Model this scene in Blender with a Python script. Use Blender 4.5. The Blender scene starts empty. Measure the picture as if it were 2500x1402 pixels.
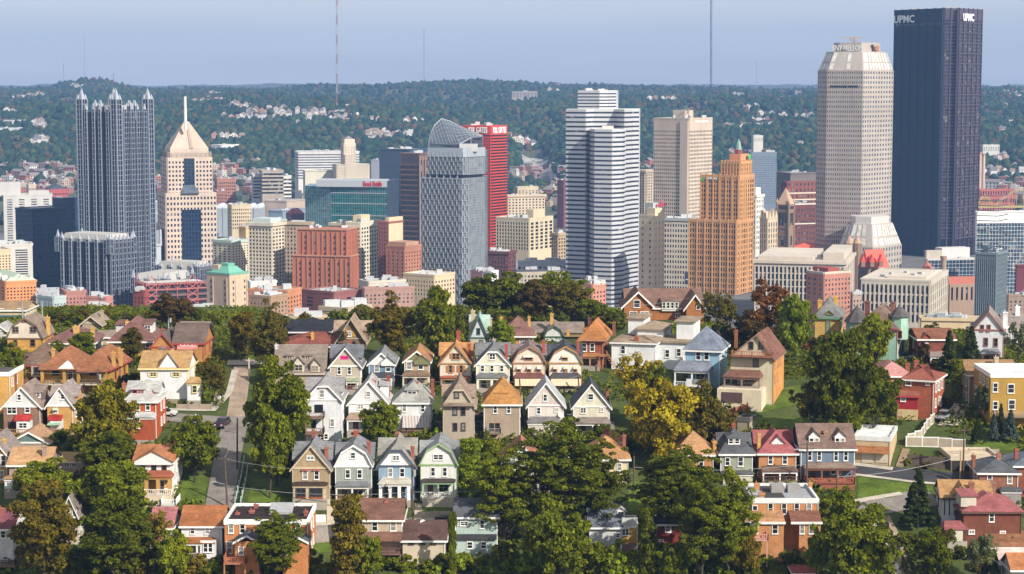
import bpy,math,random
import numpy as np
from mathutils import Vector,Matrix
R=random.Random(7)
SC=bpy.context.scene
COL=SC.collection
F,CX,CY,HOR=4900.0,1250.0,701.0,205.0
CAMZ=184.0
PITCH=math.atan((CY-HOR)/F)
CP,SP=math.cos(PITCH),math.sin(PITCH)
def ray(px,py):
 u=(px-CX)/F;v=(CY-py)/F
 return Vector((u,CP+v*SP,-SP+v*CP))
def at(px,py,Y):
 d=ray(px,py);t=Y/d.y
 return Vector((d.x*t,Y,CAMZ+d.z*t))
def proj(p):
 x,y,z=p[0],p[1],p[2]-CAMZ
 dep=y*CP-z*SP;up=y*SP+z*CP
 return CX+F*x/dep,CY-F*up/dep
def mpp(px,py,Y):return(at(px+1,py,Y)-at(px,py,Y)).x
PYT=[(1700,292),(1500,313),(1402,327),(1300,340),(1220,351),(1150,363),(1080,377),(1010,394),(950,411),(900,429),(860,447),(820,468),(790,490),(772,512)]
TY=[a[1]for a in PYT];TZ=[at(1250,p,y).z for p,y in PYT]
TY+=[530,560,600,680,800,900,5000];TZ+=[TZ[-1]-.4,TZ[-1]-3,TZ[-1]-12,TZ[-1]-45,20,-1,-1]
TY=[-60,150]+TY;TZ=[TZ[0]-22,TZ[0]-12]+TZ
TYa,TZa=np.array(TY),np.array(TZ)
def gz(x,y):
 z=np.interp(y,TYa,TZa)
 z=z-6.5*np.clip((y-452)/50,0,1)*np.clip((x-42)/22,0,1)*np.clip((700-y)/100,0,1)
 z=z-4.5*np.clip((y-462)/40,0,1)*np.clip((x+70)/12,0,1)*np.clip((-30-x)/10,0,1)*np.clip((700-y)/100,0,1)
 return z+0.5*np.sin(x*.06+1.3)*np.sin(y*.05)*np.clip((620-y)/60,0,1)
def ground(px,py):
 lo,hi=250.0,560.0
 for _ in range(40):
  m=(lo+hi)/2;p=at(px,py,m)
  if p.z>gz(p.x,m):lo=m
  else:hi=m
 p=at(px,py,lo);return Vector((p.x,lo,float(gz(p.x,lo))))
MATS={}
def lin(c):return tuple(((x/12.92)if x<=.04045 else((x+.055)/1.055)**2.4)for x in c)
def nodes(name):
 m=bpy.data.materials.new(name);m.use_nodes=True
 nt=m.node_tree;b=nt.nodes['Principled BSDF'];return m,nt,b
def rgba(c):return(c[0],c[1],c[2],1)
def ramp_noise(nt,scale,lo,hi,detail=4,coord='pos',stretch=None):
 n=nt.nodes.new('ShaderNodeTexNoise');n.inputs['Scale'].default_value=scale;n.inputs['Detail'].default_value=detail
 n.inputs['Roughness'].default_value=.65
 if coord=='pos':
  g=nt.nodes.new('ShaderNodeNewGeometry');src=g.outputs['Position']
 else:
  g=nt.nodes.new('ShaderNodeTexCoord');src=g.outputs['Object']
 if stretch:
  mp=nt.nodes.new('ShaderNodeMapping');mp.inputs['Scale'].default_value=stretch
  nt.links.new(src,mp.inputs['Vector']);src=mp.outputs['Vector']
 nt.links.new(src,n.inputs['Vector'])
 r=nt.nodes.new('ShaderNodeMapRange');r.inputs['From Min'].default_value=.3;r.inputs['From Max'].default_value=.7
 r.inputs['To Min'].default_value=lo;r.inputs['To Max'].default_value=hi
 nt.links.new(n.outputs['Fac'],r.inputs['Value']);return r.outputs['Result']
def mul(nt,a,b):
 m=nt.nodes.new('ShaderNodeMath');m.operation='MULTIPLY';nt.links.new(a,m.inputs[0]);nt.links.new(b,m.inputs[1]);return m.outputs[0]
def tint(nt,bsdf,col,fac):
 v=nt.nodes.new('ShaderNodeVectorMath');v.operation='SCALE';v.inputs[0].default_value=col
 nt.links.new(fac,v.inputs['Scale']);nt.links.new(v.outputs[0],bsdf.inputs['Base Color'])
def M_wall(col,rough=.8,far=False):
 """painted / rendered / stone wall with grime; col is linear"""
 k=('wall',col,rough,far)
 if k not in MATS:
  m,nt,b=nodes('wall_paint');s=.02 if far else .35
  f=mul(nt,ramp_noise(nt,s,.86,1.1),ramp_noise(nt,s*9,.92,1.07,stretch=(1,1,.25)))
  tint(nt,b,col,f);b.inputs['Roughness'].default_value=rough;b.inputs['Specular IOR Level'].default_value=.25
  MATS[k]=m
 return MATS[k]
def M_brick(col):
 k=('brick',col)
 if k not in MATS:
  m,nt,b=nodes('brick');f=mul(nt,ramp_noise(nt,.5,.8,1.15),ramp_noise(nt,7,.72,1.25,2,stretch=(.4,.4,1.4)))
  tint(nt,b,col,f);b.inputs['Roughness'].default_value=.9;b.inputs['Specular IOR Level'].default_value=.15;MATS[k]=m
 return MATS[k]
def M_siding(col):
 k=('siding',col)
 if k not in MATS:
  m,nt,b=nodes('siding')
  g=nt.nodes.new('ShaderNodeNewGeometry');w=nt.nodes.new('ShaderNodeTexWave');w.bands_direction='Z';w.wave_profile='SAW'
  w.inputs['Scale'].default_value=.9;nt.links.new(g.outputs['Position'],w.inputs['Vector'])
  r=nt.nodes.new('ShaderNodeMapRange');r.inputs['To Min'].default_value=.9;r.inputs['To Max'].default_value=1.03;nt.links.new(w.outputs['Fac'],r.inputs['Value'])
  bp=nt.nodes.new('ShaderNodeBump');bp.inputs['Strength'].default_value=.35;bp.inputs['Distance'].default_value=.04
  nt.links.new(w.outputs['Fac'],bp.inputs['Height']);nt.links.new(bp.outputs[0],b.inputs['Normal'])
  f=mul(nt,mul(nt,r.outputs['Result'],ramp_noise(nt,.3,.78,1.04)),ramp_noise(nt,2.5,.86,1.05,stretch=(1,1,.15)))
  tint(nt,b,col,f);b.inputs['Roughness'].default_value=.55;b.inputs['Specular IOR Level'].default_value=.3;MATS[k]=m
 return MATS[k]
def M_roof(col,var=.28):
 k=('roof',col)
 if k not in MATS:
  m,nt,b=nodes('shingle')
  f=mul(nt,ramp_noise(nt,.35,.7,1.2),ramp_noise(nt,3.2,1-var,1+var,5,stretch=(.5,.8,1.6)))
  f=mul(nt,f,ramp_noise(nt,1.3,.85,1.12,2,stretch=(.25,.25,2.2)))
  tint(nt,b,col,f);b.inputs['Roughness'].default_value=.92;b.inputs['Specular IOR Level'].default_value=.12;MATS[k]=m
 return MATS[k]
def M_glass(col,rough=.12,var=.5,spec=.5,blind=.25,cell=3.0):
 """window glass seen from outside: dark interior, some blinds; varies per object and per 3 m cell"""
 k=('glass',col,rough,var,spec,blind)
 if k not in MATS:
  m,nt,b=nodes('window_glass')
  oi=nt.nodes.new('ShaderNodeObjectInfo');g=nt.nodes.new('ShaderNodeNewGeometry')
  sn=nt.nodes.new('ShaderNodeVectorMath');sn.operation='SNAP';sn.inputs[1].default_value=(cell,cell,cell)
  nt.links.new(g.outputs['Position'],sn.inputs[0])
  wn=nt.nodes.new('ShaderNodeTexWhiteNoise');wn.noise_dimensions='4D';nt.links.new(sn.outputs[0],wn.inputs['Vector']);nt.links.new(oi.outputs['Random'],wn.inputs['W'])
  r=nt.nodes.new('ShaderNodeMapRange');r.inputs['To Min'].default_value=1-var;r.inputs['To Max'].default_value=1+var;nt.links.new(wn.outputs['Value'],r.inputs['Value'])
  v=nt.nodes.new('ShaderNodeVectorMath');v.operation='SCALE';v.inputs[0].default_value=col;nt.links.new(r.outputs['Result'],v.inputs['Scale'])
  th=nt.nodes.new('ShaderNodeMath');th.operation='LESS_THAN';th.inputs[1].default_value=blind
  sp=nt.nodes.new('ShaderNodeSeparateColor');nt.links.new(wn.outputs['Color'],sp.inputs[0]);nt.links.new(sp.outputs['Green'],th.inputs[0])
  mx=nt.nodes.new('ShaderNodeMix');mx.data_type='RGBA';nt.links.new(th.outputs[0],mx.inputs['Factor']);nt.links.new(v.outputs[0],mx.inputs['A'])
  mx.inputs['B'].default_value=(.2,.19,.17,1)
  nt.links.new(mx.outputs['Result'],b.inputs['Base Color']);b.inputs['Roughness'].default_value=rough;b.inputs['Specular IOR Level'].default_value=spec
  MATS[k]=m
 return MATS[k]
def M_plain(col,rough=.6,metal=0.,name='paint'):
 k=(name,col,rough,metal)
 if k not in MATS:
  m,nt,b=nodes(name);f=ramp_noise(nt,1.2,.85,1.12);tint(nt,b,col,f)
  b.inputs['Roughness'].default_value=rough;b.inputs['Metallic'].default_value=metal;MATS[k]=m
 return MATS[k]
def M_leaf(c1,c2,trans=.33):
 k=('leaf',c1,c2)
 if k not in MATS:
  m,nt,b=nodes('leaves');out=nt.nodes['Material Output']
  oi=nt.nodes.new('ShaderNodeObjectInfo');g=nt.nodes.new('ShaderNodeNewGeometry')
  n=nt.nodes.new('ShaderNodeTexNoise');n.inputs['Scale'].default_value=.55;n.inputs['Detail'].default_value=3;nt.links.new(g.outputs['Position'],n.inputs['Vector'])
  wn=nt.nodes.new('ShaderNodeMath');wn.operation='MULTIPLY_ADD';nt.links.new(g.outputs['Random Per Island'],wn.inputs[0]);wn.inputs[1].default_value=.5;nt.links.new(n.outputs['Fac'],wn.inputs[2])
  r=nt.nodes.new('ShaderNodeMapRange');r.inputs['From Min'].default_value=.45;r.inputs['From Max'].default_value=1.05;nt.links.new(wn.outputs[0],r.inputs['Value'])
  mx=nt.nodes.new('ShaderNodeMix');mx.data_type='RGBA';mx.inputs['A'].default_value=rgba(c1);mx.inputs['B'].default_value=rgba(c2);nt.links.new(r.outputs['Result'],mx.inputs['Factor'])
  hs=nt.nodes.new('ShaderNodeHueSaturation');nt.links.new(mx.outputs['Result'],hs.inputs['Color'])
  rr=nt.nodes.new('ShaderNodeMapRange');rr.inputs['To Min'].default_value=.8;rr.inputs['To Max'].default_value=1.2;nt.links.new(oi.outputs['Random'],rr.inputs['Value']);nt.links.new(rr.outputs['Result'],hs.inputs['Value'])
  nt.links.new(hs.outputs['Color'],b.inputs['Base Color']);b.inputs['Roughness'].default_value=.7;b.inputs['Specular IOR Level'].default_value=.06
  t=nt.nodes.new('ShaderNodeBsdfTranslucent');nt.links.new(hs.outputs['Color'],t.inputs['Color'])
  ms=nt.nodes.new('ShaderNodeMixShader');ms.inputs[0].default_value=trans;nt.links.new(b.outputs[0],ms.inputs[1]);nt.links.new(t.outputs[0],ms.inputs[2])
  nt.links.new(ms.outputs[0],out.inputs['Surface']);MATS[k]=m
 return MATS[k]
class MB:
 def __init__(s):s.v=[];s.f=[];s.m=[];s.mi=0
 def face(s,pts):
  i=len(s.v);s.v+=[tuple(p)for p in pts];s.f.append(tuple(range(i,i+len(pts))));s.m.append(s.mi)
 def idx(s,vs,fs):
  i=len(s.v);s.v+=[tuple(p)for p in vs]
  for f in fs:s.f.append(tuple(i+k for k in f));s.m.append(s.mi)
 def hexa(s,p):
  s.idx(p,[(3,2,1,0),(4,5,6,7),(0,1,5,4),(1,2,6,5),(2,3,7,6),(3,0,4,7)])
 def box(s,x0,y0,z0,x1,y1,z1):
  s.hexa([(x0,y0,z0),(x1,y0,z0),(x1,y1,z0),(x0,y1,z0),(x0,y0,z1),(x1,y0,z1),(x1,y1,z1),(x0,y1,z1)])
 def prism(s,poly,z0,z1,top=None):
  """vertical prism over plan polygon (ccw); top: other plan polygon for the upper end"""
  n=len(poly);t=top or poly
  vs=[(p[0],p[1],z0)for p in poly]+[(p[0],p[1],z1)for p in t]
  s.idx(vs,[tuple(range(n-1,-1,-1)),tuple(range(n,2*n))]+[(i,(i+1)%n,n+(i+1)%n,n+i)for i in range(n)])
 def cone(s,poly,z0,apex):
  n=len(poly);s.idx([(p[0],p[1],z0)for p in poly]+[apex],[tuple(range(n-1,-1,-1))]+[(i,(i+1)%n,n)for i in range(n)])
 def tube(s,a,b,r0,r1=None,n=6):
  a,b=Vector(a),Vector(b);d=(b-a).normalized();r1=r0 if r1 is None else r1
  u=d.orthogonal().normalized();w=d.cross(u)
  ring=lambda c,r:[c+(u*math.cos(2*math.pi*k/n)+w*math.sin(2*math.pi*k/n))*r for k in range(n)]
  s.idx(ring(a,r0)+ring(b,r1),[tuple(range(n-1,-1,-1)),tuple(range(n,2*n))]+[(i,(i+1)%n,n+(i+1)%n,n+i)for i in range(n)])
 def shell(s,vs,fs,t):
  """solid of thickness t (downwards) from top polygons given as vertex indices"""
  n=len(vs);V=[tuple(p)for p in vs];V+=[(p[0],p[1],p[2]-t)for p in V]
  cnt={}
  for f in fs:
   for a,b in zip(f,f[1:]+f[:1]):cnt[(a,b)]=1
  F_=[tuple(f)for f in fs]+[tuple(n+i for i in reversed(f))for f in fs]
  for(a,b)in cnt:
   if(b,a)not in cnt:F_.append((b,a,n+a,n+b))
  s.idx(V,F_)
 def build(s,name,mats,parent=None,loc=None,smooth=False):
  me=bpy.data.meshes.new(name);off=Vector(parent.location)if parent is not None and loc is None else Vector(loc or(0,0,0))
  if parent is not None and parent.parent is not None:off=off+Vector(parent.parent.location)
  me.from_pydata([(v[0]-off[0],v[1]-off[1],v[2]-off[2])for v in s.v],[],s.f)
  for m in(mats if isinstance(mats,(list,tuple))else[mats]):me.materials.append(m)
  if any(s.m):me.polygons.foreach_set('material_index',s.m)
  if smooth:me.polygons.foreach_set('use_smooth',[True]*len(me.polygons))
  o=bpy.data.objects.new(name,me);COL.objects.link(o)
  if parent is not None:o.parent=parent
  elif loc is not None:o.location=off
  return o
def tag(o,label=None,cat=None,group=None,kind=None):
 if label:o['label']=label
 if cat:o['category']=cat
 if group:o['group']=group
 if kind:o['kind']=kind
 return o
def empty(name,loc,label,cat,group=None):
 o=bpy.data.objects.new(name,None);COL.objects.link(o);o.location=loc;o.empty_display_size=.1
 return tag(o,label,cat,group)
UNIT={}
def unit_box(mat,name):
 k=(mat.name,name)
 if k not in UNIT:
  b=MB();b.box(-.5,-.5,-.5,.5,.5,.5);me=bpy.data.meshes.new(name)
  me.from_pydata(b.v,[],b.f);me.materials.append(mat);UNIT[k]=me
 return UNIT[k]
def put_box(name,mat,parent,c,w,d,h,rz):
 o=bpy.data.objects.new(name,unit_box(mat,name));COL.objects.link(o);o.parent=parent
 o.location=Vector(c)-parent.location;o.scale=(w,d,h);o.rotation_euler=(0,0,rz);return o
def text_mesh(txt,h,mat,name,parent,origin,rz,depth=.25,width=None,bold=0.0):
 """raised lettering standing upright on a wall: origin lower left, runs along direction rz"""
 cu=bpy.data.curves.new(name,'FONT');cu.body=txt;cu.size=1;cu.extrude=.02;cu.offset=bold;cu.resolution_u=2
 o=bpy.data.objects.new(name,cu);COL.objects.link(o)
 dg=bpy.context.evaluated_depsgraph_get();me=bpy.data.meshes.new_from_object(o.evaluated_get(dg))
 bpy.data.objects.remove(o);bpy.data.curves.remove(cu)
 co=np.empty(len(me.vertices)*3,np.float32);me.vertices.foreach_get('co',co);co=co.reshape(-1,3)
 co[:,0]-=co[:,0].min();co[:,1]-=co[:,1].min()
 sy=h/co[:,1].max();sx=(width/co[:,0].max())if width else sy
 out=np.stack([co[:,0]*sx,np.where(co[:,2]>0,-depth,0),co[:,1]*sy],1)
 c,s_=math.cos(rz),math.sin(rz);out=np.stack([out[:,0]*c-out[:,1]*s_,out[:,0]*s_+out[:,1]*c,out[:,2]],1)
 me.vertices.foreach_set('co',out.astype(np.float32).ravel());me.materials.clear();me.materials.append(mat);me.update()
 o=bpy.data.objects.new(name,me);COL.objects.link(o);o.parent=parent;o.location=Vector(origin)-parent.location
 return o
def obox(mb,A,t,n,u0,u1,d0,d1,z0,z1):
 """box on a facade: along tangent t from A, out along n"""
 P=lambda u,d,z:(A[0]+t[0]*u+n[0]*d,A[1]+t[1]*u+n[1]*d,z)
 mb.hexa([P(u0,d1,z0),P(u1,d1,z0),P(u1,d0,z0),P(u0,d0,z0),P(u0,d1,z1),P(u1,d1,z1),P(u1,d0,z1),P(u0,d0,z1)])
def seg(A,B):
 t=Vector((B[0]-A[0],B[1]-A[1]));L=t.length;t/=L;return t,Vector((t.y,-t.x)),L
def hit(C,t,px,py):
 """distance along t from C at which the vertical line projects to px"""
 d=ray(px,py);r=d.x/d.y
 return(r*C[1]-C[0])/(t[0]-r*t[1])
class Tower:
 def __init__(s,name,label,cat,px,Y,group=None):
  p=at(px,600,Y);s.o=empty(name,(p.x,Y,0),label,cat,group);s.parts={};s.wins=[];s.sub=[]
 def part(s,name,mat):
  k=(name,mat.name)
  if k not in s.parts:s.parts[k]=(MB(),mat)
  return s.parts[k][0]
 def chain_box(s,xl,xc,xr,yt,Y,th):
  th=math.radians(th);t1=Vector((math.cos(th),-math.sin(th)));t2=Vector((math.sin(th),math.cos(th)))
  C=Vector((at(xc,yt,Y).x,Y));ch=[]
  w1=-hit(C,t1,xl,yt)if xl<xc-.5 else 0
  w2=hit(C,t2,xr,yt)if xr>xc+.5 else 0
  if w1==0:w1=w2*.6;A=C-t1*w1;B=C+t2*w2;return[C,B],[B-t1*w1,A]
  if w2==0:w2=w1*.6;A=C-t1*w1;return[A,C],[C+t2*w2,A+t2*w2]
  w1,w2=min(w1,70),min(w2,90)
  A=C-t1*w1;B=C+t2*w2
  return[A,C,B],[A+t2*w2]
 def chain_px(s,pts,yt,back):
  ch=[Vector((at(px,yt,Y).x,Y))for px,Y in pts]
  return ch,[ch[-1]+Vector((0,back)),ch[0]+Vector((0,back))]
 def newpart(s,name,mat):
  s.parts[(name,mat.name,len(s.parts))]=(MB(),mat);return list(s.parts.values())[-1][0]
 def z(s,px,py,Y):return at(px,py,Y).z
 def block(s,ch,bk,z0,z1,wall,style='plain',cols=(),rows=10,fz=None,tz=None,pw=.4,ph=.4,dep=.5,glass=None,wname='wall',line=.3,skip=()):
  """ch: visible plan chain left to right; bk: points closing it behind; facade between fz and tz"""
  W=s.newpart(wname,wall);poly=list(ch)+list(bk)
  fz=z0 if fz is None else fz;tz=z1 if tz is None else tz
  if style=='curtain':
   G=s.part('glass_wall',glass);G.prism(poly,z0,z1)
  else:W.prism(poly,z0,z1)
  if style=='plain':return
  rz=[]
  for k,(A,B)in enumerate(zip(ch[:-1],ch[1:])):
   t,n,L=seg(A,B);c=cols[k]if k<len(cols)else cols[-1]
   if c==0:continue
   cw=L/c;chh=(tz-fz)/rows;ang=math.atan2(t.y,t.x)
   if style=='punch':
    for i in range(c+1):
     e=.5 if 0<i<c else(.0 if i==0 else 1)
     hw=cw*pw/2
     obox(W,A,t,n,max(0,i*cw-hw),min(L,i*cw+hw),-.2,dep+.06,z0,z1-.05)
    for j in range(rows+1):
     zc=fz+j*chh;hh=chh*ph/2
     obox(W,A,t,n,.02,L-.02,-.2,dep,zc-hh if j else z0+.03,zc+hh if j<rows else z1)
    for i in range(c):
     for j in range(rows):
      if(k,i,j)in skip:continue
      u=(i+.5)*cw;zc=fz+(j+.5)*chh
      p=A+t*u+n*(dep*.2)
      s.wins.append((Vector((p.x,p.y,zc)),cw*(1-pw)-.04,dep*.4+.2,chh*(1-ph)-.04,ang,glass))
   elif style=='pier':
    for i in range(c+1):
     hw=cw*pw/2
     obox(W,A,t,n,max(0,i*cw-hw),min(L,i*cw+hw),-.2,dep+.06,z0,z1-.05)
    obox(W,A,t,n,.02,L-.02,-.2,dep,tz,z1);obox(W,A,t,n,.02,L-.02,-.2,dep,z0,fz)
    Gs=s.part('spandrel',wall)
    for j in range(1,rows):obox(W,A,t,n,.02,L-.02,-.2,dep*.35,fz+j*chh-chh*ph/2,fz+j*chh+chh*ph/2)
    for i in range(c):
     p=A+t*((i+.5)*cw)+n*(dep*.1)
     for j in range(rows):
      zc=fz+(j+.5)*chh
      s.wins.append((Vector((p.x,p.y,zc)),cw*(1-pw)-.04,dep*.3,chh*(1-ph)-.04,ang,glass))
   elif style=='curtain':
    for i in range(c+1):obox(W,A,t,n,max(0,i*cw-line/2),min(L,i*cw+line/2),-.1,.28,z0,z1-.1)
    for j in range(rows+1):
     zc=fz+j*chh;obox(W,A,t,n,.05,L-.05,-.1,.2,zc-line/2,zc+line/2)
   elif style=='band':
    for j in range(rows):
     za=fz+j*chh+chh*ph;zb=fz+(j+1)*chh
     key=('band',j)
     s.sub.append((key,A,t,n,L,za,zb,glass))
     obox(W,A,t,n,0,L,-.1,dep,fz+j*chh if j else z0,za)
    obox(W,A,t,n,0,L,-.1,dep,tz,z1)
 def roof_units(s,ch,bk,z,n,mat,seed=0,hmax=3.5):
  r=random.Random(seed+17);poly=list(ch)+list(bk);c=sum(poly,Vector((0,0)))/len(poly)
  t,nn,L=seg(ch[0],ch[-1])
  for k in range(n):
   a,b=r.choice(poly),r.choice(poly);w1,w2=r.uniform(.1,.6),r.uniform(.05,.4)
   p=c+(a-c)*w1+(b-c)*w2*.5;w,d,h=r.uniform(2,6),r.uniform(2,5),r.uniform(1.2,hmax)
   put_box('rooftop_unit',mat,s.o,(p.x,p.y,z+h/2-.05),w,d,h,math.atan2(t.y,t.x))
 def done(s,maxwin=100):
  for kk,(mb,mat)in s.parts.items():
   if mb.f:
    ob=mb.build(kk[0],mat,s.o)
    if kk[0]=='panel_trim':tag(ob,kind='stuff')
  if s.sub:
   keys=[]
   for e in s.sub:
    if e[0]not in keys:keys.append(e[0])
   for k in keys:
    mb=MB()
    for e in s.sub:
     if e[0]==k:_,A,t,n,L,za,zb,g=e;obox(mb,A,t,n,.1,L-.1,-.1,.22,za-.02,zb+.02)
    mb.build('window_band',g,s.o)
  if s.wins:
   s.wins.sort(key=lambda w:(-w[0].z,w[0].x));big=s.wins[:maxwin];rest=s.wins[maxwin:]
   for c,w,d,h,a,g in big:put_box('window',g,s.o,c,w,d,h,a)
   if rest:
    mb=MB();gm=rest[0][5]
    for c,w,d,h,a,g in rest:
     t=Vector((math.cos(a),math.sin(a)));n=Vector((t.y,-t.x));obox(mb,c,t,n,-w/2,w/2,-d/2,d/2,c.z-h/2,c.z+h/2)
    tag(mb.build('windows',gm,s.o),kind='stuff')
  return s.o
GL_DARK=M_glass((.012,.016,.024),.15,.6,.5,.1)
GL_OFF=M_glass((.03,.04,.055),.12,.6,.5,.22)
GL_BLUE=M_glass((.008,.02,.045),.1,.35,.6,.0)
GL_NAVY=M_glass((.006,.011,.030),.25,.3,.3,.0)
GL_TEAL=M_glass((.006,.085,.085),.1,.5,.6,.0)
GL_MINT=M_glass((.05,.2,.18),.12,.5,.6,.0)
GL_SAIL=M_glass((.07,.09,.115),.2,.25,.6,.0)
LIME,CREAM,TAN,WHITEW=(.46,.41,.34),(.56,.48,.33),(.40,.31,.21),(.62,.62,.60)
UNITM=M_plain((.42,.43,.44),.6,0,'sheet_metal');ROOFGREY=M_plain((.30,.29,.28),.9,0,'roof_felt');ROOFW=M_plain((.6,.59,.56),.85,0,'roof_coating')
def simple(name,label,xl,xc,xr,yt,Y,th,wall,style='punch',cols=(8,5),rows=None,fh=4.0,pw=.45,ph=.45,dep=.5,glass=None,yb=None,cat='office building',units=3,cornice=0,topm=3.0,roof=ROOFGREY,maxwin=100,cap=None,group=None):
 T=Tower(name,label,cat,xc,Y,group);ch,bk=T.chain_box(xl,xc,xr,yt,Y,th);z1=T.z(xc,yt,Y)
 zb=max(0,T.z(xc,yb,Y))if yb else 0
 tz=z1-topm;rows=rows or max(1,int((tz-zb)/fh))
 if style=='plain':T.block(ch,bk,-2,z1,wall)
 else:T.block(ch,bk,-2,z1,wall,style,cols,rows,zb,tz,pw,ph,dep,glass or GL_OFF)
 poly=list(ch)+list(bk);c=sum(poly,Vector((0,0)))/len(poly)
 ins=[c+(p-c)*.96 for p in poly]
 T.part('roof',roof).prism(ins,z1-.5,z1+.25)
 W=T.part('cornice'if cornice else 'parapet',cap or wall)
 for A,B in zip(poly,poly[1:]+poly[:1]):
  t,n,L=seg(A,B);e=cornice or .12
  obox(W,A,t,n,-e if cornice else 0,L+(e if cornice else 0),-.8,dep+.1+e,z1-(1.4 if cornice else .6),z1+.9)
 T.roof_units(ch,bk,z1,units,UNITM,int(xl))
 return T,ch,bk,z1
def add_box(T,name,mat,xl,xc,xr,yt,yb,Y,th,**kw):
 ch,bk=T.chain_box(xl,xc,xr,yt,Y,th);z0=T.z(xc,yb,Y);z1=T.z(xc,yt,Y)
 T.block(ch,bk,z0,z1,mat,wname=name,**kw);return ch,bk,z0,z1
SILV=M_plain((.27,.30,.35),.45,.3,'aluminium');SILW=M_plain((.36,.38,.42),.5,.1,'pale_metal')
def turret(T,c,w,z0,z1,zt,ang,pinn=True):
 """square glass corner turret with a steep pyramid and four pinnacles"""
 ca,sa=math.cos(ang),math.sin(ang)
 q=lambda cx,cy,h:[(cx+(a*ca-b*sa)*h,cy+(a*sa+b*ca)*h)for a,b in((-1,-1),(1,-1),(1,1),(-1,1))]
 G=T.newpart('turret_glass',GL_NAVY);S=T.newpart('turret_frame',SILV);P=T.newpart('spire',SILW)
 G.prism(q(c.x,c.y,w/2),z0,z1)
 n=max(2,int((z1-z0)/4))
 for a,b in((-1,-1),(1,-1),(1,1),(-1,1)):
  x=c.x+(a*ca-b*sa)*w/2;y=c.y+(a*sa+b*ca)*w/2
  S.prism(q(x,y,w*.09),z0,z1)
  if pinn:P.cone(q(c.x+(a*ca-b*sa)*w*.36,c.y+(a*sa+b*ca)*w*.36,w*.17),z1,(c.x+(a*ca-b*sa)*w*.36,c.y+(a*sa+b*ca)*w*.36,z1+(zt-z1)*.5))
 for a,b in((0,-1),(1,0),(-1,0)):
  S.prism(q(c.x+(a*ca-b*sa)*w/2,c.y+(a*sa+b*ca)*w/2,w*.05),z0,z1)
 for k in range(n+1):
  zz=z0+(z1-z0)*k/n;S.prism(q(c.x,c.y,w/2+.12),zz-.25,zz+.25)
 P.cone(q(c.x,c.y,w*.38),z1,(c.x,c.y,zt))
def glasscastle(name,label,xl,xc,xr,yt,Y,th,cl,cr,fh,turs,zt_px,ribs,mini=True):
 T=Tower(name,label,'skyscraper'if yt<400 else 'office building',xc,Y);ch,bk=T.chain_box(xl,xc,xr,yt,Y,th);z1=T.z(xc,yt,Y)
 rows=int(z1/fh);T.block(ch[:2],[ch[2]]+bk,-2,z1,M_plain((.09,.11,.15),.4,.4,'shaded_mullion'),'curtain',(cl,),rows,0,z1,glass=GL_NAVY,line=.2,wname='shaded_mullion');T.block(ch[1:],bk+[ch[0]],-2,z1-.01,SILV,'curtain',(cr,),rows,0,z1-.01,glass=GL_NAVY,line=.3,wname='mullion')  # left-face mullions carry that side's shade in a darker colour than the right
 ang=-math.radians(th);m=mpp(xc,yt,Y)
 for k,(A,B)in enumerate(zip(ch[:-1],ch[1:])):
  t,n,L=seg(A,B)
  for u in ribs:
   p=A+t*(L*u)+n*.3;S=T.part('pier',SILV);G=T.part('pier_glass',GL_NAVY)
   obox(G,p,t,n,-1.1,1.1,-.5,.6,0,z1+2)
   for du in(-1.2,1.2):obox(S,p,t,n,du-.22,du+.22,-.5,.85,0,z1+2)
   for j in range(rows+1):obox(S,p,t,n,-1.1,1.1,-.4,.72,z1*j/rows-.3,z1*j/rows+.3)
   q=p+n*.1;T.newpart('spire',SILW).cone([(q+t*a+n*b)for a,b in((-1.2,.7),(1.2,.7),(1.2,-1.5),(-1.2,-1.5))],z1+2,(q.x,q.y,z1+7))
 return T,ch,bk,z1,ang,m
T,ch,bk,z1,ang,m=glasscastle('glass_tower','tall dark glass tower with silver mullions and spiky turrets at its corners',190,284,371,274,1620,31,24,22,4.2,None,0,(.22,.42,.58,.78))
poly=ch+bk;w=18*m
for p,f in((ch[0],1),(ch[1],1),(ch[2],1),(bk[0],1)):
 c=sum(poly,Vector((0,0)))/4;q=p+(c-p).normalized()*w*.55
 turret(T,q,w,0,T.z(284,243,1620),T.z(284,214,1620),ang)
for A,B in((ch[0],ch[1]),(ch[1],ch[2]),(ch[2],bk[0]),(bk[0],ch[0])):
 t,n,L=seg(A,B)
 for u in(.43,.57):turret(T,A+t*L*u-n*1.8,3.4,z1-6,T.z(284,260,1620),T.z(284,244,1620),ang)
ins=[sum(poly,Vector((0,0)))/4+(p-sum(poly,Vector((0,0)))/4)*.55 for p in poly];T.part('penthouse',M_wall((.55,.5,.42))).prism(ins,z1-1,z1+5)
T.done()
def lowcastle(label,xl,xc,xr,yt,yb,Y,th,cl,cr,nr,roofy=None):
 T,ch,bk,z1,ang,m=glasscastle('glass_annex',label,xl,xc,xr,yt,Y,th,cl,cr,4.2,None,0,[(i+.5)/nr for i in range(nr)])
 for p in ch+bk:turret(T,p,3.2,z1-8,z1+3,z1+9,ang,False)
 c=sum(ch+bk,Vector((0,0)))/4;o=[c+(p-c)*.97 for p in ch+bk];i=[c+(p-c)*.8 for p in ch+bk]
 T.part('roof',M_plain((.40,.385,.35),.8,0,'roof_panel')).prism(o,z1,z1+6,i);T.done()
lowcastle('low broad dark glass block with spired piers and pale sloped roof',142,268,326,594,750,1500,31,20,12,6)
lowcastle('small spired glass annex behind the red steel parking structure',326,400,470,690,740,1480,20,8,7,3)
lowcastle('long low spired glass annex below the pointed beige tower',380,480,520,660,700,1640,24,10,4,4)
PK=M_wall((.50,.405,.33),.75,True);GL5=M_glass((.012,.018,.035),.15,.5,.5,.06)
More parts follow.
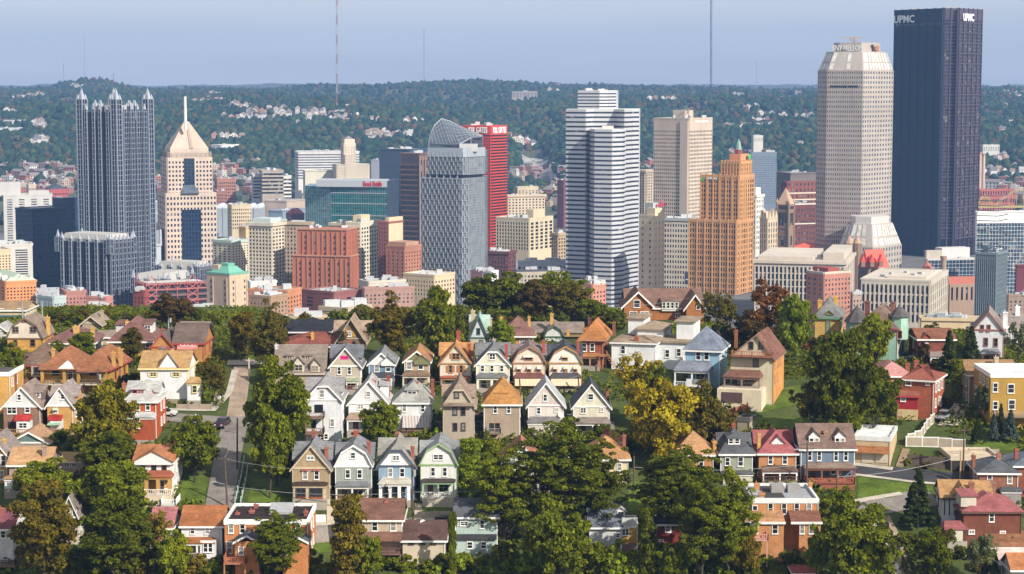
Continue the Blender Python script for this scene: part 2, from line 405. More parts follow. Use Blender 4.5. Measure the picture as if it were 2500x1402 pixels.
T=Tower('pointed_tower','beige stone tower with a four-sided pointed roof and white mast','skyscraper',408,1850);th=72
def fap(xl,xc,xr,yt,yb,Yc,cols,rows,**kw):
 ch,bk=T.chain_box(xl,xc,xr,yt,Yc,th);z1=T.z(xc,yt,Yc);z0=max(-2,T.z(xc,yb,Yc))
 T.block(ch,bk,z0,z1,PK,'punch',cols,rows,z0+.5,z1-2.5,.48,.5,.8,GL5,**kw);return ch,bk,z0,z1
c1=fap(386,405,528,472,705,1835,(4,15),17)
c2=fap(394,409,518,385,480,1838,(3,13),8)
def onface(T,ch,k,xa,xb,ya,yb,name,mat,d0=.3,d1=1.0):
 A,B=ch[k],ch[k+1];t,n,L=seg(A,B);A2=A;u0=hit(A,t,xa,ya);u1=hit(A,t,xb,ya)
 Yq=A.y+t.y*(u0+u1)/2;za,zb=T.z((xa+xb)/2,yb,Yq),T.z((xa+xb)/2,ya,Yq)
 obox(T.part(name,mat),A,t,n,u0,u1,d0,d1,za,zb);return t,n,u0,u1,za,zb
def mull(T,ch,k,xa,xb,ya,yb,nc,nr,mat,d0=.3,d1=1.1,lw=.2):
 A,B=ch[k],ch[k+1];t,n,L=seg(A,B);u0=hit(A,t,xa,ya);u1=hit(A,t,xb,ya);Yq=A.y+t.y*(u0+u1)/2
 za,zb=T.z((xa+xb)/2,yb,Yq),T.z((xa+xb)/2,ya,Yq);S=T.part('mullion',mat)
 for i in range(nc+1):obox(S,A,t,n,u0+(u1-u0)*i/nc-lw/2,u0+(u1-u0)*i/nc+lw/2,d0,d1,za,zb)
 for j in range(nr+1):obox(S,A,t,n,u0-lw/2,u1+lw/2,d0,d1-.05,za+(zb-za)*j/nr-lw/2,za+(zb-za)*j/nr+lw/2)
DM=M_plain((.06,.09,.13),.4,.3,'dark_metal')
onface(T,c1[0],1,443,490,512,690,'atrium_window',GL_BLUE,.3,1.2);mull(T,c1[0],1,443,490,512,690,6,17,DM,.3,1.35)
onface(T,c2[0],1,449,474,387,452,'atrium_window',GL_BLUE,.3,1.2);mull(T,c2[0],1,449,474,387,452,3,8,DM,.3,1.35)
A,B=c2[0][1],c2[0][2];t,n,L=seg(A,B);u0,u1=hit(A,t,441,460),hit(A,t,485,460);v0,v1=hit(A,t,449,450),hit(A,t,474,450);Yq=A.y+t.y*u0
zz0,zz1=T.z(465,472,Yq),T.z(465,451,Yq);G=T.part('sloped_skylight',GL_SAIL)
P3=lambda u,d,z:(A.x+t.x*u+n.x*d,A.y+t.y*u+n.y*d,z)
G.idx([P3(u0,6,zz0),P3(u1,6,zz0),P3(v1,1,zz1),P3(v0,1,zz1),P3(u0,.5,zz0),P3(u1,.5,zz0),P3(v1,.5,zz1),P3(v0,.5,zz1)],[(0,1,2,3),(4,0,3,7),(1,5,6,2),(3,2,6,7),(4,5,1,0)])
cen=sum(c2[0]+c2[1],Vector((0,0)))/4;zr0=c2[3];zr1=T.z(450,362,1850);zr2=T.z(455,297,1855)
poly=[cen+(p-cen)*.86 for p in c2[0]+c2[1]];T.part('collar',PK).prism(poly,zr0,zr1)
SL=T.part('crown_slot',M_wall((.36,.29,.23),.8,True))
poly2=[cen+(p-cen)*.10 for p in c2[0]+c2[1]];T.part('pointed_roof',M_wall((.49,.37,.29),.7,True)).prism(poly,zr1,zr2,poly2)
tt,nn,L=seg(poly[1],poly[2]);base=(poly[1]+poly[2])/2;topc=(poly2[1]+poly2[2])/2
for du in(0,):
 a0=base+tt*L*.06;a1=topc
 SL.idx([(*(a0-tt*1.5+nn*.05),zr1),(*(a0+tt*1.5+nn*.05),zr1),(*(a1+tt*.8+nn*.05),zr2),(*(a1-tt*.8+nn*.05),zr2),(*(a0-tt*1.5+nn*.9),zr1),(*(a0+tt*1.5+nn*.9),zr1),(*(a1+tt*.8+nn*.9),zr2),(*(a1-tt*.8+nn*.9),zr2)],[(4,5,6,7),(0,4,7,3),(1,2,6,5),(3,7,6,2)])
TM=T.part('maintenance_rail',M_plain((.35,.28,.23),.6,0,'bronze'))
poly3=[cen+(p-cen)*.97 for p in c2[0]+c2[1]]
for k in range(3):
 for A_,B_ in zip(poly3,poly3[1:]+poly3[:1]):
  t_,n_,L_=seg(A_,B_);zz=zr0+1.5+k*1.6;obox(TM,A_,t_,n_,0,L_,-.25,.25,zz-.18,zz+.18)
  if k==0:
   for i in range(9):obox(TM,A_,t_,n_,L_*i/9,L_*i/9+.3,-.2,.2,zr0,zr0+5)
zc=(zr1+zr2)/2;mb=T.part('mast',M_plain((.75,.68,.6),.5,0,'mast_paint'))
mt=at(450,236,1845);mb.tube((mt.x,mt.y+4,T.z(450,318,1845)),(mt.x,mt.y+4,mt.z),1.5,1.1,8)
T.done()
RED=M_wall((.50,.055,.03),.6,True);DRED=M_wall((.22,.03,.025),.6,True);GLR=M_glass((.03,.010,.012),.2,.5,.5,0)
T=Tower('red_tower','tall red slab tower with white lettering near its top','skyscraper',1198,2050)
ch,bk=T.chain_box(1125,1198,1237,307,2050,29);z1=T.z(1198,307,2050)
T.block(ch,bk,-2,z1,RED,'band',(1,1),44,0,T.z(1198,330,2050),ph=.42,dep=.8,glass=GLR)
t,n,L=seg(ch[0],ch[1])
for i in range(19):obox(T.part('pier',RED),ch[0],t,n,L*i/18-.35,L*i/18+.35,0,1.0,0,z1-11)
WHT=M_plain((.85,.85,.85),.5,0,'sign_white')
p=ch[1]-t*(hit(ch[1],-t,1150,330))+n*.9;p0=ch[0]+t*3
wsign=(ch[1]-ch[0]).length
q=ch[0]+t*(wsign*.28)+n*.85
text_mesh('K&L GATES',6.2,WHT,'sign_lettering',T.o,(q.x,q.y,T.z(1190,326,2045)),math.atan2(t.y,t.x),.5,wsign*.62,.02)
t2,n2,L2=seg(ch[1],ch[2]);q=ch[1]+t2*(L2*.1)+n2*.85
text_mesh('K&L GATES',6.2,WHT,'sign_lettering',T.o,(q.x,q.y,T.z(1200,326,2050)),math.atan2(t2.y,t2.x),.5,L2*.8,.02)
T.roof_units(ch,bk,z1,8,UNITM,4);T.done()
HW=M_wall((.60,.58,.55),.8,True)
T,ch,bk,z1=simple('hospital','wide white hospital block with long window bands',720,728,925,372,2950,78,HW,'band',(1,1),10,ph=.5,glass=M_glass((.09,.10,.12),.2,.3,.4,0),yb=440,cat='hospital',units=8);T.done()
simple('hospital_annex','cream low annex at the foot of the stone hospital tower',745,745,830,418,2860,78,M_wall((.6,.55,.44),.8,True),'plain',cat='hospital',units=2)[0].done()
ST=M_wall((.55,.47,.36),.85,True)
T,ch,bk,z1=simple('stone_tower','slim pale stone hospital tower with stepped top and colonnade',833,840,868,352,2850,70,ST,'punch',(2,4),14,pw=.6,ph=.6,dep=.8,yb=438,cat='hospital',units=0)
c=sum(ch+bk,Vector((0,0)))/4;pl=[c+(p-c)*.9 for p in ch+bk];zt=T.z(850,340,2850);T.part('lantern',ST).prism(pl,z1,zt)
T.part('lantern_roof',M_plain((.2,.19,.19),.7,0,'slate')).cone([c+(p-c)*.8 for p in pl],zt,(c.x,c.y,zt+5))
add_box(T,'lower_wing',ST,836,843,868,378,440,2838,70,style='punch',cols=(2,4),rows=9,pw=.6,ph=.6,glass=GL_OFF)
add_box(T,'lower_wing',ST,812,822,905,402,440,2836,74,style='punch',cols=(2,14),rows=6,pw=.6,ph=.6,glass=GL_OFF)
T.done()
T=Tower('teal_glass_building','teal glass office block with a grey top band and red lettering','office building',808,2080)
def two(xs,yt,Y1,Y2):return[Vector((at(x,yt,y).x,y))for x,y in xs]
gb=M_plain((.40,.42,.45),.6,.1,'grey_panel')
ch=two([(745,2100),(808,2080)],455,0,0);z1=T.z(790,455,2090);T.block(ch,[ch[1]+Vector((0,50)),ch[0]+Vector((0,50))],0,z1,SILV,'curtain',(12,),20,0,z1,glass=GL_MINT,line=.25,wname='mullion')
ch=two([(808,2080.5),(945,2065),(970,2110)],455,0,0);z2=T.z(880,458,2070);T.block(ch[:2],[ch[1]+Vector((0,50)),ch[0]+Vector((0,50))],0,z2,M_plain((.12,.3,.3),.4,.3,'teal_frame'),'curtain',(24,),20,0,z2,glass=GL_TEAL,line=.25,wname='teal_mullion')
t,n,L=seg(ch[0],ch[1])
for yy in(472,498,527):zq=T.z(880,yy,2070);obox(T.part('floor_band',SILW),ch[0],t,n,0,L,0,.6,zq-.4,zq+.4)
T.part('side_wall',M_plain((.035,.05,.085),.4,.2,'dark_panel')).prism([ch[1]+Vector((.2,-.2)),ch[2],ch[2]+Vector((0,30)),ch[1]+Vector((0,50))],0,T.z(945,443,2065))
ch=two([(772,2078),(945,2063.5)],445,0,0);zt=T.z(860,441,2068);T.part('top_band',gb).prism([ch[0],ch[1],ch[1]+Vector((0,40)),ch[0]+Vector((0,40))],z2+.5,zt)
t,n,L=seg(*ch);q=ch[0]+t*hit(ch[0],t,887,450)+n*.1;wq=hit(ch[0],t,932,450)-hit(ch[0],t,887,450)
text_mesh('Reed Smith',5.4,M_plain((.5,.01,.03),.5,0,'sign_red'),'sign_lettering',T.o,(q.x,q.y,T.z(910,455,2066)),math.atan2(t.y,t.x),.5,wq,.02)
T.done()
T,ch,bk,z1=simple('dark_glass_slab','dark navy glass slab rising behind the teal glass block',926,1000,1046,366,2180,29,DM,'plain',cat='office building',units=6);T.done()
BR=M_wall((.16,.10,.085),.6,True)
T,ch,bk,z1=simple('brown_banded_tower','dark brown office tower with black window bands',978,1024,1052,376,1960,29,BR,'plain',units=4)
t,n,L=seg(ch[0],ch[1])
zz=T.z(1000,403,1970);T.sub=[]
for j in range(22):
 za=zz-(j+1)*5.0+1.7;T.sub.append((j,ch[0]+n*.1,t,n,L-.6,za,za+3.2,M_glass((.012,.012,.02),.12,.6,.6,0)))
onface(T,ch,0,980,1023,382,400,'louvre_panel',M_plain((.05,.04,.05),.6,0,'louvre'),.05,.2)
t,n,L=seg(ch[1],ch[2])
for i in range(5):obox(T.part('pier',M_wall((.36,.23,.18),.7,True)),ch[1],t,n,L*i/4-.6,L*i/4+.6,0,.8,0,z1-3)
for i in range(4):obox(T.part('window_strip',GL_DARK),ch[1],t,n,L*(i+.5)/4-1.3,L*(i+.5)/4+1.3,-.1,.15,0,z1-6)
T.done()
T=Tower('sail_roof_tower','grey glass tower with staggered facade panels and a curved sail roof','skyscraper',1135,1535)
def px_chain(pts,y):return[Vector((at(x,y,Y).x,Y))for x,Y in pts]
GP=M_glass((.15,.17,.19),.3,.25,.3,0);PAN=M_plain((.17,.19,.21),.6,.1,'panel_metal');PANL=M_plain((.30,.33,.36),.5,.1,'pale_panel')
def shingled(pts,yt,yb,rows,cols):
 ch=px_chain(pts,yt);z1=T.z(1100,yt,1535);z0=max(-2,T.z(1100,yb,1535));bk=[ch[-1]+Vector((2,30)),ch[0]+Vector((4,36))]
 T.part('glass_wall',GP).prism(ch+bk,z0,z1);hh=(z1-z0)/rows
 S=T.part('panel_trim',PAN);S2=T.part('mullion',PANL)
 for k,(A,B)in enumerate(zip(ch[:-1],ch[1:])):
  t,n,L=seg(A,B);c=cols[k];cw=L/c
  for j in range(rows):
   o=(j%2)*.5
   for i in range(c):
    u=(i+o)*cw
    if u>L-.3:continue
    if k==0 or k==1:
     obox(S,A,t,n,u,min(L,u+cw*.55),-.1,.5,z0+j*hh,z0+j*hh+hh*.38)
     obox(S2,A,t,n,u,u+.45,-.1,.9,z0+j*hh,z0+j*hh+hh*.97)
     obox(S2,A,t,n,u+.5,min(L,u+cw*.98),-.1,.6,z0+j*hh+hh*.80,z0+j*hh+hh*.9)
  if k==2:
   for i in range(c+1):obox(S2,A,t,n,L*i/c-.12,L*i/c+.12,-.1,.2,z0,z1)
   for j in range(rows*2+1):obox(S2,A,t,n,.1,L-.1,-.1,.15,z0+hh*j/2-.1,z0+hh*j/2+.1)
 return ch,bk,z0,z1
shingled([(1027,1551),(1126,1535),(1145,1539),(1183,1561)],436,760,25,(9,2,8))
ch,bk,z0,z1=shingled([(1045,1554),(1128,1541),(1140,1544),(1183,1564)],372,428,5,(8,1,8))
c_=px_chain([(1040,1560),(1130,1547),(1178,1570)],432);T.part('recess',DM).prism(c_+[c_[-1]+Vector((0,25)),c_[0]+Vector((0,25))],T.z(1100,437,1540),T.z(1100,427,1540))
for i in range(5):
 p=ch[0].lerp(ch[1],(i+.3)/5);T.part('column',PANL).tube((p.x,p.y+.5,T.z(1100,437,1540)),(p.x,p.y+.5,T.z(1100,426,1540)),.6)
mb=T.part('top_rim',M_plain((.34,.39,.42),.4,.2,'pale_glass'))
for A,B in zip(ch[:-1],ch[1:]):t,n,L=seg(A,B);obox(mb,A,t,n,0,L,-.3,.7,z1-4,z1+3)
def sp(px,py,Y):return at(px,py,Y)
prof=[(1047,366,0),(1049,338,.0),(1056,316,.0),(1066,301,0),(1078,291,0)]
rows_=[]
lo=[sp(1047,350,1563),sp(1075,352,1559),sp(1100,353,1555),sp(1122,352,1553),sp(1150,336,1560),sp(1178,333,1575)]
hi=[sp(1050,332,1575),sp(1062,305,1580),sp(1078,290,1583),sp(1098,296,1585),sp(1130,312,1587),sp(1178,332,1587)]
S=MB();n_=len(lo);vs=[]
K=6
for i in range(n_):
 for k in range(K+1):
  f=k/K;p=lo[i].lerp(hi[i],f);p.y-=3*math.sin(math.pi*f);vs.append(p)
fs=[(i*(K+1)+k,(i+1)*(K+1)+k,(i+1)*(K+1)+k+1,i*(K+1)+k+1)for i in range(n_-1)for k in range(K)]
S.shell(vs,fs,.8);S.build('sail_roof',GL_SAIL,T.o,smooth=False)
Rb=T.part('sail_rib',PANL)
for i in range(n_-1):
 for s_ in(0,.33,.66):
  for k in range(K):
   a=vs[i*(K+1)+k].lerp(vs[(i+1)*(K+1)+k],s_);b=vs[i*(K+1)+k+1].lerp(vs[(i+1)*(K+1)+k+1],s_);Rb.tube(a+Vector((0,-.15,.1)),b+Vector((0,-.15,.1)),.16,n=4)
for k in range(K+1):
 for i in range(n_-1):Rb.tube(vs[i*(K+1)+k]+Vector((0,-.15,.1)),vs[(i+1)*(K+1)+k]+Vector((0,-.15,.1)),.14 if k<K else .5,n=4)
gl=T.part('sail_base',GL_SAIL);z1b=z1
gl.idx([(lo[0].x,lo[0].y,z1b),(lo[3].x,lo[3].y,z1b),(lo[3].x,lo[3].y,lo[3].z),(lo[0].x,lo[0].y,lo[0].z),(hi[0].x,hi[0].y+4,z1b),(hi[4].x,hi[4].y,z1b),(hi[5].x,hi[5].y,z1b),(hi[5].x,hi[5].y,hi[5].z-.5)],[(0,1,2,3),(4,0,3)])
gl.idx([(lo[0].x,lo[0].y,z1b),(lo[0].x,lo[0].y,lo[0].z),(hi[0].x,hi[0].y,hi[0].z),(hi[0].x,hi[0].y,z1b)],[(0,1,2,3)])
fr=T.part('sail_frame',M_plain((.2,.23,.27),.4,.4,'steel_frame'))
for a,b in((lo[3],(lo[3].x,lo[3].y,z1b)),(hi[5],(hi[5].x,hi[5].y,z1b)),(lo[0],(lo[0].x,lo[0].y,z1b)),(lo[3],lo[4]),(lo[4],(lo[4].x,lo[4].y,z1b)),(lo[4],hi[5]),(hi[0],hi[1]),(hi[1],hi[2]),(lo[0],hi[0])):fr.tube(a,b,.7,n=4)
gl2=T.part('screen_wall',M_glass((.05,.06,.075),.3,.2,.4,0));gl2.idx([(lo[3].x,lo[3].y+2,z1b),(hi[5].x,hi[5].y-2,z1b),(hi[5].x,hi[5].y-2,hi[5].z-1),(lo[4].x,lo[4].y+1,lo[4].z-1),(lo[3].x,lo[3].y+2,lo[3].z-1)],[(0,1,2,3,4)])
T.part('penthouse',M_wall((.5,.5,.5),.8,True)).box(lo[3].x,lo[3].y-4,z1b,lo[3].x+14,lo[3].y+1,z1b+6)
T.done()
SW=M_plain((.50,.51,.53),.45,.15,'white_aluminium');GLB=M_glass((.025,.03,.045),.12,.5,.5,.02)
T=Tower('striped_tower','tall faceted tower of white aluminium bands and dark window stripes','skyscraper',1480,1640)
def striped(pts,yt,yb,rows,ph=.6,tzo=2.0,back=40):
 ch=px_chain(pts,yt);z1=T.z(1470,yt,1640);z0=max(-2,T.z(1470,yb,1640));bk=[ch[-1]+Vector((3,back)),ch[0]+Vector((3,back))]
 T.block(ch,bk,z0,z1,SW,'band',(1,)*12,rows,z0,z1-tzo,ph=ph,dep=.35,glass=GLB);T.part('roof',ROOFW).prism([p*1 for p in ch+bk],z1+.01,z1+.2)
 return ch,bk,z0,z1
striped([(1382,1660),(1430,1652),(1449,1662),(1500,1662),(1525,1648),(1545,1664),(1560,1672)],268,760,43,back=30)
for e in range(len(T.sub)):k,*r=T.sub[e];T.sub[e]=(('a',k[1]),*r)
n0=len(T.sub)
striped([(1441,1650),(1452,1638),(1494,1632),(1520,1642),(1532,1656)],316,760,39,back=14)
for e in range(n0,len(T.sub)):k,*r=T.sub[e];T.sub[e]=(('b',k[1]),*r)
n0=len(T.sub)
striped([(1411,1672),(1463,1664),(1484,1668),(1504,1682)],222,268,5,.6,2,20)
for e in range(n0,len(T.sub)):k,*r=T.sub[e];T.sub[e]=(('c',k[1]),*r)
c_=px_chain([(1470,1646),(1498,1646)],309);T.part('penthouse',M_wall((.55,.5,.42),.8,True)).prism(c_+[c_[1]+Vector((0,6)),c_[0]+Vector((0,6))],T.z(1480,317,1645),T.z(1480,308,1645))
T.roof_units(*[px_chain([(1415,1676),(1500,1682)],222),px_chain([(1500,1695),(1415,1695)],222)],T.z(1460,222,1675),5,UNITM,2,2.5)
T.done()
BG=M_wall((.50,.42,.34),.8,True)
T,ch,bk,z1=simple('beige_grid_tower','tall beige slab tower with a regular grid of small windows',1597,1682,1738,291,1860,33,BG,'punch',(17,16),40,pw=.45,ph=.48,dep=.6,glass=GL_DARK,yb=705,cat='skyscraper',units=5,topm=10)
onface(T,ch,0,1662,1681,296,700,'stair_strip',BG,.5,1.6)
t,n,L=seg(ch[1],ch[2]);u0,u1=hit(ch[1],t,1696,298),hit(ch[1],t,1728,298);mb=MB();zs=T.z(1710,300,1870)
for i in range(11):a_=u0+(u1-u0)*i/11;obox(mb,ch[1],t,n,a_,a_+(u1-u0)*.055,.6,1.0,zs,zs+(2.6 if i in(0,6)else 1.9))
mb.build('sign_lettering',M_plain((.72,.72,.7),.5,0,'sign_pale'),T.o)
c=sum(ch+bk,Vector((0,0)))/4;T.part('penthouse',BG).prism([c+(p-c)*.35 for p in ch+bk],z1,z1+8)
q=at(1690,272,1880);st=T.part('derrick',M_plain((.2,.15,.13),.7,.3,'rust_steel'))
for a,b in(((-9,0),(0,11)),((3,0),(0,11)),((-9,0),(-2,2)),((6,4),(0,11)),((-13,3),(0,11))):st.tube((q.x+a[0],q.y,z1+a[1]),(q.x+b[0],q.y,z1+b[1]),.35,n=4)
T.done()
simple('classical_block','beige classical block with tall columned top storeys',1555,1575,1640,418,1990,40,M_wall((.42,.36,.27),.8,True),'punch',(3,12),20,pw=.5,ph=.4,dep=.9,glass=GL_DARK,cornice=1.2,yb=560,units=2,maxwin=40)[0].done()
OR=M_wall((.50,.26,.11),.8,True);ORL=M_wall((.52,.28,.12),.8,True);GLO=M_glass((.02,.013,.012),.15,.5,.5,.12)
T=Tower('orange_stepped_tower','orange terracotta stepped tower with a green spire on top','skyscraper',1793,1500)
a=add_box(T,'wall',OR,1684,1798,1836,541,720,1500,30,style='punch',cols=(18,8),rows=13,pw=.34,ph=.34,dep=.7,glass=GLO,tz=at(1790,546,1500).z)
b=add_box(T,'wall',OR,1712,1804,1838,431,541,1503,30,style='punch',cols=(15,7),rows=9,pw=.34,ph=.34,dep=.7,glass=GLO,tz=at(1790,440,1500).z)
c3=add_box(T,'wall',OR,1763,1806,1832,397,432,1506,30,style='punch',cols=(7,4),rows=3,pw=.4,ph=.4,dep=.6,glass=GLO)
d=add_box(T,'penthouse',M_wall((.62,.25,.13),.7,True),1781,1808,1829,377,398,1509,30)
d=add_box(T,'lantern_base',M_wall((.2,.06,.05),.7,True),1793,1803,1813,366,378,1513,30)
cc=sum(d[0]+d[1],Vector((0,0)))/4;r_=[cc+Vector((math.cos(k*math.pi/4),math.sin(k*math.pi/4)))*2.3 for k in range(8)]
z0,z2=d[3],T.z(1802,347,1513);T.part('green_spire',M_plain((.10,.30,.20),.6,.2,'green_glass')).prism(r_,z0,z2,[cc+(p-cc)*.55 for p in r_]);T.part('green_spire',M_plain((.10,.30,.20),.6,.2,'green_glass')).cone([cc+(p-cc)*.55 for p in r_],z2,(cc.x,cc.y,T.z(1802,338,1513)))
for k in range(9):
 f=k/9;T.part('spire_ring',M_plain((.3,.42,.36),.6,.1,'verdigris')).prism([cc+(p-cc)*(1.06-.45*f)for p in r_],z0+(z2-z0)*f,z0+(z2-z0)*f+.5)
t,n,L=seg(b[0][0],b[0][1]);q=b[0][0]+t*(L*.14)+n*.8
text_mesh('Huntington',2.6,WHT,'sign_lettering',T.o,(q.x,q.y,T.z(1730,439,1520)),math.atan2(t.y,t.x),.3,L*.28,.02)
q=b[0][0]+t*(L*.05)+n*.95;GR=M_plain((.08,.42,.05),.5,0,'sign_green')
g=MB();zc=T.z(1720,437,1515);h_=[(math.cos(k*math.pi/3)*1.6,math.sin(k*math.pi/3)*1.6)for k in range(6)]
g.idx([(*(q+t*u),zc+v)for u,v in h_]+[(*(q+t*u-n*.4),zc+v)for u,v in h_],[tuple(range(6)),tuple(range(11,5,-1))]+[(i,i+6,(i+1)%6+6,(i+1)%6)for i in range(6)]);g.build('sign_emblem',GR,T.o)
t,n,L=seg(d[0][1],d[0][1]+Vector((math.sin(.52),math.cos(.52))));g=MB();q=Vector((at(1829,382,1518).x,1518));zc=T.z(1829,383,1515);h_=[(u*1.5,v*1.5)for u,v in h_]
g.idx([(*(q+t*u+n*.5),zc+v)for u,v in h_]+[(*(q+t*u),zc+v)for u,v in h_],[tuple(range(6)),tuple(range(11,5,-1))]+[(i,i+6,(i+1)%6+6,(i+1)%6)for i in range(6)]);g.build('sign_emblem',GR,T.o)
for blk in(a,b,c3):
 chs=blk[0]
 for A,B in zip(chs[:-1],chs[1:]):
  t,n,L=seg(A,B);obox(T.part('parapet',ORL),A,t,n,0,L,-.6,1.0,blk[3]-1.2,blk[3]+.9)
  for i in range(7):obox(T.part('buttress',ORL),A,t,n,L*i/6-.5,L*i/6+.5,0,1.15,blk[2],blk[3]+1.6)
T.done()
T,ch,bk,z1=simple('slim_cream_tower','slim blank cream tower with a small red rooftop sign',1561,1597,1622,528,1560,40,M_wall((.62,.50,.34),.8,True),'punch',(2,3),12,pw=.8,ph=.6,dep=.3,yb=715,units=0)
onface(T,ch,1,1599,1621,508,528,'bulkhead',M_wall((.62,.50,.34),.8,True),-8,.1)
q=ch[1]+Vector((1,0));t,n,L=seg(ch[1],ch[2]);zq=T.z(1608,504,1560)
mb=MB();rs=random.Random(4);zs=T.z(1608,505,1560)
for i in range(9):a_=L*(.04+.105*i);hh=1.9 if i else 2.5;obox(mb,q+n,t,n,a_,a_+L*.03,0,.3,zs,zs+hh);obox(mb,q+n,t,n,a_+L*.03,a_+L*.075,0,.3,zs+rs.choice((0,.6,hh-.5)),zs+rs.choice((.5,1.2,hh)))
mb.build('sign_lettering',M_plain((.6,.02,.05),.5,0,'sign_red'),T.o);mb=MB();obox(mb,q+n,t,n,L*.4,L*.58,0,.3,zs+2.3,zs+5);mb.build('sign_emblem',M_plain((.5,.04,.08),.5,0,'sign_rose'),T.o)
c=sum(ch+bk,Vector((0,0)))/4;T.part('penthouse',UNITM).prism([c+(p-c)*.5 for p in ch+bk],z1,T.z(1600,497,1560));T.done()
T,ch,bk,z1=simple('white_grid_block','pale stone office block with tight window rows and a dark cornice',1622,1686,1700,536,1590,20,M_wall((.50,.46,.39),.8,True),'punch',(10,3),13,pw=.42,ph=.45,dep=.5,yb=710,units=7,cornice=.7,glass=GL_DARK,cap=M_plain((.3,.33,.34),.7,0,'dark_cornice'));onface(T,ch,0,1674,1687,664,693,'banner',M_plain((.03,.045,.10),.7,0,'banner_cloth'),.6,.9);onface(T,ch,0,1675,1686,681,684,'banner_lettering',M_plain((.6,.6,.6),.6,0,'banner_print'),.9,1.0);T.done()
simple('grey_steel_slab','blue-grey steel slab with dark top floor behind the orange tower',1828,1834,1896,374,2080,75,M_plain((.15,.19,.25),.5,.3,'steel_panel'),'punch',(2,14),22,pw=.35,ph=.5,dep=.4,glass=M_glass((.10,.14,.19),.2,.3,.5,0),yb=500,units=3,maxwin=60)[0].done()
T,ch,bk,z1=simple('white_terracotta_tower','narrow white terracotta tower stepped at the top beside the orange tower',1822,1846,1863,478,1800,35,M_wall((.66,.64,.58),.7,True),'punch',(3,4),10,pw=.5,ph=.45,yb=612,units=0,cornice=.8)
c=sum(ch+bk,Vector((0,0)))/4;T.part('crown',M_wall((.66,.64,.58),.7,True)).prism([c+(p-c)*.7 for p in ch+bk],z1,T.z(1846,459,1800));T.done()
MARB=M_wall((.13,.045,.034),.8,True)
T,ch,bk,z1=simple('red_brick_hotel','large dark red brick hotel with white stone bands behind the courthouse tower',1896,1912,1996,500,2080,68,MARB,'punch',(3,12),8,pw=.6,ph=.55,glass=GL_OFF,yb=620,units=3,cat='hotel',cap=M_wall((.55,.5,.42),.8,True))
zz=T.z(1940,472,2100);b=add_box(T,'upper_storeys',M_wall((.2,.065,.045),.8,True),1908,1922,1996,444,502,2095,68,style='punch',cols=(2,8),rows=4,pw=.6,ph=.5,glass=GL_OFF)
for yy in(470,486,545,598):onface(T,ch,1,1914,1994,yy,yy+3,'stone_band',M_wall((.55,.5,.42),.8,True),.3,1.0)
T.done()
simple('dark_flat_block','dark grey-brown flat-topped block behind the red brick hotel',1890,1930,1992,424,2200,60,M_wall((.15,.13,.125),.8,True),'plain',units=4)[0].done()
T,ch,bk,z1=simple('gothic_block','cream gothic block with pointed gables left of the courthouse tower',1856,1874,1897,535,1760,40,M_wall((.55,.44,.31),.85,True),'pier',(4,4),6,pw=.5,ph=.3,yb=625,units=0)
for A,B in zip(ch[:-1],ch[1:]):
 t,n,L=seg(A,B)
 for i in range(3):p=A+t*(L*(i+.5)/3);P=T.part('gable',M_wall((.55,.44,.31),.85,True));P.idx([(*(p-t*L/7+n),z1),(*(p+t*L/7+n),z1),(*(p+n),z1+7+2*(i==1)),(*(p-t*L/7-n*2),z1),(*(p+t*L/7-n*2),z1),(*(p-n*2),z1+7+2*(i==1))],[(0,1,2),(5,4,3),(0,2,5,3),(1,4,5,2)])
T.done()
STN=M_wall((.23,.155,.105),.9,True);TILE=M_plain((.62,.085,.045),.7,0,'red_tile')
T=Tower('courthouse','brown stone courthouse with red roofs and a square turreted tower','courthouse',1917,1790)
ch,bk=T.chain_box(1897,1926,1939,500,1790,32);z1=T.z(1920,500,1790);T.block(ch,bk,0,z1,STN)
for A,B in zip(ch[:-1],ch[1:]):
 t,n,L=seg(A,B)
 for k_,w_,ya,yb_ in((3,.17,521,551),(6,.08,504,512),(1,.22,577,600)):
  for i in range(k_):u_=L*(.14+.72*(i+.5)/k_);q=T.newpart('belfry_opening',GL_DARK);obox(q,A,t,n,u_-L*w_/2,u_+L*w_/2,-.1,.14,T.z(1910,yb_,1790),T.z(1910,ya,1790))
 for u_ in(.02,.92):obox(T.newpart('corner_pier',STN),A,t,n,L*u_,L*(u_+.07),-.1,.7,0,z1-1)
for yy in(515,556,575):onface(T,ch,0,1898,1925,yy,yy+2,'string_course',STN,-.1,.4)
c=sum(ch+bk,Vector((0,0)))/4;T.part('tower_roof',M_wall((.42,.28,.19),.9,True)).cone([c+(p-c)*1.08 for p in ch+bk],z1,(c.x,c.y,T.z(1917,458,1795)))
for p in ch+bk:
 rr=[p+Vector((math.cos(k*math.pi/4),math.sin(k*math.pi/4)))*.9 for k in range(8)];T.part('turret',STN).prism(rr,z1-40,z1+2);T.part('turret_roof',M_wall((.42,.28,.19),.9,True)).cone([p+(q-p)*1.25 for q in rr],z1+2,(p.x,p.y,z1+6))
def hiproof(T,name,mat,pts,z0,zr,inset=.5,over=1.0):
 """hip roof over a plan quad (ccw): ridge along the longer axis"""
 a,b,c_,d_=[Vector((p[0],p[1]))for p in pts];cc=(a+b+c_+d_)/4;a,b,c_,d_=[cc+(p-cc)*over for p in(a,b,c_,d_)]
 if(b-a).length<(c_-b).length:a,b,c_,d_=b,c_,d_,a
 r0,r1=(a+d_)/2,(b+c_)/2;e=(r1-r0);k=min(.5,(d_-a).length/2*inset*2/e.length/2*2*.5);r0,r1=r0+e*k,r1-e*k
 T.newpart(name,mat).idx([(*a,z0),(*b,z0),(*c_,z0),(*d_,z0),(*r0,zr),(*r1,zr)],[(0,1,5,4),(1,2,5),(2,3,4,5),(3,0,4),(3,2,1,0)])
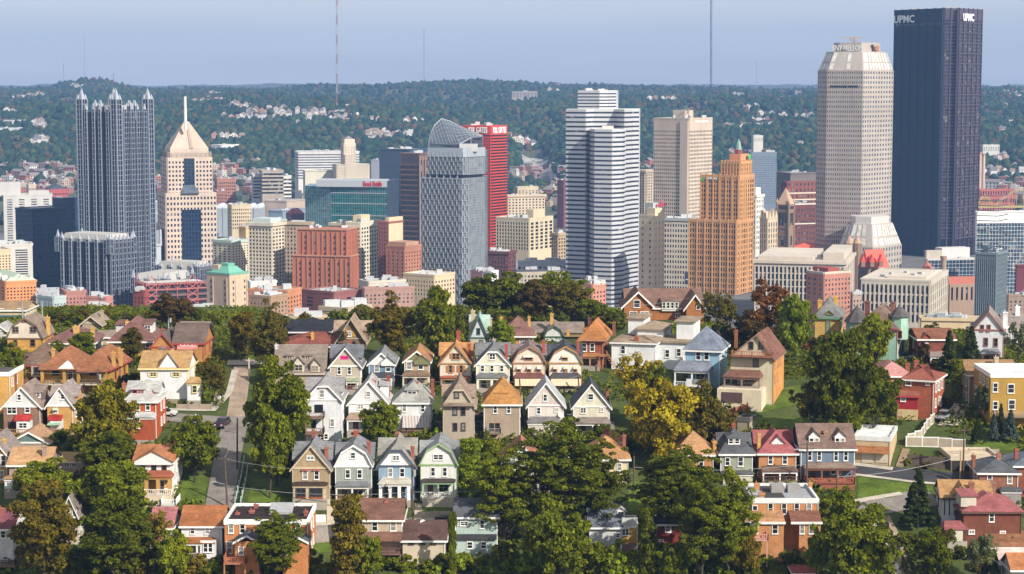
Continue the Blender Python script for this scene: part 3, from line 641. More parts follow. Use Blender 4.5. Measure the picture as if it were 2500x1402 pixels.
def wing(xl,xc,xr,ye,yr,yb,Y,th,ins=.6):
 ch,bk=T.chain_box(xl,xc,xr,ye,Y,th);z1=T.z(xc,ye,Y);T.block(ch,bk,0,z1,STN,'punch',(6,4),2,z1-12,z1-1,.6,.4,.4,GL_DARK)
 hiproof(T,'red_roof',TILE,ch+bk,z1,T.z(xc,yr,Y),ins,1.06);return ch,bk,z1
wing(1880,1975,2090,622,608,640,1800,20)
w_=wing(2096,2120,2170,655,612,690,1660,60,.3)
for xx in(2108,2130,2152):
 q=at(xx,640,1655);g=T.part('dormer',STN);g.box(q.x-1.6,q.y,q.z-4,q.x+1.6,q.y+8,q.z);T.part('dormer_roof',TILE).idx([(q.x-2,q.y-.2,q.z),(q.x+2,q.y-.2,q.z),(q.x,q.y-.2,q.z+6),(q.x-2,q.y+9,q.z),(q.x+2,q.y+9,q.z),(q.x,q.y+9,q.z+6)],[(0,1,2),(5,4,3),(0,2,5,3),(1,4,5,2),(0,3,4,1)])
for xx in(2073,2093):
 q=at(xx,600,1740);rr=[Vector((q.x+math.cos(k*math.pi/4)*4,q.y+math.sin(k*math.pi/4)*4))for k in range(8)];T.part('turret',STN).prism(rr,0,T.z(xx,594,1740));T.part('turret_roof',M_wall((.42,.28,.19),.9,True)).cone(rr,T.z(xx,594,1740),(q.x,q.y,T.z(xx,574,1740)))
T.done()
BN=M_wall((.37,.325,.285),.7,True);GLN=M_glass((.09,.10,.12),.14,.6,.6,.0);CRN=M_plain((.6,.58,.54),.35,.2,'crown_panel')
T=Tower('chamfered_tower','tall tan granite tower with chamfered corners, sloped crown and white lettering','skyscraper',2100,1850)
pts=[(1996,1868),(2018,1851),(2104,1837),(2120,1843),(2172,1873),(2178,1887)]
ch=px_chain(pts,300);bk=[ch[-1]+Vector((-4,40)),ch[0]+Vector((10,45))];z1=T.z(2080,172,1842)
T.block(ch,bk,0,z1,BN,'punch',(5,16,3,8,1),44,T.z(2080,690,1842),z1,.5,.5,.55,GLN)
onface(T,ch,1,2026,2100,209,214,'louvre_band',GL_DARK,.2,.75)
c=sum(ch+bk,Vector((0,0)))/len(ch+bk);z2=T.z(2080,126,1850);z3=T.z(2080,104,1853)
up=[c+(p-c)*.80 for p in ch+bk];T.part('sloped_crown',BN).prism(ch+bk,z1,z2,up)
up2=[c+(p-c)*.62 for p in ch+bk];T.part('sloped_crown',BN).prism(up2,z2,z3)
CWM=M_glass((.55,.53,.48),.4,.2,.4,0)
for k in range(len(ch)-1):
 S=T.newpart('crown_window',CWM);a,b,a2,b2=ch[k],ch[k+1],up[k],up[k+1];t,n,L=seg(a,b);nb=max(1,int(L/5))
 for i in range(nb):
  for f0,f1 in((.05,.38),(.46,.92)):
   q=[]
   for f,u in((f0,i+.15),(f0,i+.85),(f1,i+.85),(f1,i+.15)):
    p=a.lerp(b,u/nb).lerp(a2.lerp(b2,u/nb),f);q.append((p.x+n.x*.3,p.y+n.y*.3,z1+(z2-z1)*f))
   if k in(0,3,4)or(k==1 and i%3==0)or k==2:S.face(q)
t,n,L=seg(up2[1],up2[2]);q=up2[1]+n*2.0-t*6
text_mesh('BNY MELLON',5.6,M_plain((.6,.6,.58),.5,0,'sign_pale'),'sign_lettering',T.o,(q.x,q.y,T.z(2060,124,1840)),math.atan2(t.y,t.x),.6,L+8,.02)
t,n,L=seg(up2[3],up2[4]);q=up2[3]+n*1.2;zs=T.z(2148,119,1850);EM=lambda u,v,d:(q.x+t.x*u+n.x*d,q.y+t.y*u+n.y*d,zs+v)
for nm,c_,pts_ in(('sign_emblem',(.05,.035,.045),[(L*.35,4),(L*.5,4),(L*.6,0),(L*.5,-4),(L*.4,-4),(L*.48,0)]),('sign_emblem',(.32,.13,.06),[(L*.6,0),(L*.72,3),(L*.9,3),(L*.9,-2.5),(L*.75,-2.5)])):
 mb=MB();k_=len(pts_);mb.idx([EM(u,v,0)for u,v in pts_]+[EM(u,v,.5)for u,v in pts_],[tuple(range(k_)),tuple(range(2*k_-1,k_-1,-1))]+[(i,i+k_,(i+1)%k_+k_,(i+1)%k_)for i in range(k_)]);mb.build(nm,M_plain(c_,.6,0,'sign_bronze'),T.o)
q=at(2078,92,1860);m_=T.part('roof_crane',M_plain((.3,.26,.24),.6,.2,'crane_steel'));m_.box(q.x-11,q.y,q.z-.5,q.x+11,q.y+1,q.z+.6);m_.tube((q.x+3,q.y,z3),(q.x+3,q.y,q.z),1.0,1.4);m_.box(q.x,q.y-1,q.z-3,q.x+6,q.y+2,q.z-.5)
pts2=[(2050,1812),(2068,1799),(2130,1789),(2160,1795),(2200,1820)];c2=px_chain(pts2,610);b2=[c2[-1]+Vector((-4,22)),c2[0]+Vector((4,24))];za=T.z(2120,600,1802);zb=T.z(2120,545,1810);zc=T.z(2120,527,1814)
T.block(c2,b2,0,za,BN,'punch',(3,10,5,6),6,T.z(2120,690,1802),za,.5,.5,.5,GLN,wname='annex_wall');cc=sum(c2+b2,Vector((0,0)))/len(c2+b2)
u3=[cc+(p-cc)*.72 for p in c2+b2];T.part('annex_crown',BN).prism(c2+b2,za,zb,u3);T.part('annex_top',CRN).prism([cc+(p-cc)*.62 for p in c2+b2],zb,zc)
for k in range(len(c2)-1):
 S=T.newpart('crown_window',CWM);a,b,a2,b2_=c2[k],c2[k+1],u3[k],u3[k+1];t,n,L=seg(a,b);nb=max(2,int(L/5))
 for i in range(nb):
  for f0,f1 in((.05,.35),(.45,.95)):
   q=[]
   for f,u in((f0,i+.15),(f0,i+.85),(f1,i+.85),(f1,i+.15)):
    p=a.lerp(b,u/nb).lerp(a2.lerp(b2_,u/nb),f);q.append((p.x+n.x*.3,p.y+n.y*.3,za+(zb-za)*f))
   if not(k==1 and 2<i<6):S.face(q)
T.done()
SD=M_plain((.004,.009,.032),.8,0,'shaded_steel');SR=M_plain((.062,.045,.066),.6,0,'sunlit_steel');GS=M_glass((.006,.010,.030),.3,.4,.2,0);GS2=M_glass((.035,.03,.045),.14,.6,.5,.05)  # sun and shade put into the steel colour: left faces dark, right faces lighter
T=Tower('dark_steel_tower','tallest tower, black weathered steel columns and white lettering at the top','skyscraper',2310,2130)
pts=[(2180,2192),(2297,2130),(2299,2136),(2334,2135),(2335,2131),(2391,2174)]
ch=px_chain(pts,300);bk=[ch[-1]+Vector((-8,30)),ch[0]+Vector((12,40))];z1=T.z(2300,22,2140)
T.part('glass_wall',GS).prism(ch+bk,0,z1)
zb=20;nf=63;fh=(z1-zb-14)/nf
for k,(a,b)in enumerate(zip(ch[:-1],ch[1:])):
 t,n,L=seg(a,b);Mt=T.part('steel_column',SD if k in(0,1)else SR)
 if L<3:continue
 main={0:6,2:2,4:5}.get(k,1);fine=main*5
 if k!=2:
  for i in range(fine+1):obox(Mt,a,t,n,L*i/fine-.16,L*i/fine+.16,-.1,.3,0,z1-9)
 for i in range(main+1):obox(Mt,a,t,n,max(0,L*i/main-.6),min(L,L*i/main+.6),-.1,1.3,0,z1+1)
 Sp=T.part('spandrel',SD if k in(0,1)else SR)
 for j in range(nf+1):
  big=j%3==0;zz=zb+j*fh;obox(Sp,a,t,n,.05,L-.05,-.1,.9 if big else .22,zz-(.7 if big else .5),zz+(.7 if big else .5))
 obox(Sp,a,t,n,.03,L-.03,-.1,.45,z1-12,z1+.5)
 obox(T.part('louvre_band',GL_DARK),a,t,n,.3,L-.3,.2,.5,z1-17,z1-13.5)
a,b=ch[2],ch[3];t,n,L=seg(a,b)
for j in range(nf):obox(T.part('notch_window',GS2),a,t,n,L*.04,L*.46,.0,.2,zb+j*fh+.6,zb+(j+1)*fh-.6)
obox(T.part('notch_frame',SR),a,t,n,L*.49,L*.54,-.1,.8,0,z1)
a,b=ch[4],ch[5];t,n,L=seg(a,b)
for i in range(5):
 for j in range(0,nf,3):obox(T.part('bay_window',GS2),a,t,n,L*i/5+1,L*(i+1)/5-1,.05,.18,zb+j*fh+1,zb+(j+3)*fh-1)
t,n,L=seg(ch[0],ch[1]);q=ch[0]+t*.5+n*1.4
text_mesh('UPMC',8.2,WHT,'sign_lettering',T.o,(q.x,q.y,T.z(2200,55,2160)),math.atan2(t.y,t.x),.5,hit(ch[0],t,2235,50)-.5,.015)
t,n,L=seg(ch[4],ch[5]);u0=hit(ch[4],t,2348,50);u1=hit(ch[4],t,2374,50);q=ch[4]+t*u0+n*1.5
text_mesh('UPMC',8.2,WHT,'sign_lettering',T.o,(q.x,q.y,T.z(2350,52,2140)),math.atan2(t.y,t.x),.5,u1-u0,.03)
T.roof_units(ch,bk,z1,12,UNITM,9,4);q=at(2340,16,2165)
for dx in(0,3,6,-8):T.part('antenna',M_plain((.6,.6,.6),.5,.3,'antenna_metal')).tube((q.x+dx,q.y,z1),(q.x+dx,q.y,z1+3+(dx%4)),.2,n=4)
T.done()
STW=M_wall((.52,.46,.38),.85,True)
T,ch,bk,z1=simple('government_block','long pale stone government block with columns in front of the courthouse',1830,2062,2098,642,1560,14,STW,'pier',(22,5),5,pw=.4,ph=.2,dep=.9,glass=GL_DARK,cornice=1.2,yb=735,units=10,topm=4,cat='government building',roof=M_plain((.42,.36,.3),.9,0,'roof_gravel'))
add_box(T,'penthouse',STW,1850,1985,2010,628,642,1575,14);add_box(T,'penthouse',STW,2010,2060,2080,618,642,1580,14);T.done()
RBK=M_wall((.38,.17,.12),.85,True)
T,ch,bk,z1=simple('red_brick_block','red brick block with stone-framed bays in front of the government block',1970,2012,2076,668,1330,58,RBK,'punch',(3,8),7,pw=.55,ph=.5,dep=.4,glass=GL_OFF,yb=760,units=3,cap=M_wall((.5,.42,.34),.8,True));add_box(T,'bay',M_wall((.28,.07,.05),.85,True),1985,2022,2048,655,668,1335,58);T.done()
T,ch,bk,z1=simple('stone_office_block','grey limestone office block with arched ground floor and roof equipment',2103,2270,2314,688,1430,20,M_wall((.47,.42,.34),.85,True),'pier',(15,9),4,pw=.42,ph=.22,dep=.8,glass=GL_DARK,yb=790,units=8,topm=3,cat='government building',roof=M_plain((.5,.44,.36),.9,0,'roof_gravel'))
add_box(T,'penthouse',STW,2165,2262,2290,677,690,1445,20);T.done()
simple('low_tan_office','low tan office with ribbon windows and roof boxes below the ridge',2246,2395,2400,776,1000,8,M_wall((.52,.40,.24),.85,True),'punch',(14,1),4,pw=.22,ph=.5,dep=.4,glass=M_glass((.05,.08,.12),.1,.4,.5,.05),yb=815,units=6,maxwin=60)[0].done()
JST=M_wall((.30,.21,.15),.9,True);JTL=M_plain((.36,.105,.06),.8,0,'brick_tile')
T=Tower('stone_jail','brown stone jail with a red tiled roof, conical roof and round tower','jail',2330,1560)
ch,bk=T.chain_box(2313,2318,2390,694,1560,82);z1=T.z(2340,694,1560);T.block(ch,bk,0,z1,JST,'punch',(1,6),1,T.z(2340,735,1560),T.z(2340,700,1560),.6,.1,.8,GL_DARK);hiproof(T,'tiled_roof',JTL,ch+bk,z1,T.z(2340,676,1560),.2,1.04)
q=at(2263,672,1600);rr=[Vector((q.x+math.cos(k*math.pi/4)*8,q.y+math.sin(k*math.pi/4)*8))for k in range(8)];T.part('octagon',JST).prism(rr,0,q.z);T.part('conical_roof',JTL).cone([Vector((q.x,q.y))+(p-Vector((q.x,q.y)))*1.1 for p in rr],q.z,(q.x,q.y,T.z(2263,636,1600)))
q=at(2304,627,1585);rr=[Vector((q.x+math.cos(k*math.pi/6)*2.3,q.y+math.sin(k*math.pi/6)*2.3))for k in range(12)];T.part('round_tower',JST).prism(rr,0,q.z);T.part('tower_cap',JST).prism([Vector((q.x,q.y))+(p-Vector((q.x,q.y)))*1.2 for p in rr],q.z-1.5,q.z+.5);T.done()
T,ch,bk,z1=simple('grey_glass_slab','slender grey glass slab with rooftop box at the right edge',2382,2433,2458,621,1240,30,M_plain((.20,.25,.27),.4,.3,'grey_frame'),'plain',units=2)
T.done()if False else None
for k,(A,B)in enumerate(zip(ch[:-1],ch[1:])):
 t,n,L=seg(A,B);obox(T.part('glass_wall',M_glass((.10,.14,.16),.15,.2,.5,0)),A,t,n,.4,L-.4,.05,.2,0,z1-4)
 for i in range(11):obox(T.part('mullion',M_plain((.28,.33,.35),.4,.3,'grey_mullion')),A,t,n,L*i/10-.15,L*i/10+.15,0,.5,0,z1-.5)
 for j in range(38):obox(T.part('floor_line',M_plain((.07,.09,.1),.5,.3,'floor_line')),A,t,n,.2,L-.2,0,.3,j*3.1,j*3.1+.5)
add_box(T,'rooftop_box',M_plain((.10,.14,.17),.5,.2,'roof_box'),2399,2412,2420,602,622,1250,30);T.done()
T,ch,bk,z1=simple('white_grid_glass_building','wide glass office building with white grid and thick white top band',2382,2386,2560,518,1760,84,M_plain((.75,.75,.72),.5,0,'white_frame'),'plain',units=6)
t,n,L=seg(ch[1],ch[2])if len(ch)>2 else seg(ch[0],ch[1]);A=ch[1]if len(ch)>2 else ch[0];zt=T.z(2450,545,1760);obox(T.part('glass_wall',M_glass((.02,.05,.075),.1,.6,.6,.1)),A,t,n,.2,L,.02,.3,0,zt)
for i in range(24):obox(T.part('mullion',M_plain((.6,.6,.6),.5,0,'white_mullion')),A,t,n,L*i/23-.12,L*i/23+.12,0,.6,0,zt)
for j in range(24):zz=zt-j*3.3;obox(T.part('floor_line',M_plain((.6,.6,.6),.5,0,'white_mullion')),A,t,n,0,L,0,.5,zz-.16,zz+.16)
T.done()
T,ch,bk,z1=simple('glass_low_building','low dark glass building with white penthouse at the foot of the black tower',2257,2264,2385,634,1830,80,M_plain((.5,.5,.5),.5,0,'white_frame'),'plain',units=2)
t,n,L=seg(ch[1],ch[2]);obox(T.part('glass_wall',M_glass((.015,.035,.06),.1,.5,.6,.05)),ch[1],t,n,.2,L,.02,.3,0,z1-1)
for i in range(15):obox(T.part('mullion',M_plain((.5,.52,.54),.5,0,'pale_mullion')),ch[1],t,n,L*i/14-.12,L*i/14+.12,0,.6,0,z1-.5)
for j in range(10):obox(T.part('floor_line',M_plain((.5,.52,.54),.5,0,'pale_mullion')),ch[1],t,n,0,L,0,.5,z1-1-j*3.4,z1-.7-j*3.4)
add_box(T,'penthouse',M_wall((.55,.54,.52),.7,True),2283,2300,2368,606,634,1838,70);add_box(T,'stair_core',M_wall((.45,.40,.33),.8,True),2257,2262,2300,612,632,1832,80);T.done()
simple('dark_red_block','dark red brick block cut by the right picture edge',2479,2482,2560,650,1480,70,M_wall((.12,.03,.035),.85,True),'plain',units=2)[0].done()
CRW=M_wall(CREAM,.8,True)
T,ch,bk,z1=simple('cream_department_store','cream office block with tall window rows and a blank tower beside the red tower',1212,1292,1349,535,1880,33,CRW,'punch',(12,5),8,pw=.4,ph=.3,dep=.7,glass=GL_DARK,yb=612,units=6);add_box(T,'core',CRW,1285,1302,1330,512,535,1893,33);T.done()
simple('cream_stepped_block','cream stone block with deep cornice behind the cream office block',1236,1240,1330,478,2150,72,M_wall((.50,.42,.31),.85,True),'punch',(2,11),8,pw=.55,ph=.5,dep=.6,glass=GL_DARK,cornice=1,yb=540,units=3,maxwin=40)[0].done()
T,ch,bk,z1=simple('cream_stepped_tower_top','small cream stepped tower above the cornice block beside the motorway',1258,1264,1314,458,2230,70,M_wall((.52,.44,.32),.85,True),'punch',(2,6),4,yb=480,units=1,maxwin=30);T.done()
simple('dark_brown_block','dark brown brick block at the foot of the red tower',1180,1241,1258,617,1640,22,M_wall((.13,.05,.045),.85,True),'punch',(9,3),6,pw=.55,ph=.5,dep=.4,glass=GL_DARK,yb=690,units=8,cornice=.8)[0].done()
simple('low_white_block','low white flat-roofed block left of the striped tower',1257,1262,1386,640,1700,76,M_wall((.55,.56,.58),.8,True),'punch',(1,10),3,pw=.5,ph=.5,yb=690,units=7,maxwin=30,roof=ROOFW)[0].done()
simple('low_stone_block','low dark-fronted stone block in front of the white block',1257,1260,1384,662,1620,78,M_wall((.42,.36,.28),.85,True),'punch',(1,14),3,pw=.5,ph=.45,glass=GL_DARK,yb=700,units=5,cap=M_plain((.06,.06,.07),.8,0,'black_cornice'),maxwin=40)[0].done()
simple('narrow_tan_block','narrow tan stone block squeezed beside the striped tower',1347,1362,1386,572,1790,40,M_wall((.44,.33,.21),.85,True),'punch',(3,4),7,pw=.5,ph=.4,glass=GL_DARK,yb=640,units=2,cornice=.8,maxwin=40)[0].done()
simple('slim_maroon_block','slim maroon apartment slab with pale balcony stack near the motorway',1361,1376,1392,442,2560,40,M_wall((.17,.06,.07),.85,True),'punch',(3,2),12,pw=.5,ph=.5,yb=500,units=1,maxwin=40)[0].done()
T=Tower('red_brick_tower','stepped red-brown brick block with vertical piers and few windows','office building',832,1490);RB2=M_wall((.36,.135,.075),.85,True)
for(xl,xc,xr,yt,Y)in((715,855,874,626,1490),(727,846,872,561,1494)):
 ch,bk=T.chain_box(xl,xc,xr,yt,Y,14);z1=T.z(xc,yt,Y);T.block(ch,bk,0,z1,RB2)
 for A,B in zip(ch[:-1],ch[1:]):
  t,n,L=seg(A,B);m_=max(2,int(L/3.6))
  for i in range(m_+1):obox(T.part('pier',RB2),A,t,n,L*i/m_-.35,L*i/m_+.35,0,.7,0,z1-(2 if i%3 else 0))
  for i in range(1,m_,2):
   for j in range(9):
    zz=z1-6-j*4.2;p=A+t*(L*(i+.5)/m_);s_=(Vector((p.x,p.y,zz)),.8,.3,2.2,math.atan2(t.y,t.x),GL_DARK);T.wins.append(s_)
  obox(T.part('coping',M_wall((.42,.2,.13),.8,True)),A,t,n,-.1,L+.1,-.5,.9,z1-.6,z1+.5)
 T.roof_units(ch,bk,z1,5,UNITM,int(xl))
T.done()
simple('brown_cream_block','brown and cream block partly hidden behind the red brick tower',691,757,762,545,1560,12,M_wall((.38,.29,.21),.85,True),'punch',(8,2),16,pw=.5,ph=.45,dep=.5,glass=GL_DARK,cornice=1,yb=710,units=3,maxwin=60)[0].done()
T,ch,bk,z1=simple('cream_tall_block','tall cream block with deep window rows and a corniced top',608,663,693,548,1520,24,M_wall((.56,.50,.38),.85,True),'punch',(7,4),16,pw=.42,ph=.42,dep=.5,glass=GL_DARK,cornice=1.2,yb=700,units=0);add_box(T,'penthouse',M_plain((.45,.52,.5),.6,0,'penthouse_panel'),618,660,684,534,548,1526,24);T.done()
T,ch,bk,z1=simple('cream_wing_block','pale cream block with grid of dark windows left of the brown-red wing',845,880,930,545,1580,24,M_wall((.60,.54,.42),.85,True),'punch',(4,8),15,pw=.4,ph=.42,dep=.5,glass=GL_DARK,yb=700,units=4);add_box(T,'core',M_wall((.58,.47,.30),.85,True),862,882,903,526,545,1588,24);T.done()
simple('cream_dark_strip_block','cream block with a dark vertical strip behind the red brick tower',806,850,890,548,1640,28,M_wall((.56,.48,.34),.85,True),'punch',(4,4),14,pw=.6,ph=.45,dep=.5,glass=GL_DARK,yb=700,units=4,cornice=.8,maxwin=60)[0].done()
T,ch,bk,z1=simple('maroon_and_tan_block','maroon brick block with a tan blank side wall',924,948,984,544,1535,30,M_wall((.27,.10,.085),.85,True),'punch',(4,0),15,pw=.55,ph=.5,dep=.4,glass=GL_DARK,yb=700,units=3)
onface(T,ch,1,949,983,530,700,'tan_wall',M_wall((.58,.46,.30),.85,True),-3,.15);T.done()
T,ch,bk,z1=simple('red_brown_setback_block','red-brown brick setback block with grey rooftop plant',943,988,1028,604,1500,34,M_wall((.36,.16,.10),.85,True),'punch',(4,6),9,pw=.65,ph=.5,dep=.4,glass=GL_DARK,yb=695,units=5);add_box(T,'upper_storey',M_wall((.40,.24,.16),.85,True),948,990,1022,592,606,1503,34);T.done()
simple('cream_corner_block','cream block with green cornice above the cream windowless tower',520,566,613,590,1560,36,M_wall((.56,.49,.37),.85,True),'punch',(4,7),12,pw=.55,ph=.5,dep=.4,glass=GL_DARK,yb=675,units=4,cornice=.6,cap=M_plain((.4,.5,.44),.7,0,'copper'))[0].done()
T=Tower('cream_blank_tower','nearly windowless cream tower with a flat green copper roof','telephone exchange',545,1330);CB=M_wall((.49,.385,.27),.85,True)
ch,bk,z0,z1=add_box(T,'wall',CB,504,560,606,672,800,1330,36)
add_box(T,'core',CB,517,533,547,647,674,1340,36)
GRN=M_plain((.13,.36,.27),.6,0,'copper_roof');c=sum(ch+bk,Vector((0,0)))/4
T.part('copper_roof',GRN).prism([c+(p-c)*1.03 for p in ch+bk],z1,z1+1.2);T.part('copper_roof',GRN).prism([c+(p-c)*.8 for p in ch+bk],z1+1.2,z1+5,[c+(p-c)*.45 for p in ch+bk]);T.part('copper_roof',GRN).prism([c+(p-c)*.35 for p in ch+bk],z1+5,z1+7)
for k,(A,B)in enumerate(zip(ch[:-1],ch[1:])):
 t,n,L=seg(A,B)
 for u in(.2,.8):
  obox(T.part('pilaster',CB),A,t,n,L*u+1.5,L*u+2.1,-.1,.5,0,z1-2)
  for j in range(9):p=A+t*L*u;T.wins.append((Vector((p.x,p.y,z1-5-j*4.1)),1.0,.3,1.9,math.atan2(t.y,t.x),GL_DARK))
T.done()
T=Tower('parking_structure','dark parking structure wrapped in red steel trusses','car park',420,1400);RS=M_plain((.52,.13,.10),.6,.1,'red_steel');SLB=M_wall((.16,.10,.10),.85,True)
ch,bk=T.chain_box(336,355,506,690,1400,64);z1=T.z(400,695,1400)
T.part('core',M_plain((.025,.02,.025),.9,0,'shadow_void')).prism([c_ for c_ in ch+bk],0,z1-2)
for k,(A,B)in enumerate(zip(ch[:-1],ch[1:])):
 t,n,L=seg(A,B);nb=max(1,round(L/7))
 for j in range(7):obox(T.part('deck_slab',SLB),A,t,n,0,L,-1,1.2,z1-1-j*4,z1-j*4+.6)
 P3=lambda u,z,d=1.6:(A.x+t.x*u+n.x*d,A.y+t.y*u+n.y*d,z)
 for i in range(nb+1):
  T.part('red_truss',RS).tube(P3(L*i/nb,0),P3(L*i/nb,z1+1),.28,n=4)
  if i<nb and i%4==0:
   for j in range(6):T.part('red_truss',RS).tube(P3(L*i/nb,z1-j*5),P3(L*(i+1)/nb,z1-j*5-5),.3,n=4);T.part('red_truss',RS).tube(P3(L*(i+1)/nb,z1-j*5),P3(L*i/nb,z1-j*5-5),.3,n=4)
   T.part('red_truss',RS).tube(P3(L*i/nb,z1+1),P3(L*(i+.5)/nb,z1+6),.3,n=4);T.part('red_truss',RS).tube(P3(L*(i+1)/nb,z1+1),P3(L*(i+.5)/nb,z1+6),.3,n=4)
  elif i<nb:T.part('red_truss',RS).tube(P3(L*i/nb,z1-4),P3(L*(i+.5)/nb,z1+.5),.24,n=4);T.part('red_truss',RS).tube(P3(L*(i+.5)/nb,z1+.5),P3(L*(i+1)/nb,z1-4),.24,n=4)
 for dz in(0,4,12):T.part('red_truss',RS).tube(P3(0,z1-dz),P3(L,z1-dz),.3,n=4)
c=sum(ch+bk,Vector((0,0)))/4;T.part('roof',M_plain((.5,.46,.42),.9,0,'pale_roof')).prism([c+(p-c)*.9 for p in ch+bk],z1-1,z1+.5);T.done()
GLW=M_wall((.46,.45,.43),.8,True)
T,ch,bk,z1=simple('limestone_setback_block','pale grey limestone setback block at the left picture edge',8,8,127,478,1900,75,GLW,'punch',(4,14),18,pw=.55,ph=.5,dep=.5,glass=GL_OFF,yb=590,units=3)
add_box(T,'upper_storeys',GLW,-20,-20,50,446,480,1905,75);add_box(T,'upper_storeys',GLW,70,70,120,466,480,1908,75);T.done()
T,ch,bk,z1=simple('blue_glass_block','dark blue glass block stepped in two heights left of the spiky tower',38,78,157,512,1700,40,M_plain((.02,.04,.07),.4,.3,'blue_frame'),'plain',units=2)
def glaze(T,ch,z1,nc,fh,glass,frame,lw=.12):
 for A,B in zip(ch[:-1],ch[1:]):
  t,n,L=seg(A,B);obox(T.part('glass_wall',glass),A,t,n,.1,L-.1,.02,.15,0,z1-.6);k=max(2,int(L/nc))
  for i in range(k+1):obox(T.part('mullion',frame),A,t,n,L*i/k-lw,L*i/k+lw,0,.3,0,z1)
  for j in range(int(z1/fh)):obox(T.part('floor_line',frame),A,t,n,0,L,0,.25,z1-j*fh-lw*2,z1-j*fh)
FRB=M_plain((.02,.05,.085),.4,.3,'blue_frame')
glaze(T,ch,z1,3,4,GL_BLUE,FRB);ch,bk,z0,z2=add_box(T,'upper_block',FRB,128,150,194,484,720,1730,35);glaze(T,ch,z2,3,4,M_glass((.015,.04,.08),.1,.3,.6,0),FRB);T.done()
simple('pale_panel_office','pale panelled office with tight windows at the left edge',-30,-30,79,600,1440,72,M_wall((.47,.46,.43),.8,True),'punch',(2,14),12,pw=.45,ph=.45,dep=.4,glass=GL_DARK,yb=680,units=8)[0].done()
T,ch,bk,z1=simple('cream_setback_office','cream setback office with dark window pairs at the left edge',-40,-5,26,612,1380,60,M_wall((.60,.44,.28),.8,True),'punch',(2,4),8,pw=.5,ph=.5,glass=GL_DARK,yb=675,units=1);T.done()
T,ch,bk,z1=simple('orange_hotel','orange brick hotel with pale green pitched roof at the left edge',-30,14,88,690,1290,62,M_wall((.55,.23,.09),.85,True),'punch',(4,9),5,pw=.5,ph=.5,glass=GL_DARK,yb=740,units=0,cat='hotel');hiproof(T,'green_roof',M_plain((.36,.44,.32),.7,0,'pale_copper'),ch+bk,z1+.9,T.z(40,668,1300),.5,1.03)
for A,B in zip(ch[:-1],ch[1:]):
 t,n,L=seg(A,B)
 for i in range(3):p=A+t*(L*(i+.5)/3);T.part('roof_gable',M_plain((.55,.5,.42),.7,0,'gable_paint')).idx([(*(p-t*3.5+n*.6),z1),(*(p+t*3.5+n*.6),z1),(*(p+n*.6),z1+4),(*(p-t*3.5-n*3),z1),(*(p+t*3.5-n*3),z1),(*(p-n*3),z1+4)],[(0,1,2),(5,4,3),(0,2,5,3),(1,4,5,2)])
T.done()
LOW=[('small pink-brown brick block below the low glass annex',150,160,210,714,1240,70,(.36,.17,.14),(2,6),3),('salmon brick warehouse with blank side at the foot of the spired annex',212,258,274,728,1200,20,(.42,.19,.15),(4,2),3),('grey-white ribbed low building under the blue glass block',88,92,142,706,1330,78,(.40,.42,.44),(1,16),2),('red brick block at the left end of the parking structure',326,352,362,712,1290,30,(.26,.06,.045),(3,2),5),('orange brick block with pale window surrounds behind the tree',606,700,735,712,1220,20,(.46,.20,.10),(12,5),5),('white tiled penthouse block right of the cream blank tower',606,612,675,690,1290,70,(.60,.58,.54),(1,6),3),('tan brick block with white windows left of the brick hall',610,660,700,726,1160,30,(.34,.22,.14),(6,5),4),('large plum brick hall with flat roof and roof plant',737,815,886,716,1240,38,(.22,.085,.075),(2,3),3),('white and red row building in front of the setback block',876,900,990,690,1330,60,(.50,.45,.38),(4,12),3),('tan stone corner block with dark cornice',985,1060,1110,674,1400,34,(.55,.43,.28),(11,7),4),('long low brown row building beside the ridge trees',884,890,1010,706,1250,72,(.33,.2,.16),(2,12),3),('white stair-tower building with two windows beside the dark brown block',1178,1200,1216,664,1480,40,(.66,.66,.64),(2,1),3),('dark maroon low block left of the white stair-tower building',1150,1178,1182,664,1500,15,(.16,.07,.08),(4,1),4),('pink brick apartment block with small windows below the striped tower',1430,1446,1478,698,1150,40,(.48,.22,.15),(2,4),5),('pale flat building with roof plant behind the pink brick block',1405,1436,1470,690,1190,40,(.5,.44,.36),(3,3),3),('cream flat block below the black roof house',690,790,812,782,640,20,(.55,.42,.28),(3,2),2),('beige flat roof building with white ductwork beside the brick hall',780,846,905,758,690,30,(.42,.34,.26),(3,3),2),('orange awninged storefront block below the glass annex',200,262,280,752,1100,20,(.5,.2,.12),(5,2),2),('cluster block with turquoise roof vents at the left',92,130,160,728,1130,40,(.36,.42,.42),(5,4),2),('small brown stone block beside the stone office block',2075,2082,2104,720,1350,60,(.34,.25,.2),(2,3),4),('red-roofed stone block under the white grid building',2456,2462,2530,722,1380,80,(.28,.2,.15),(1,6),3),('silver plant building behind the ornate brick house',522,548,566,772,700,30,(.4,.42,.44),(2,2),2),('flat white plant building right of the cream blank tower',470,500,532,768,760,40,(.5,.5,.48),(3,3),2)]
for k,(lb,xl,xc,xr,yt,Y,th,c,cols,rows)in enumerate(LOW):
 simple('low_building',lb,xl,xc,xr,yt,Y,th,M_wall(c,.85,True),'punch',cols,rows,pw=.55,ph=.5,dep=.35,glass=GL_DARK if k%2 else GL_OFF,yb=yt+rows*13,units=5,roof=(ROOFW if k%3==0 else ROOFGREY),maxwin=24,cat='building')[0].done()
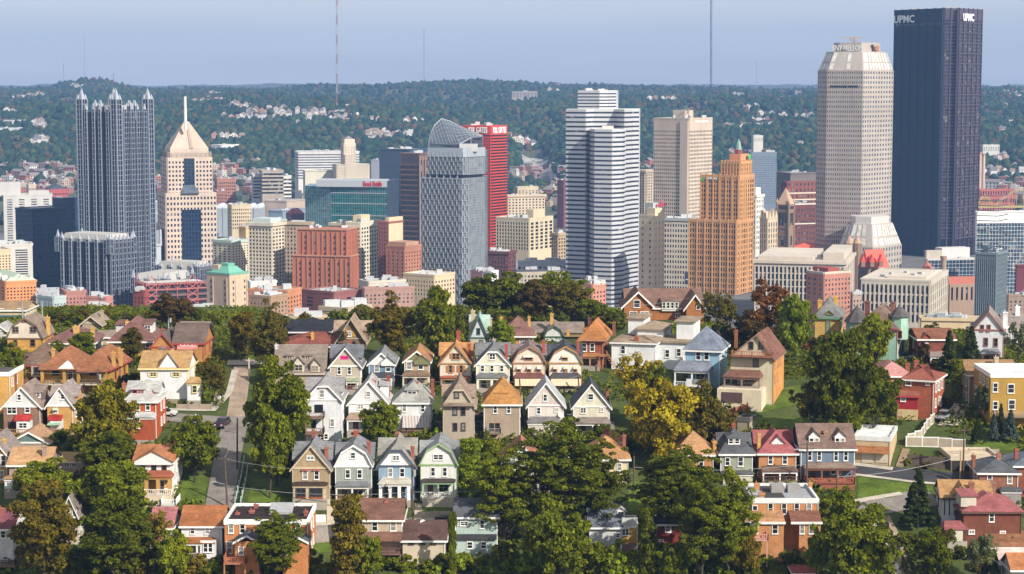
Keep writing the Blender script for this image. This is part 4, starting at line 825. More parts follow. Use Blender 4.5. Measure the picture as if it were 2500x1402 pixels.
NS=[('brown and white slab block with narrow black windows',632,640,692,418,2620,78,(.36,.30,.25),'band'),('white slab wing right of the brown slab block',690,692,711,431,2640,80,(.62,.6,.56),'band'),('white slab wing left of the brown slab block',614,618,634,428,2650,80,(.6,.58,.55),'band'),('tall white riverside apartment slab',1002,1006,1010,440,2500,40,(.5,.5,.48),'punch'),('long brown brick apartment row near the pointed tower',524,530,575,438,2700,75,(.34,.16,.11),'punch'),('lower brown brick apartment row near the pointed tower',522,530,552,468,2650,75,(.32,.15,.11),'punch'),('cream square hotel beside the arched sheds',556,566,613,502,2350,70,(.52,.42,.27),'punch'),('white bank building left of the spiky tower',372,376,390,492,2300,80,(.5,.53,.56),'punch'),('dark slate building with arched end left of the navy slab',903,906,926,392,2680,75,(.2,.21,.24),'plain'),('red hotel with dark mansard roof',112,122,166,464,2500,72,(.38,.09,.09),'punch'),('pale block in the city flats left of the spiky tower',66,70,88,452,2560,70,(.5,.42,.33),'punch'),('grey concrete block beside the pale limestone block',124,130,160,488,2050,70,(.42,.42,.41),'plain'),('yellow stone arch-fronted block above the cream corner block',583,600,612,556,1900,40,(.55,.4,.2),'plain'),('low tan deck building behind the cream tall block',645,700,745,492,2450,25,(.42,.34,.28),'plain'),('blue-roofed low building left of the teal glass block',655,690,745,516,2300,25,(.2,.26,.32),'plain'),('maroon pyramid-roofed building left of the teal glass block',699,712,743,524,2150,60,(.2,.09,.09),'punch'),('grey glass building under the blue-roofed low building',640,660,700,540,2000,40,(.35,.42,.4),'punch')]
for k,(lb,xl,xc,xr,yt,Y,th,c,sty)in enumerate(NS):
 T,ch,bk,z1=simple('riverside_block',lb,xl,xc,xr,yt,Y,th,M_wall(c,.85,True),sty,(3,9),None,4.2,.5,.5,.4,GL_DARK,yt+60,'building',2,maxwin=16)
 if 'mansard'in lb or 'pyramid'in lb:hiproof(T,'hip_roof',M_plain((.045,.05,.07)if 'mansard'in lb else(.3,.05,.05),.8,0,'slate_roof'),ch+bk,z1+.9,z1+6,.5,1.02)
 T.done()
for k in range(6):
 q=at(533+k*19,497,2420);T=Tower('arched_shed','white barrel-roofed shed in a row near the river','shed',533+k*19,2420,'barrel-roofed sheds in a row')
 pts=[(q.x+math.cos(a)*4.4,q.z-6+math.sin(a)*4.5)for a in[math.pi*i/8 for i in range(9)]]
 mb=T.part('barrel_roof',M_plain((.62,.66,.7),.5,.1,'shed_roof'));n=len(pts)
 mb.idx([(x,q.y,z)for x,z in pts]+[(x,q.y+40,z)for x,z in pts],[tuple(range(n))[::-1]]+[(i,i+1,n+i+1,n+i)for i in range(n-1)]);T.part('shed_wall',M_wall((.3,.33,.36),.8,True)).box(q.x-4.4,q.y+.1,0,q.x+4.4,q.y+40,q.z-6);T.done()
for xx,yt,wd in((2393,372,2.2),(2402,376,2.0)):
 q=at(xx,yt,2700);T=Tower('smokestack','tall tan brick smokestack beside the black tower'if wd>2.1 else 'slightly shorter thin smokestack just right of its taller twin','smokestack',xx,2700);T.part('shaft',M_wall((.5,.36,.3),.85,True)).tube((q.x,q.y,0),q,wd*1.4,wd,10);T.part('rim',M_wall((.4,.2,.17),.85,True)).tube((q.x,q.y,q.z-3),(q.x,q.y,q.z+.3),wd*1.12,wd*1.12,10);T.done()
T=Tower('power_station','red brick power station at the foot of the smokestacks','power station',2440,2680);add_box(T,'wall',M_wall((.40,.12,.10),.85,True),2388,2392,2478,462,520,2660,80,style='punch',cols=(1,14),rows=3,pw=.5,ph=.5,glass=GL_DARK);T.done()
T=Tower('yellow_bridge','yellow steel arch bridge at the right edge','bridge',2440,2500);YL=M_plain((.42,.33,.13),.6,.1,'bridge_paint')
for(xa,xb,ya,yb_)in((2386,2424,476,502),(2426,2610,456,502)):
 for dy in(0,10):
  N=10;up=[];dn=[]
  for i in range(N+1):
   f=i/N;x=xa+(xb-xa)*f;e=((f if xa<2400 and False else abs(2*f-1))**2);y=ya+(yb_-ya)*e;a_=at(x,y,2500+dy);d_=at(x,503,2500+dy);up.append(a_);dn.append(d_)
  for i in range(N):T.part('arch_rib',YL).tube(up[i],up[i+1],.55,n=4);T.part('arch_rib',YL).tube(up[i]+Vector((0,0,-2.4)),up[i+1]+Vector((0,0,-2.4)),.4,n=4);T.part('hanger',YL).tube(up[i],dn[i],.35,n=4);T.part('hanger',YL).tube(up[i]+Vector((0,0,-2.4)),up[i+1],.3,n=4)
a_,b_=at(2380,503,2505),at(2560,503,2505);T.part('deck',YL).box(a_.x,2498,a_.z-2,b_.x,2512,a_.z);T.done()
def mast(label,px,yt,yb,Y,r,c1,c2,w=None):
 a,b=at(px,yb,Y),at(px,yt,Y);a.z-=12;T=Tower('radio_mast',label,'mast',px,Y);N=14
 for k in range(N):
  mb=T.newpart('mast_section',M_plain(c1 if k%2 else c2,.6,.1,'mast_paint'));p,q=a.lerp(b,k/N),a.lerp(b,(k+1)/N)
  for i in range(3):
   o1=Vector((math.cos(i*2.094),math.sin(i*2.094),0))*r;mb.tube(p+o1,q+o1,r*.28,n=3)
   for s_ in range(4):mb.tube(p.lerp(q,s_/4)+o1,p.lerp(q,(s_+1)/4)+Vector((math.cos((i+1)*2.094),math.sin((i+1)*2.094),0))*r,r*.16,n=3)
 T.done()
mast('tallest red and white radio mast on the far hill at centre left',822,-60,262,4300,1.7,(.34,.13,.12),(.5,.49,.49))
mast('dark lattice radio mast rising from the hill left of the tan tower',1736,-60,238,4600,2.2,(.10,.12,.17),(.16,.18,.24))
mast('faint thin mast on the ridge right of the red and white mast',1035,72,200,7000,1.6,(.3,.33,.4),(.4,.42,.48))
mast('faint thin mast on the left hilltop',206,85,200,6600,1.3,(.4,.42,.48),(.45,.47,.52))
mast('short faint mast at the left end of the hilltop',155,155,200,6600,1.3,(.3,.33,.4),(.4,.42,.48))
mast('short faint mast on the ridge left of the tan tower',1847,150,210,7000,1.3,(.4,.42,.48),(.45,.47,.52))
mast('stubby mast on the left hilltop above the spiky tower',277,178,200,6500,1.6,(.4,.42,.48),(.45,.47,.52))
rng=np.random.default_rng(5)
HY=np.array([2400,2900,3150,3400,3700,4000,4400,4900,5500,6100,6700,8000,11000,16000])
HZ=np.array([0,2,8,34,70,98,118,132,142,150,152,150,168,176.])
def hz(x,y):
 x=np.asarray(x,float);y=np.asarray(y,float);z=np.interp(y,HY,HZ)
 k=np.clip((y-3050)/700,0,1)
 px=CX+F*x/y
 n=17*np.sin(x/330+1.3*np.sin(y/480))*np.cos(y/400+x/700)*np.clip((6200-y)/1500,.25,1)+9*np.sin(x/210+1.1*np.sin(y/330))*np.cos(y/270+x/500)+6*np.sin(x/95+y/140)+4*np.sin(x/47-y/61)
 z=z+n*k
 fx=lambda c,w:np.exp(-((px-c)/w)**2)
 fy=lambda c,w:np.exp(-((y-c)/w)**2)
 z=z+40*fx(225,100)*fy(6500,600)+24*fx(1010,120)*fy(6600,500)+26*fx(1210,150)*fy(6600,600)+12*fx(760,90)*fy(6500,500)
 z=z+10*fx(1600,300)*fy(6500,800)-8*fx(650,200)*fy(6500,900)-8*fx(1900,120)*fy(6600,800)+8*fx(2450,120)*fy(6000,700)
 z=z-62*fx(1300,62)*np.clip((4300-y)/700,0,1)*np.clip((y-3000)/300,0,1)
 return np.maximum(z,0)
def hz1(x,y):return float(hz(x,y))
def hground(px,py,y0=2500,y1=9000):
 Y=y0
 while Y<y1:
  p=at(px,py,Y)
  if hz1(p.x,Y)>=p.z:return Vector((p.x,Y,hz1(p.x,Y)))
  Y+=12
 return None
def sheet(name,xs,ys,fn,mat,kind='structure'):
 X,Yg=np.meshgrid(xs,ys);Z=fn(X,Yg);nx,ny=len(xs),len(ys)
 co=np.stack([X,Yg,Z],-1).reshape(-1,3).astype(np.float32)
 i=(np.arange(ny-1)[:,None]*nx+np.arange(nx-1)[None,:]).ravel();q=np.stack([i,i+1,i+nx+1,i+nx],1).astype(np.int32)
 return npmesh(name,co,q,mat,kind,smooth=True)
def npmesh(name,co,faces,mats,kind=None,smooth=False,link=True,mi=None):
 me=bpy.data.meshes.new(name);nf,k=faces.shape
 me.vertices.add(len(co));me.vertices.foreach_set('co',np.ascontiguousarray(co,np.float32).ravel())
 me.loops.add(nf*k);me.loops.foreach_set('vertex_index',np.ascontiguousarray(faces,np.int32).ravel())
 me.polygons.add(nf);me.polygons.foreach_set('loop_start',np.arange(0,nf*k,k,dtype=np.int32));me.polygons.foreach_set('loop_total',np.full(nf,k,np.int32))
 for m in(mats if isinstance(mats,(list,tuple))else[mats]):me.materials.append(m)
 if mi is not None:me.polygons.foreach_set('material_index',mi.astype(np.int32))
 me.polygons.foreach_set('use_smooth',np.full(nf,smooth));me.update(calc_edges=True)
 if not link:return me
 o=bpy.data.objects.new(name,me);COL.objects.link(o);return tag(o,kind=kind)
m,nt,b=nodes('hill_ground');tint(nt,b,(.06,.065,.025),mul(nt,ramp_noise(nt,.01,.7,1.3),ramp_noise(nt,.08,.8,1.2)));b.inputs['Roughness'].default_value=1
HILLM=m
sheet('hills',np.linspace(-3200,3200,330),np.concatenate([np.linspace(2500,6900,260),np.linspace(7000,12300,30)]),lambda X,Y:hz(X,Y),HILLM)
m,nt,b=nodes('city_ground');tint(nt,b,(.11,.105,.1),mul(nt,ramp_noise(nt,.02,.6,1.4),ramp_noise(nt,.3,.8,1.2)));b.inputs['Roughness'].default_value=1
sheet('city_ground',np.linspace(-2200,2200,30),np.linspace(880,2540,20),lambda X,Y:X*0-.5,m)
def strip(name,pts,w,mat,fn,dz=.3,kind='structure'):
 vs=[];fs=[];P=[Vector((p[0],p[1]))for p in pts]
 for i,p in enumerate(P):
  t=(P[min(i+1,len(P)-1)]-P[max(i-1,0)]).normalized();n=Vector((-t.y,t.x))
  for s_ in(-.5,-.17,.17,.5):q=p+n*w*s_;vs.append((q.x,q.y,fn(q.x,q.y)+dz))
 for i in range(len(P)-1):
  for k in range(3):a=i*4+k;fs.append((a,a+1,a+5,a+4))
 npf=np.array(fs,np.int32);return npmesh(name,np.array(vs,np.float32),npf,mat,kind)
CL=[(0,205,190,260,16,'on the upper hillside at the far left'),(0,265,70,300,6,'on the hillside left of the spiky tower, upper row'),(60,300,185,325,8,'on the slope just left of the spiky tower'),(50,340,130,365,6,'on the lower left slope above the city flats'),(375,215,560,262,22,'on the upper hillside right of the spiky tower'),(540,250,700,300,26,'among trees right of the white mast'),(600,275,870,318,44,'on the terrace left of the sail roof tower'),(860,290,1045,350,34,'above the stone hospital tower'),(395,300,600,345,8,'on the wooded slope behind the pointed tower'),(1240,330,1300,370,8,'beside the motorway'),(1560,235,1720,262,14,'on the ridge behind the beige grid tower'),(1735,225,1995,262,18,'on the ridge left of the tan tower'),(1740,270,1995,322,50,'on the terrace left of the tan tower'),(1745,330,1990,385,10,'on the lower slope left of the tan tower'),(2388,215,2500,262,16,'on the upper hillside at the right edge'),(2388,280,2500,330,10,'on the hillside right of the black tower'),(2396,385,2500,440,14,'on the lower slope right of the black tower'),(1390,225,1560,260,6,'on the ridge near the striped tower'),(1240,205,1390,240,5,'on the ridge left of the striped tower')]
placed=[]
WC=[((.62,.60,.56),'white'),((.50,.42,.33),'cream'),((.40,.20,.15),'red brick'),((.36,.36,.36),'grey')]
RC=[((.14,.13,.13),'dark roof'),((.24,.17,.13),'brown roof'),((.36,.34,.33),'pale roof')]
HM={}
def hillhouse(w,r):
 if(w,r)not in HM:
  mb=MB();L,D,H=4.6,4.2,5.5
  mb.hexa([(-L,-D,-8),(L,-D,-8),(L,D,-8),(-L,D,-8),(-L,-D,H),(L,-D,H),(L,D,H),(-L,D,H)])
  mb.idx([(-L,-D,H),(L,-D,H),(0,-D,H+4),(-L,D,H),(L,D,H),(0,D,H+4)],[(0,1,2),(5,4,3)])
  mb.mi=1;mb.shell([(-L-.5,-D-.5,H-.4),(0,-D-.5,H+4),(0,D+.5,H+4),(-L-.5,D+.5,H-.4),(L+.5,-D-.5,H-.4),(L+.5,D+.5,H-.4)],[(0,1,2,3),(1,4,5,2)],-.3)
  mb.box(1.5,1,H+1,2.3,1.8,H+5);mb.mi=2
  for x in(-2.4,1.2):
   for z in(.8,3.4):mb.box(x,-D-.08,z,x+1.2,-D+.1,z+1.5)
  mb.box(L-.1,-2,2.5,L+.08,-1,4)
  me=bpy.data.meshes.new('hill_house');me.from_pydata(mb.v,[],mb.f);[me.materials.append(x)for x in(M_wall(WC[w][0],.8,True),M_plain(RC[r][0],.9,0,'far_roof'),GL_DARK)]
  me.polygons.foreach_set('material_index',mb.m);HM[(w,r)]=me
 return HM[(w,r)]
R.seed(21)
for(x0,y0,x1,y1,n,ph)in CL:
 k=0;tries=0;run=[]
 while k<n and tries<n*14:
  tries+=1
  if not run:
   g=hground(R.uniform(x0,x1),R.uniform(y0,y1),3050);a=R.choice([R.uniform(-.5,.5),R.uniform(.6,1.0),R.uniform(-1,-.6)]);m_=R.randint(3,8)
   if g is None:continue
   run=[(g.x+math.cos(a)*15*i+R.uniform(-2,2),g.y+math.sin(a)*15*i+R.uniform(-2,2)+sd_)for i in range(m_)for sd_ in((0,)if R.random()<.5 else(0,24))]
  gx,gy=run.pop(0);g=Vector((gx,gy,hz1(gx,gy)))
  if any((g-q).length<12.5 for q in placed):continue
  qx,qy=proj(g)
  if not(x0-25<qx<x1+25 and y0-12<qy<y1+12):continue
  w=R.choices([0,1,2,3],[.5,.26,.14,.1])[0];r=R.choices([0,1,2],[.35,.35,.3])[0]
  o=bpy.data.objects.new('hillside_house',hillhouse(w,r));COL.objects.link(o);o.location=g;o.rotation_euler=(0,0,R.choice([0,0,1.57])+R.uniform(-.35,.35));s_=R.uniform(.85,1.25);o.scale=(s_*R.uniform(.85,1.3),s_,s_)
  tag(o,f'tiny {WC[w][1]} house with {RC[r][1]} {ph}','house','houses '+ph);placed.append(g);k+=1
for(xl,xc,xr,yt,Y,th,c,lb)in((5,5,66,294,3920,72,(.42,.42,.43),'long grey terrace block on the hillside at the far left'),(-8,-8,56,313,3850,72,(.46,.47,.46),'lower long grey terrace block at the far left'),(515,540,583,355,3560,35,(.62,.62,.6),'white flat warehouse on the slope right of the pointed tower'),(827,832,862,256,4320,75,(.55,.54,.5),'low concrete station building at the foot of the tall mast'),(1240,1250,1312,224,5300,70,(.25,.22,.2),'brown institutional block on the ridge left of the striped tower'),(1835,1840,1863,332,3650,75,(.55,.52,.46),'pale square apartment block on the slope left of the tan tower'),(2395,2400,2440,355,3500,75,(.5,.48,.45),'pale blocks on the slope right of the black tower')):
 T,ch,bk,z1=simple('hillside_block',lb,xl,xc,xr,yt,Y,th,M_wall(c,.8,True),'punch',(2,7),3,yb=yt+14,units=2,maxwin=21,cat='building');T.done()
FL=[(-20,402,190,475,60,'in the flats left of the spiky tower'),(378,430,395,470,4,'between the spiky tower and the pointed tower'),(520,395,640,470,34,'in the flats right of the pointed tower'),(1238,405,1385,500,52,'in the flats left of the striped tower'),(2388,430,2500,480,18,'in the flats right of the black tower'),(1740,385,1840,430,10,'at the hill foot behind the orange tower'),(1560,395,1600,420,3,'at the hill foot left of the beige grid tower')]
FC=[((.36,.13,.09),'red brick'),((.44,.34,.25),'tan brick'),((.55,.53,.5),'white'),((.30,.18,.15),'brown brick')]
FM={}
def flatblock(c,pitched):
 if(c,pitched)not in FM:
  mb=MB();mb.box(-6,-5,-4,6,5,9);mb.mi=1
  if pitched:mb.shell([(-6.4,-5.4,8.8),(6.4,-5.4,8.8),(6.4,0,12),(-6.4,0,12),(6.4,5.4,8.8),(-6.4,5.4,8.8)],[(0,1,2,3),(3,2,4,5)],.3)
  else:mb.box(-5.6,-4.6,9,5.6,4.6,9.3);mb.box(1,0,9,4,3,11.5)
  mb.mi=2
  for x in(-4.8,-1.8,1.2,4):
   for z in(.8,3.6,6.4):mb.box(x,-5.08,z,x+1.1,-4.9,z+1.6)
  for y in(-3,0,3):
   for z in(3.6,6.4):mb.box(5.9,y,z,6.08,y+1.1,z+1.6)
  me=bpy.data.meshes.new('town_house');me.from_pydata(mb.v,[],mb.f);[me.materials.append(x)for x in(M_wall(FC[c][0],.85,True),M_plain((.2,.17,.16),.9,0,'far_roof2')if pitched else M_plain((.36,.33,.31),.9,0,'far_flat_roof'),GL_DARK)]
  me.polygons.foreach_set('material_index',mb.m);FM[(c,pitched)]=me
 return FM[(c,pitched)]
for(x0,y0,x1,y1,n,ph)in FL:
 k=0;tries=0
 while k<n and tries<n*12:
  tries+=1;px=R.uniform(x0,x1);py=R.uniform(y0,y1);g=hground(px,py+8,2450)
  if g is None or any((g-q).length<15 for q in placed):continue
  c=R.choices([0,1,2,3],[.36,.24,.2,.2])[0];pt=R.random()<.5
  o=bpy.data.objects.new('town_house',flatblock(c,pt));COL.objects.link(o);o.location=g;s_=R.uniform(.7,1.15);o.scale=(s_*R.uniform(.8,1.8),s_,s_*R.uniform(.8,1.35));o.rotation_euler=(0,0,R.choice([-.5,1.07])+R.uniform(-.05,.05))
  tag(o,f'small {FC[c][1]} {"pitched-roof" if pt else "flat-roofed"} town house {ph}','house','town houses '+ph);placed.append(g);k+=1
def ico(n):
 import bmesh
 bm=bmesh.new();bmesh.ops.create_icosphere(bm,subdivisions=n,radius=1);v=np.array([x.co[:]for x in bm.verts]);f=np.array([[y.index for y in x.verts]for x in bm.faces]);bm.free();return v,f
def forest(name,N,y0,y1,sub,rmin,rmax,mats,keep):
 V,Fc=ico(sub);yy=y0*(y1/y0)**rng.random(N)if True else 0
 pxs=rng.uniform(-60,2560,N);xx=(pxs-CX)/F*yy*1.02
 ok=keep(xx,yy,pxs);xx,yy=xx[ok],yy[ok]
 if len(placed):
  P=np.array([(p.x,p.y)for p in placed]);ok=np.ones(len(xx),bool)
  for q in P:ok&=~((np.abs(xx-q[0])<9.5)&(yy-q[1]<12)&(yy-q[1]>-24))
  xx,yy=xx[ok],yy[ok]
 n=len(xx);r=rng.uniform(rmin,rmax,n);z=hz(xx,yy)+r*.55
 jit=1+.28*rng.standard_normal((n,len(V),1));ang=rng.random(n)*6.28;c,s_=np.cos(ang),np.sin(ang)
 W=V[None]*jit*r[:,None,None];W[:,:,2]*=rng.uniform(.8,1.35,n)[:,None]
 X=W[:,:,0]*c[:,None]-W[:,:,1]*s_[:,None]+xx[:,None];Y=W[:,:,0]*s_[:,None]+W[:,:,1]*c[:,None]+yy[:,None];Z=W[:,:,2]+z[:,None]
 co=np.stack([X,Y,Z],-1).reshape(-1,3);f=(Fc[None]+(np.arange(n)*len(V))[:,None,None]).reshape(-1,3)
 mi=np.repeat(rng.choice(len(mats),n,p=[.34,.32,.2,.08,.06]),len(Fc));return npmesh(name,co,f,mats,'stuff',True,True,mi)
FMAT=[M_leaf((.006,.021,.012),(.018,.046,.019),.1),M_leaf((.009,.027,.014),(.029,.059,.021),.1),M_leaf((.021,.04,.015),(.052,.077,.024),.1),M_leaf((.05,.048,.014),(.085,.07,.02),.1),M_leaf((.055,.035,.014),(.09,.05,.02),.1)]  # leaf colours shifted bluish to carry part of the distance haze
def road_clear(x,y,px):
 py=205+F*(184-hz(x,y))/y
 on=(np.abs(px-(1296+(py-375)*.55))<34)&(py>368)&(py<450);bare=(np.abs(px-1680)<60)&(np.abs(py-272)<10)
 return~on&~bare
tag(forest('forest',12500,3220,4500,2,4.5,8.5,FMAT,lambda x,y,p:road_clear(x,y,p)&((y>3350)|(rng.random(len(x))<.45))),'dense autumn wood covering the far hillsides','wood')
tag(forest('far_forest',20000,4500,7600,1,5,8.5,FMAT,lambda x,y,p:x>-1e9),'hazy wood on the most distant ridges','wood')
tag(forest('street_trees',900,2560,3260,2,3.5,6,FMAT,road_clear),'scattered trees between the town houses at the hill foot','wood')
pts=[hground(1258,374,3000),hground(1285,390,3000),hground(1310,410,3000),hground(1335,432,3000),hground(1352,450,2900)]
pts=[p for p in pts if p is not None];fine=[]
for a,b in zip(pts[:-1],pts[1:]):fine+=[a.lerp(b,i/8)for i in range(8)]
strip('motorway',fine+[pts[-1]],44,M_plain((.33,.30,.28),.9,0,'concrete_road'),hz1,1.0)
strip('motorway_divider',fine+[pts[-1]],2.5,M_plain((.16,.16,.15),.9,0,'concrete_wall'),hz1,1.6)
q=hground(1320,402,3000);T=Tower('motorway_gantry','white overhead sign gantry across the motorway','gantry',1320,q.y);mb=T.part('beam',M_plain((.6,.6,.6),.5,.1,'gantry_paint'));mb.box(q.x-28,q.y,q.z+7,q.x+28,q.y+.8,q.z+8);mb.box(q.x-28,q.y,q.z-2,q.x-27.3,q.y+.8,q.z+8);mb.box(q.x+27.3,q.y,q.z-2,q.x+28,q.y+.8,q.z+8);T.part('sign_panel',M_plain((.05,.2,.12),.5,0,'sign_green2')).box(q.x+4,q.y-.3,q.z+6.5,q.x+14,q.y-.05,q.z+10);T.done()
m,nt,b=nodes('hillside_grass')
gn=ramp_noise(nt,.12,0,1,5);g2=ramp_noise(nt,1.6,.7,1.3,4)
mx=nt.nodes.new('ShaderNodeMix');mx.data_type='RGBA';mx.inputs['A'].default_value=(.035,.055,.012,1);mx.inputs['B'].default_value=(.075,.09,.025,1);nt.links.new(gn,mx.inputs['Factor'])
v=nt.nodes.new('ShaderNodeVectorMath');v.operation='SCALE';nt.links.new(mx.outputs['Result'],v.inputs[0]);nt.links.new(g2,v.inputs['Scale']);nt.links.new(v.outputs[0],b.inputs['Base Color']);b.inputs['Roughness'].default_value=1;b.inputs['Specular IOR Level'].default_value=.1
sheet('hillside_ground',np.linspace(-260,260,261),np.concatenate([np.linspace(-60,290,15),np.linspace(292,620,220),np.linspace(640,900,14)]),lambda X,Y:gz(X,Y),m)
TRIM=(.72,.71,.68);DARKT=(.05,.035,.03)
WMESH={}
def win_mesh(w,h,fc,style,sub=False):
 k=(round(w,1),round(h,1),fc,style,sub);w,h=max(.4,k[0]),max(.4,k[1])
 if k not in WMESH:
  fr=MB();e=.13
  if style!='none':
   for a in((-w/2-e,-h/2-e,w/2+e,-h/2),(-w/2-e,h/2,w/2+e,h/2+e*1.3),(-w/2-e,-h/2,-w/2,h/2),(w/2,-h/2,w/2+e,h/2)):fr.box(a[0],-.1,a[1],a[2],.05,a[3])
   fr.box(-w/2-e-.05,-.17,-h/2-e-.06,w/2+e+.05,-.02,-h/2-e+.02)
   fr.box(-w/2,-.055,-.035,w/2,.03,.035)
   if w>h*.9:
    n=2 if w<2.6 else 4
    for i in range(1,n):x=-w/2+w*i/n;fr.box(x-.05,-.07,-h/2,x+.05,.03,h/2)
  pn=MB();pn.box(-w/2+.01,-.03,-h/2+.01,w/2-.01,.04,h/2-.01)
  def mk(mb,nm,mats):
   me=bpy.data.meshes.new(nm);me.from_pydata(mb.v,[],mb.f);[me.materials.append(q)for q in mats];me.polygons.foreach_set('material_index',mb.m);return me
  if sub:i0=len(fr.f);fr.mi=1;fr.box(-w/2+.01,-.03,-h/2+.01,w/2-.01,.04,h/2-.01);WMESH[k]=(mk(fr,'window',[M_plain(fc,.5,0,'window_paint'),GL_HOUSE]),None)
  else:WMESH[k]=(mk(fr,'window',[M_plain(fc,.5,0,'window_paint')]),mk(pn,'pane',[GL_HOUSE]))
 return WMESH[k]
GL_HOUSE=M_glass((.018,.022,.028),.08,.7,.5,.22,50)
SHADE=M_plain((.02,.018,.016),.9,0,'shaded_interior')
class House:
 def __init__(s,label,x0,x1,yb,ye,yr,kind,D=10,wall=None,roof=(.1,.1,.1),gable=None,trim=TRIM,yaw=0,Y=None,ov=.45,cat='house',name='house',rt=.22,brk=.45,clip=.3,inset=.45,sidewin=True,basec=None,wm='s',rear=0,ridge=None,gy=None):
  g=ground((x0+x1)/2,yb)if Y is None else at((x0+x1)/2,yb,Y)
  s.G=g;s.c,s.s=math.cos(math.radians(yaw)),math.sin(math.radians(yaw));s.yaw=math.radians(yaw);s.D=D
  s.o=empty(name,g,label,cat);s.trimm=M_plain(trim,.5,0,'trim_paint');s.trimc=trim
  s.wm={'s':M_siding,'b':M_brick,'p':M_wall}[wm](wall);s.rm=M_roof(roof);s.kind=kind
  X0,s.ze=s.fr(x0,ye);X1,_=s.fr(x1,ye);s.X0,s.X1=X0,X1;s.zb=s.fr((x0+x1)/2,yb)[1]
  s.zf=min(s.zb,*[float(gz(*s.W(x,y,0)[:2]))for x in(X0,X1)for y in(0,D)])-1.5
  W=X1-X0;xm=(X0+X1)/2;ze=s.ze;rb=MB();wb=MB();box8=lambda a,b_,c,d,z0,z1:[s.W(a,c,z0),s.W(b_,c,z0),s.W(b_,d,z0),s.W(a,d,z0),s.W(a,c,z1),s.W(b_,c,z1),s.W(b_,d,z1),s.W(a,d,z1)]
  s.box8=box8;wb.hexa(box8(X0,X1,0,D,s.zf,ze))
  if kind in('fg','gam','clip'):
   zr=s.fr((x0+x1)/2 if ridge is None else ridge,yr)[1];xr=xm if ridge is None else s.fr(ridge,yr)[0]
   sl=(zr-ze)/(W/2)
   if kind=='gam':pf=[(X0-ov*.5,ze-.1),(X0+W*.16,ze+(zr-ze)*(1-brk)*1.15),(xr,zr),(X1-W*.16,ze+(zr-ze)*(1-brk)*1.15),(X1+ov*.5,ze-.1)]
   else:pf=[(X0-ov,ze-ov*sl),(xr,zr),(X1+ov,ze-ov*sl)]
   inner=[(X0,ze)]+[p for p in pf[1:-1]]+[(X1,ze)]
   y0,y1=-ov,D+ov;n=len(pf)
   if kind=='clip':
    zc=ze+(zr-ze)*(1-clip);f=(zc-(ze-ov*sl))/(zr-(ze-ov*sl));xa=pf[0][0]+(xr-pf[0][0])*f;xb=pf[2][0]+(xr-pf[2][0])*f;yh=(zr-zc)/sl*.9
    vs=[s.W(pf[0][0],y0,pf[0][1]),s.W(xa,y0,zc),s.W(xr,yh,zr),s.W(xr,y1,zr),s.W(pf[0][0],y1,pf[0][1]),s.W(xb,y0,zc),s.W(pf[2][0],y0,pf[2][1]),s.W(pf[2][0],y1,pf[2][1])]
    rb.shell([s.up(p,rt)for p in vs],[(1,0,4,3,2)[::-1],(6,5,2,3,7)[::-1],(1,2,5)[::-1]],rt)
    inner=[(X0,ze),(X0+(xr-X0)*f,zc),(X1+(xr-X1)*f,zc),(X1,ze)]
    back=[(X0,ze),(xr,zr),(X1,ze)]
   else:
    vs=[s.up(s.W(x,y0,z),rt)for x,z in pf]+[s.up(s.W(x,y1,z),rt)for x,z in pf]
    rb.shell(vs,[(i,i+1,n+i+1,n+i)for i in range(n-1)],rt);back=inner
   gb=MB();gm=M_siding(gable)if gable else s.wm
   m_=len(inner);gb.idx([s.W(x,-.07,z)for x,z in inner]+[s.W(x,.2,z)for x,z in inner],[tuple(range(m_)),tuple(range(2*m_-1,m_-1,-1))]+[(i,i+m_,(i+1)%m_+m_,(i+1)%m_)for i in range(m_)]);gb.build('gable',gm,s.o)
   m_=len(back);wb.idx([s.W(x,D-.2,z-.02)for x,z in back]+[s.W(x,D,z-.02)for x,z in back],[tuple(range(m_)),tuple(range(2*m_-1,m_-1,-1))]+[(i,i+m_,(i+1)%m_+m_,(i+1)%m_)for i in range(m_)])
   tb=MB();path=[(pf[0][0],pf[0][1])]+([(xa,zc),(xb,zc)]if kind=='clip'else list(pf[1:-1]))+[pf[-1]]
   for(xa_,za_),(xb_,zb_)in zip(path[:-1],path[1:]):
    tb.idx([s.W(xa_,y0-.06,za_-.22),s.W(xb_,y0-.06,zb_-.22),s.W(xb_,y0-.06,zb_+rt*.6),s.W(xa_,y0-.06,za_+rt*.6),s.W(xa_,y0+.02,za_-.22),s.W(xb_,y0+.02,zb_-.22),s.W(xb_,y0+.02,zb_+rt*.6),s.W(xa_,y0+.02,za_+rt*.6)],[(0,1,2,3),(7,6,5,4),(0,4,5,1),(3,2,6,7)])
   tb.hexa(box8(X0-.1,X1+.1,-.16,.02,ze-.22,ze+.08))
   for x in(pf[0][0],pf[-1][0]):tb.hexa(box8(x-.1,x+.1,-ov,D+ov,min(pf[0][1],pf[-1][1])-.12,min(pf[0][1],pf[-1][1])+.1))
   tb.build('trim',s.trimm,s.o);s.zr=zr
  elif kind in('hip','sg','pyr'):
   pr=s.fr((x0+x1)/2,yr,D/2);zr=pr[1];s.zr=zr;a,b_,c,d=X0-ov,X1+ov,-ov,D+ov;zo=ze-.05
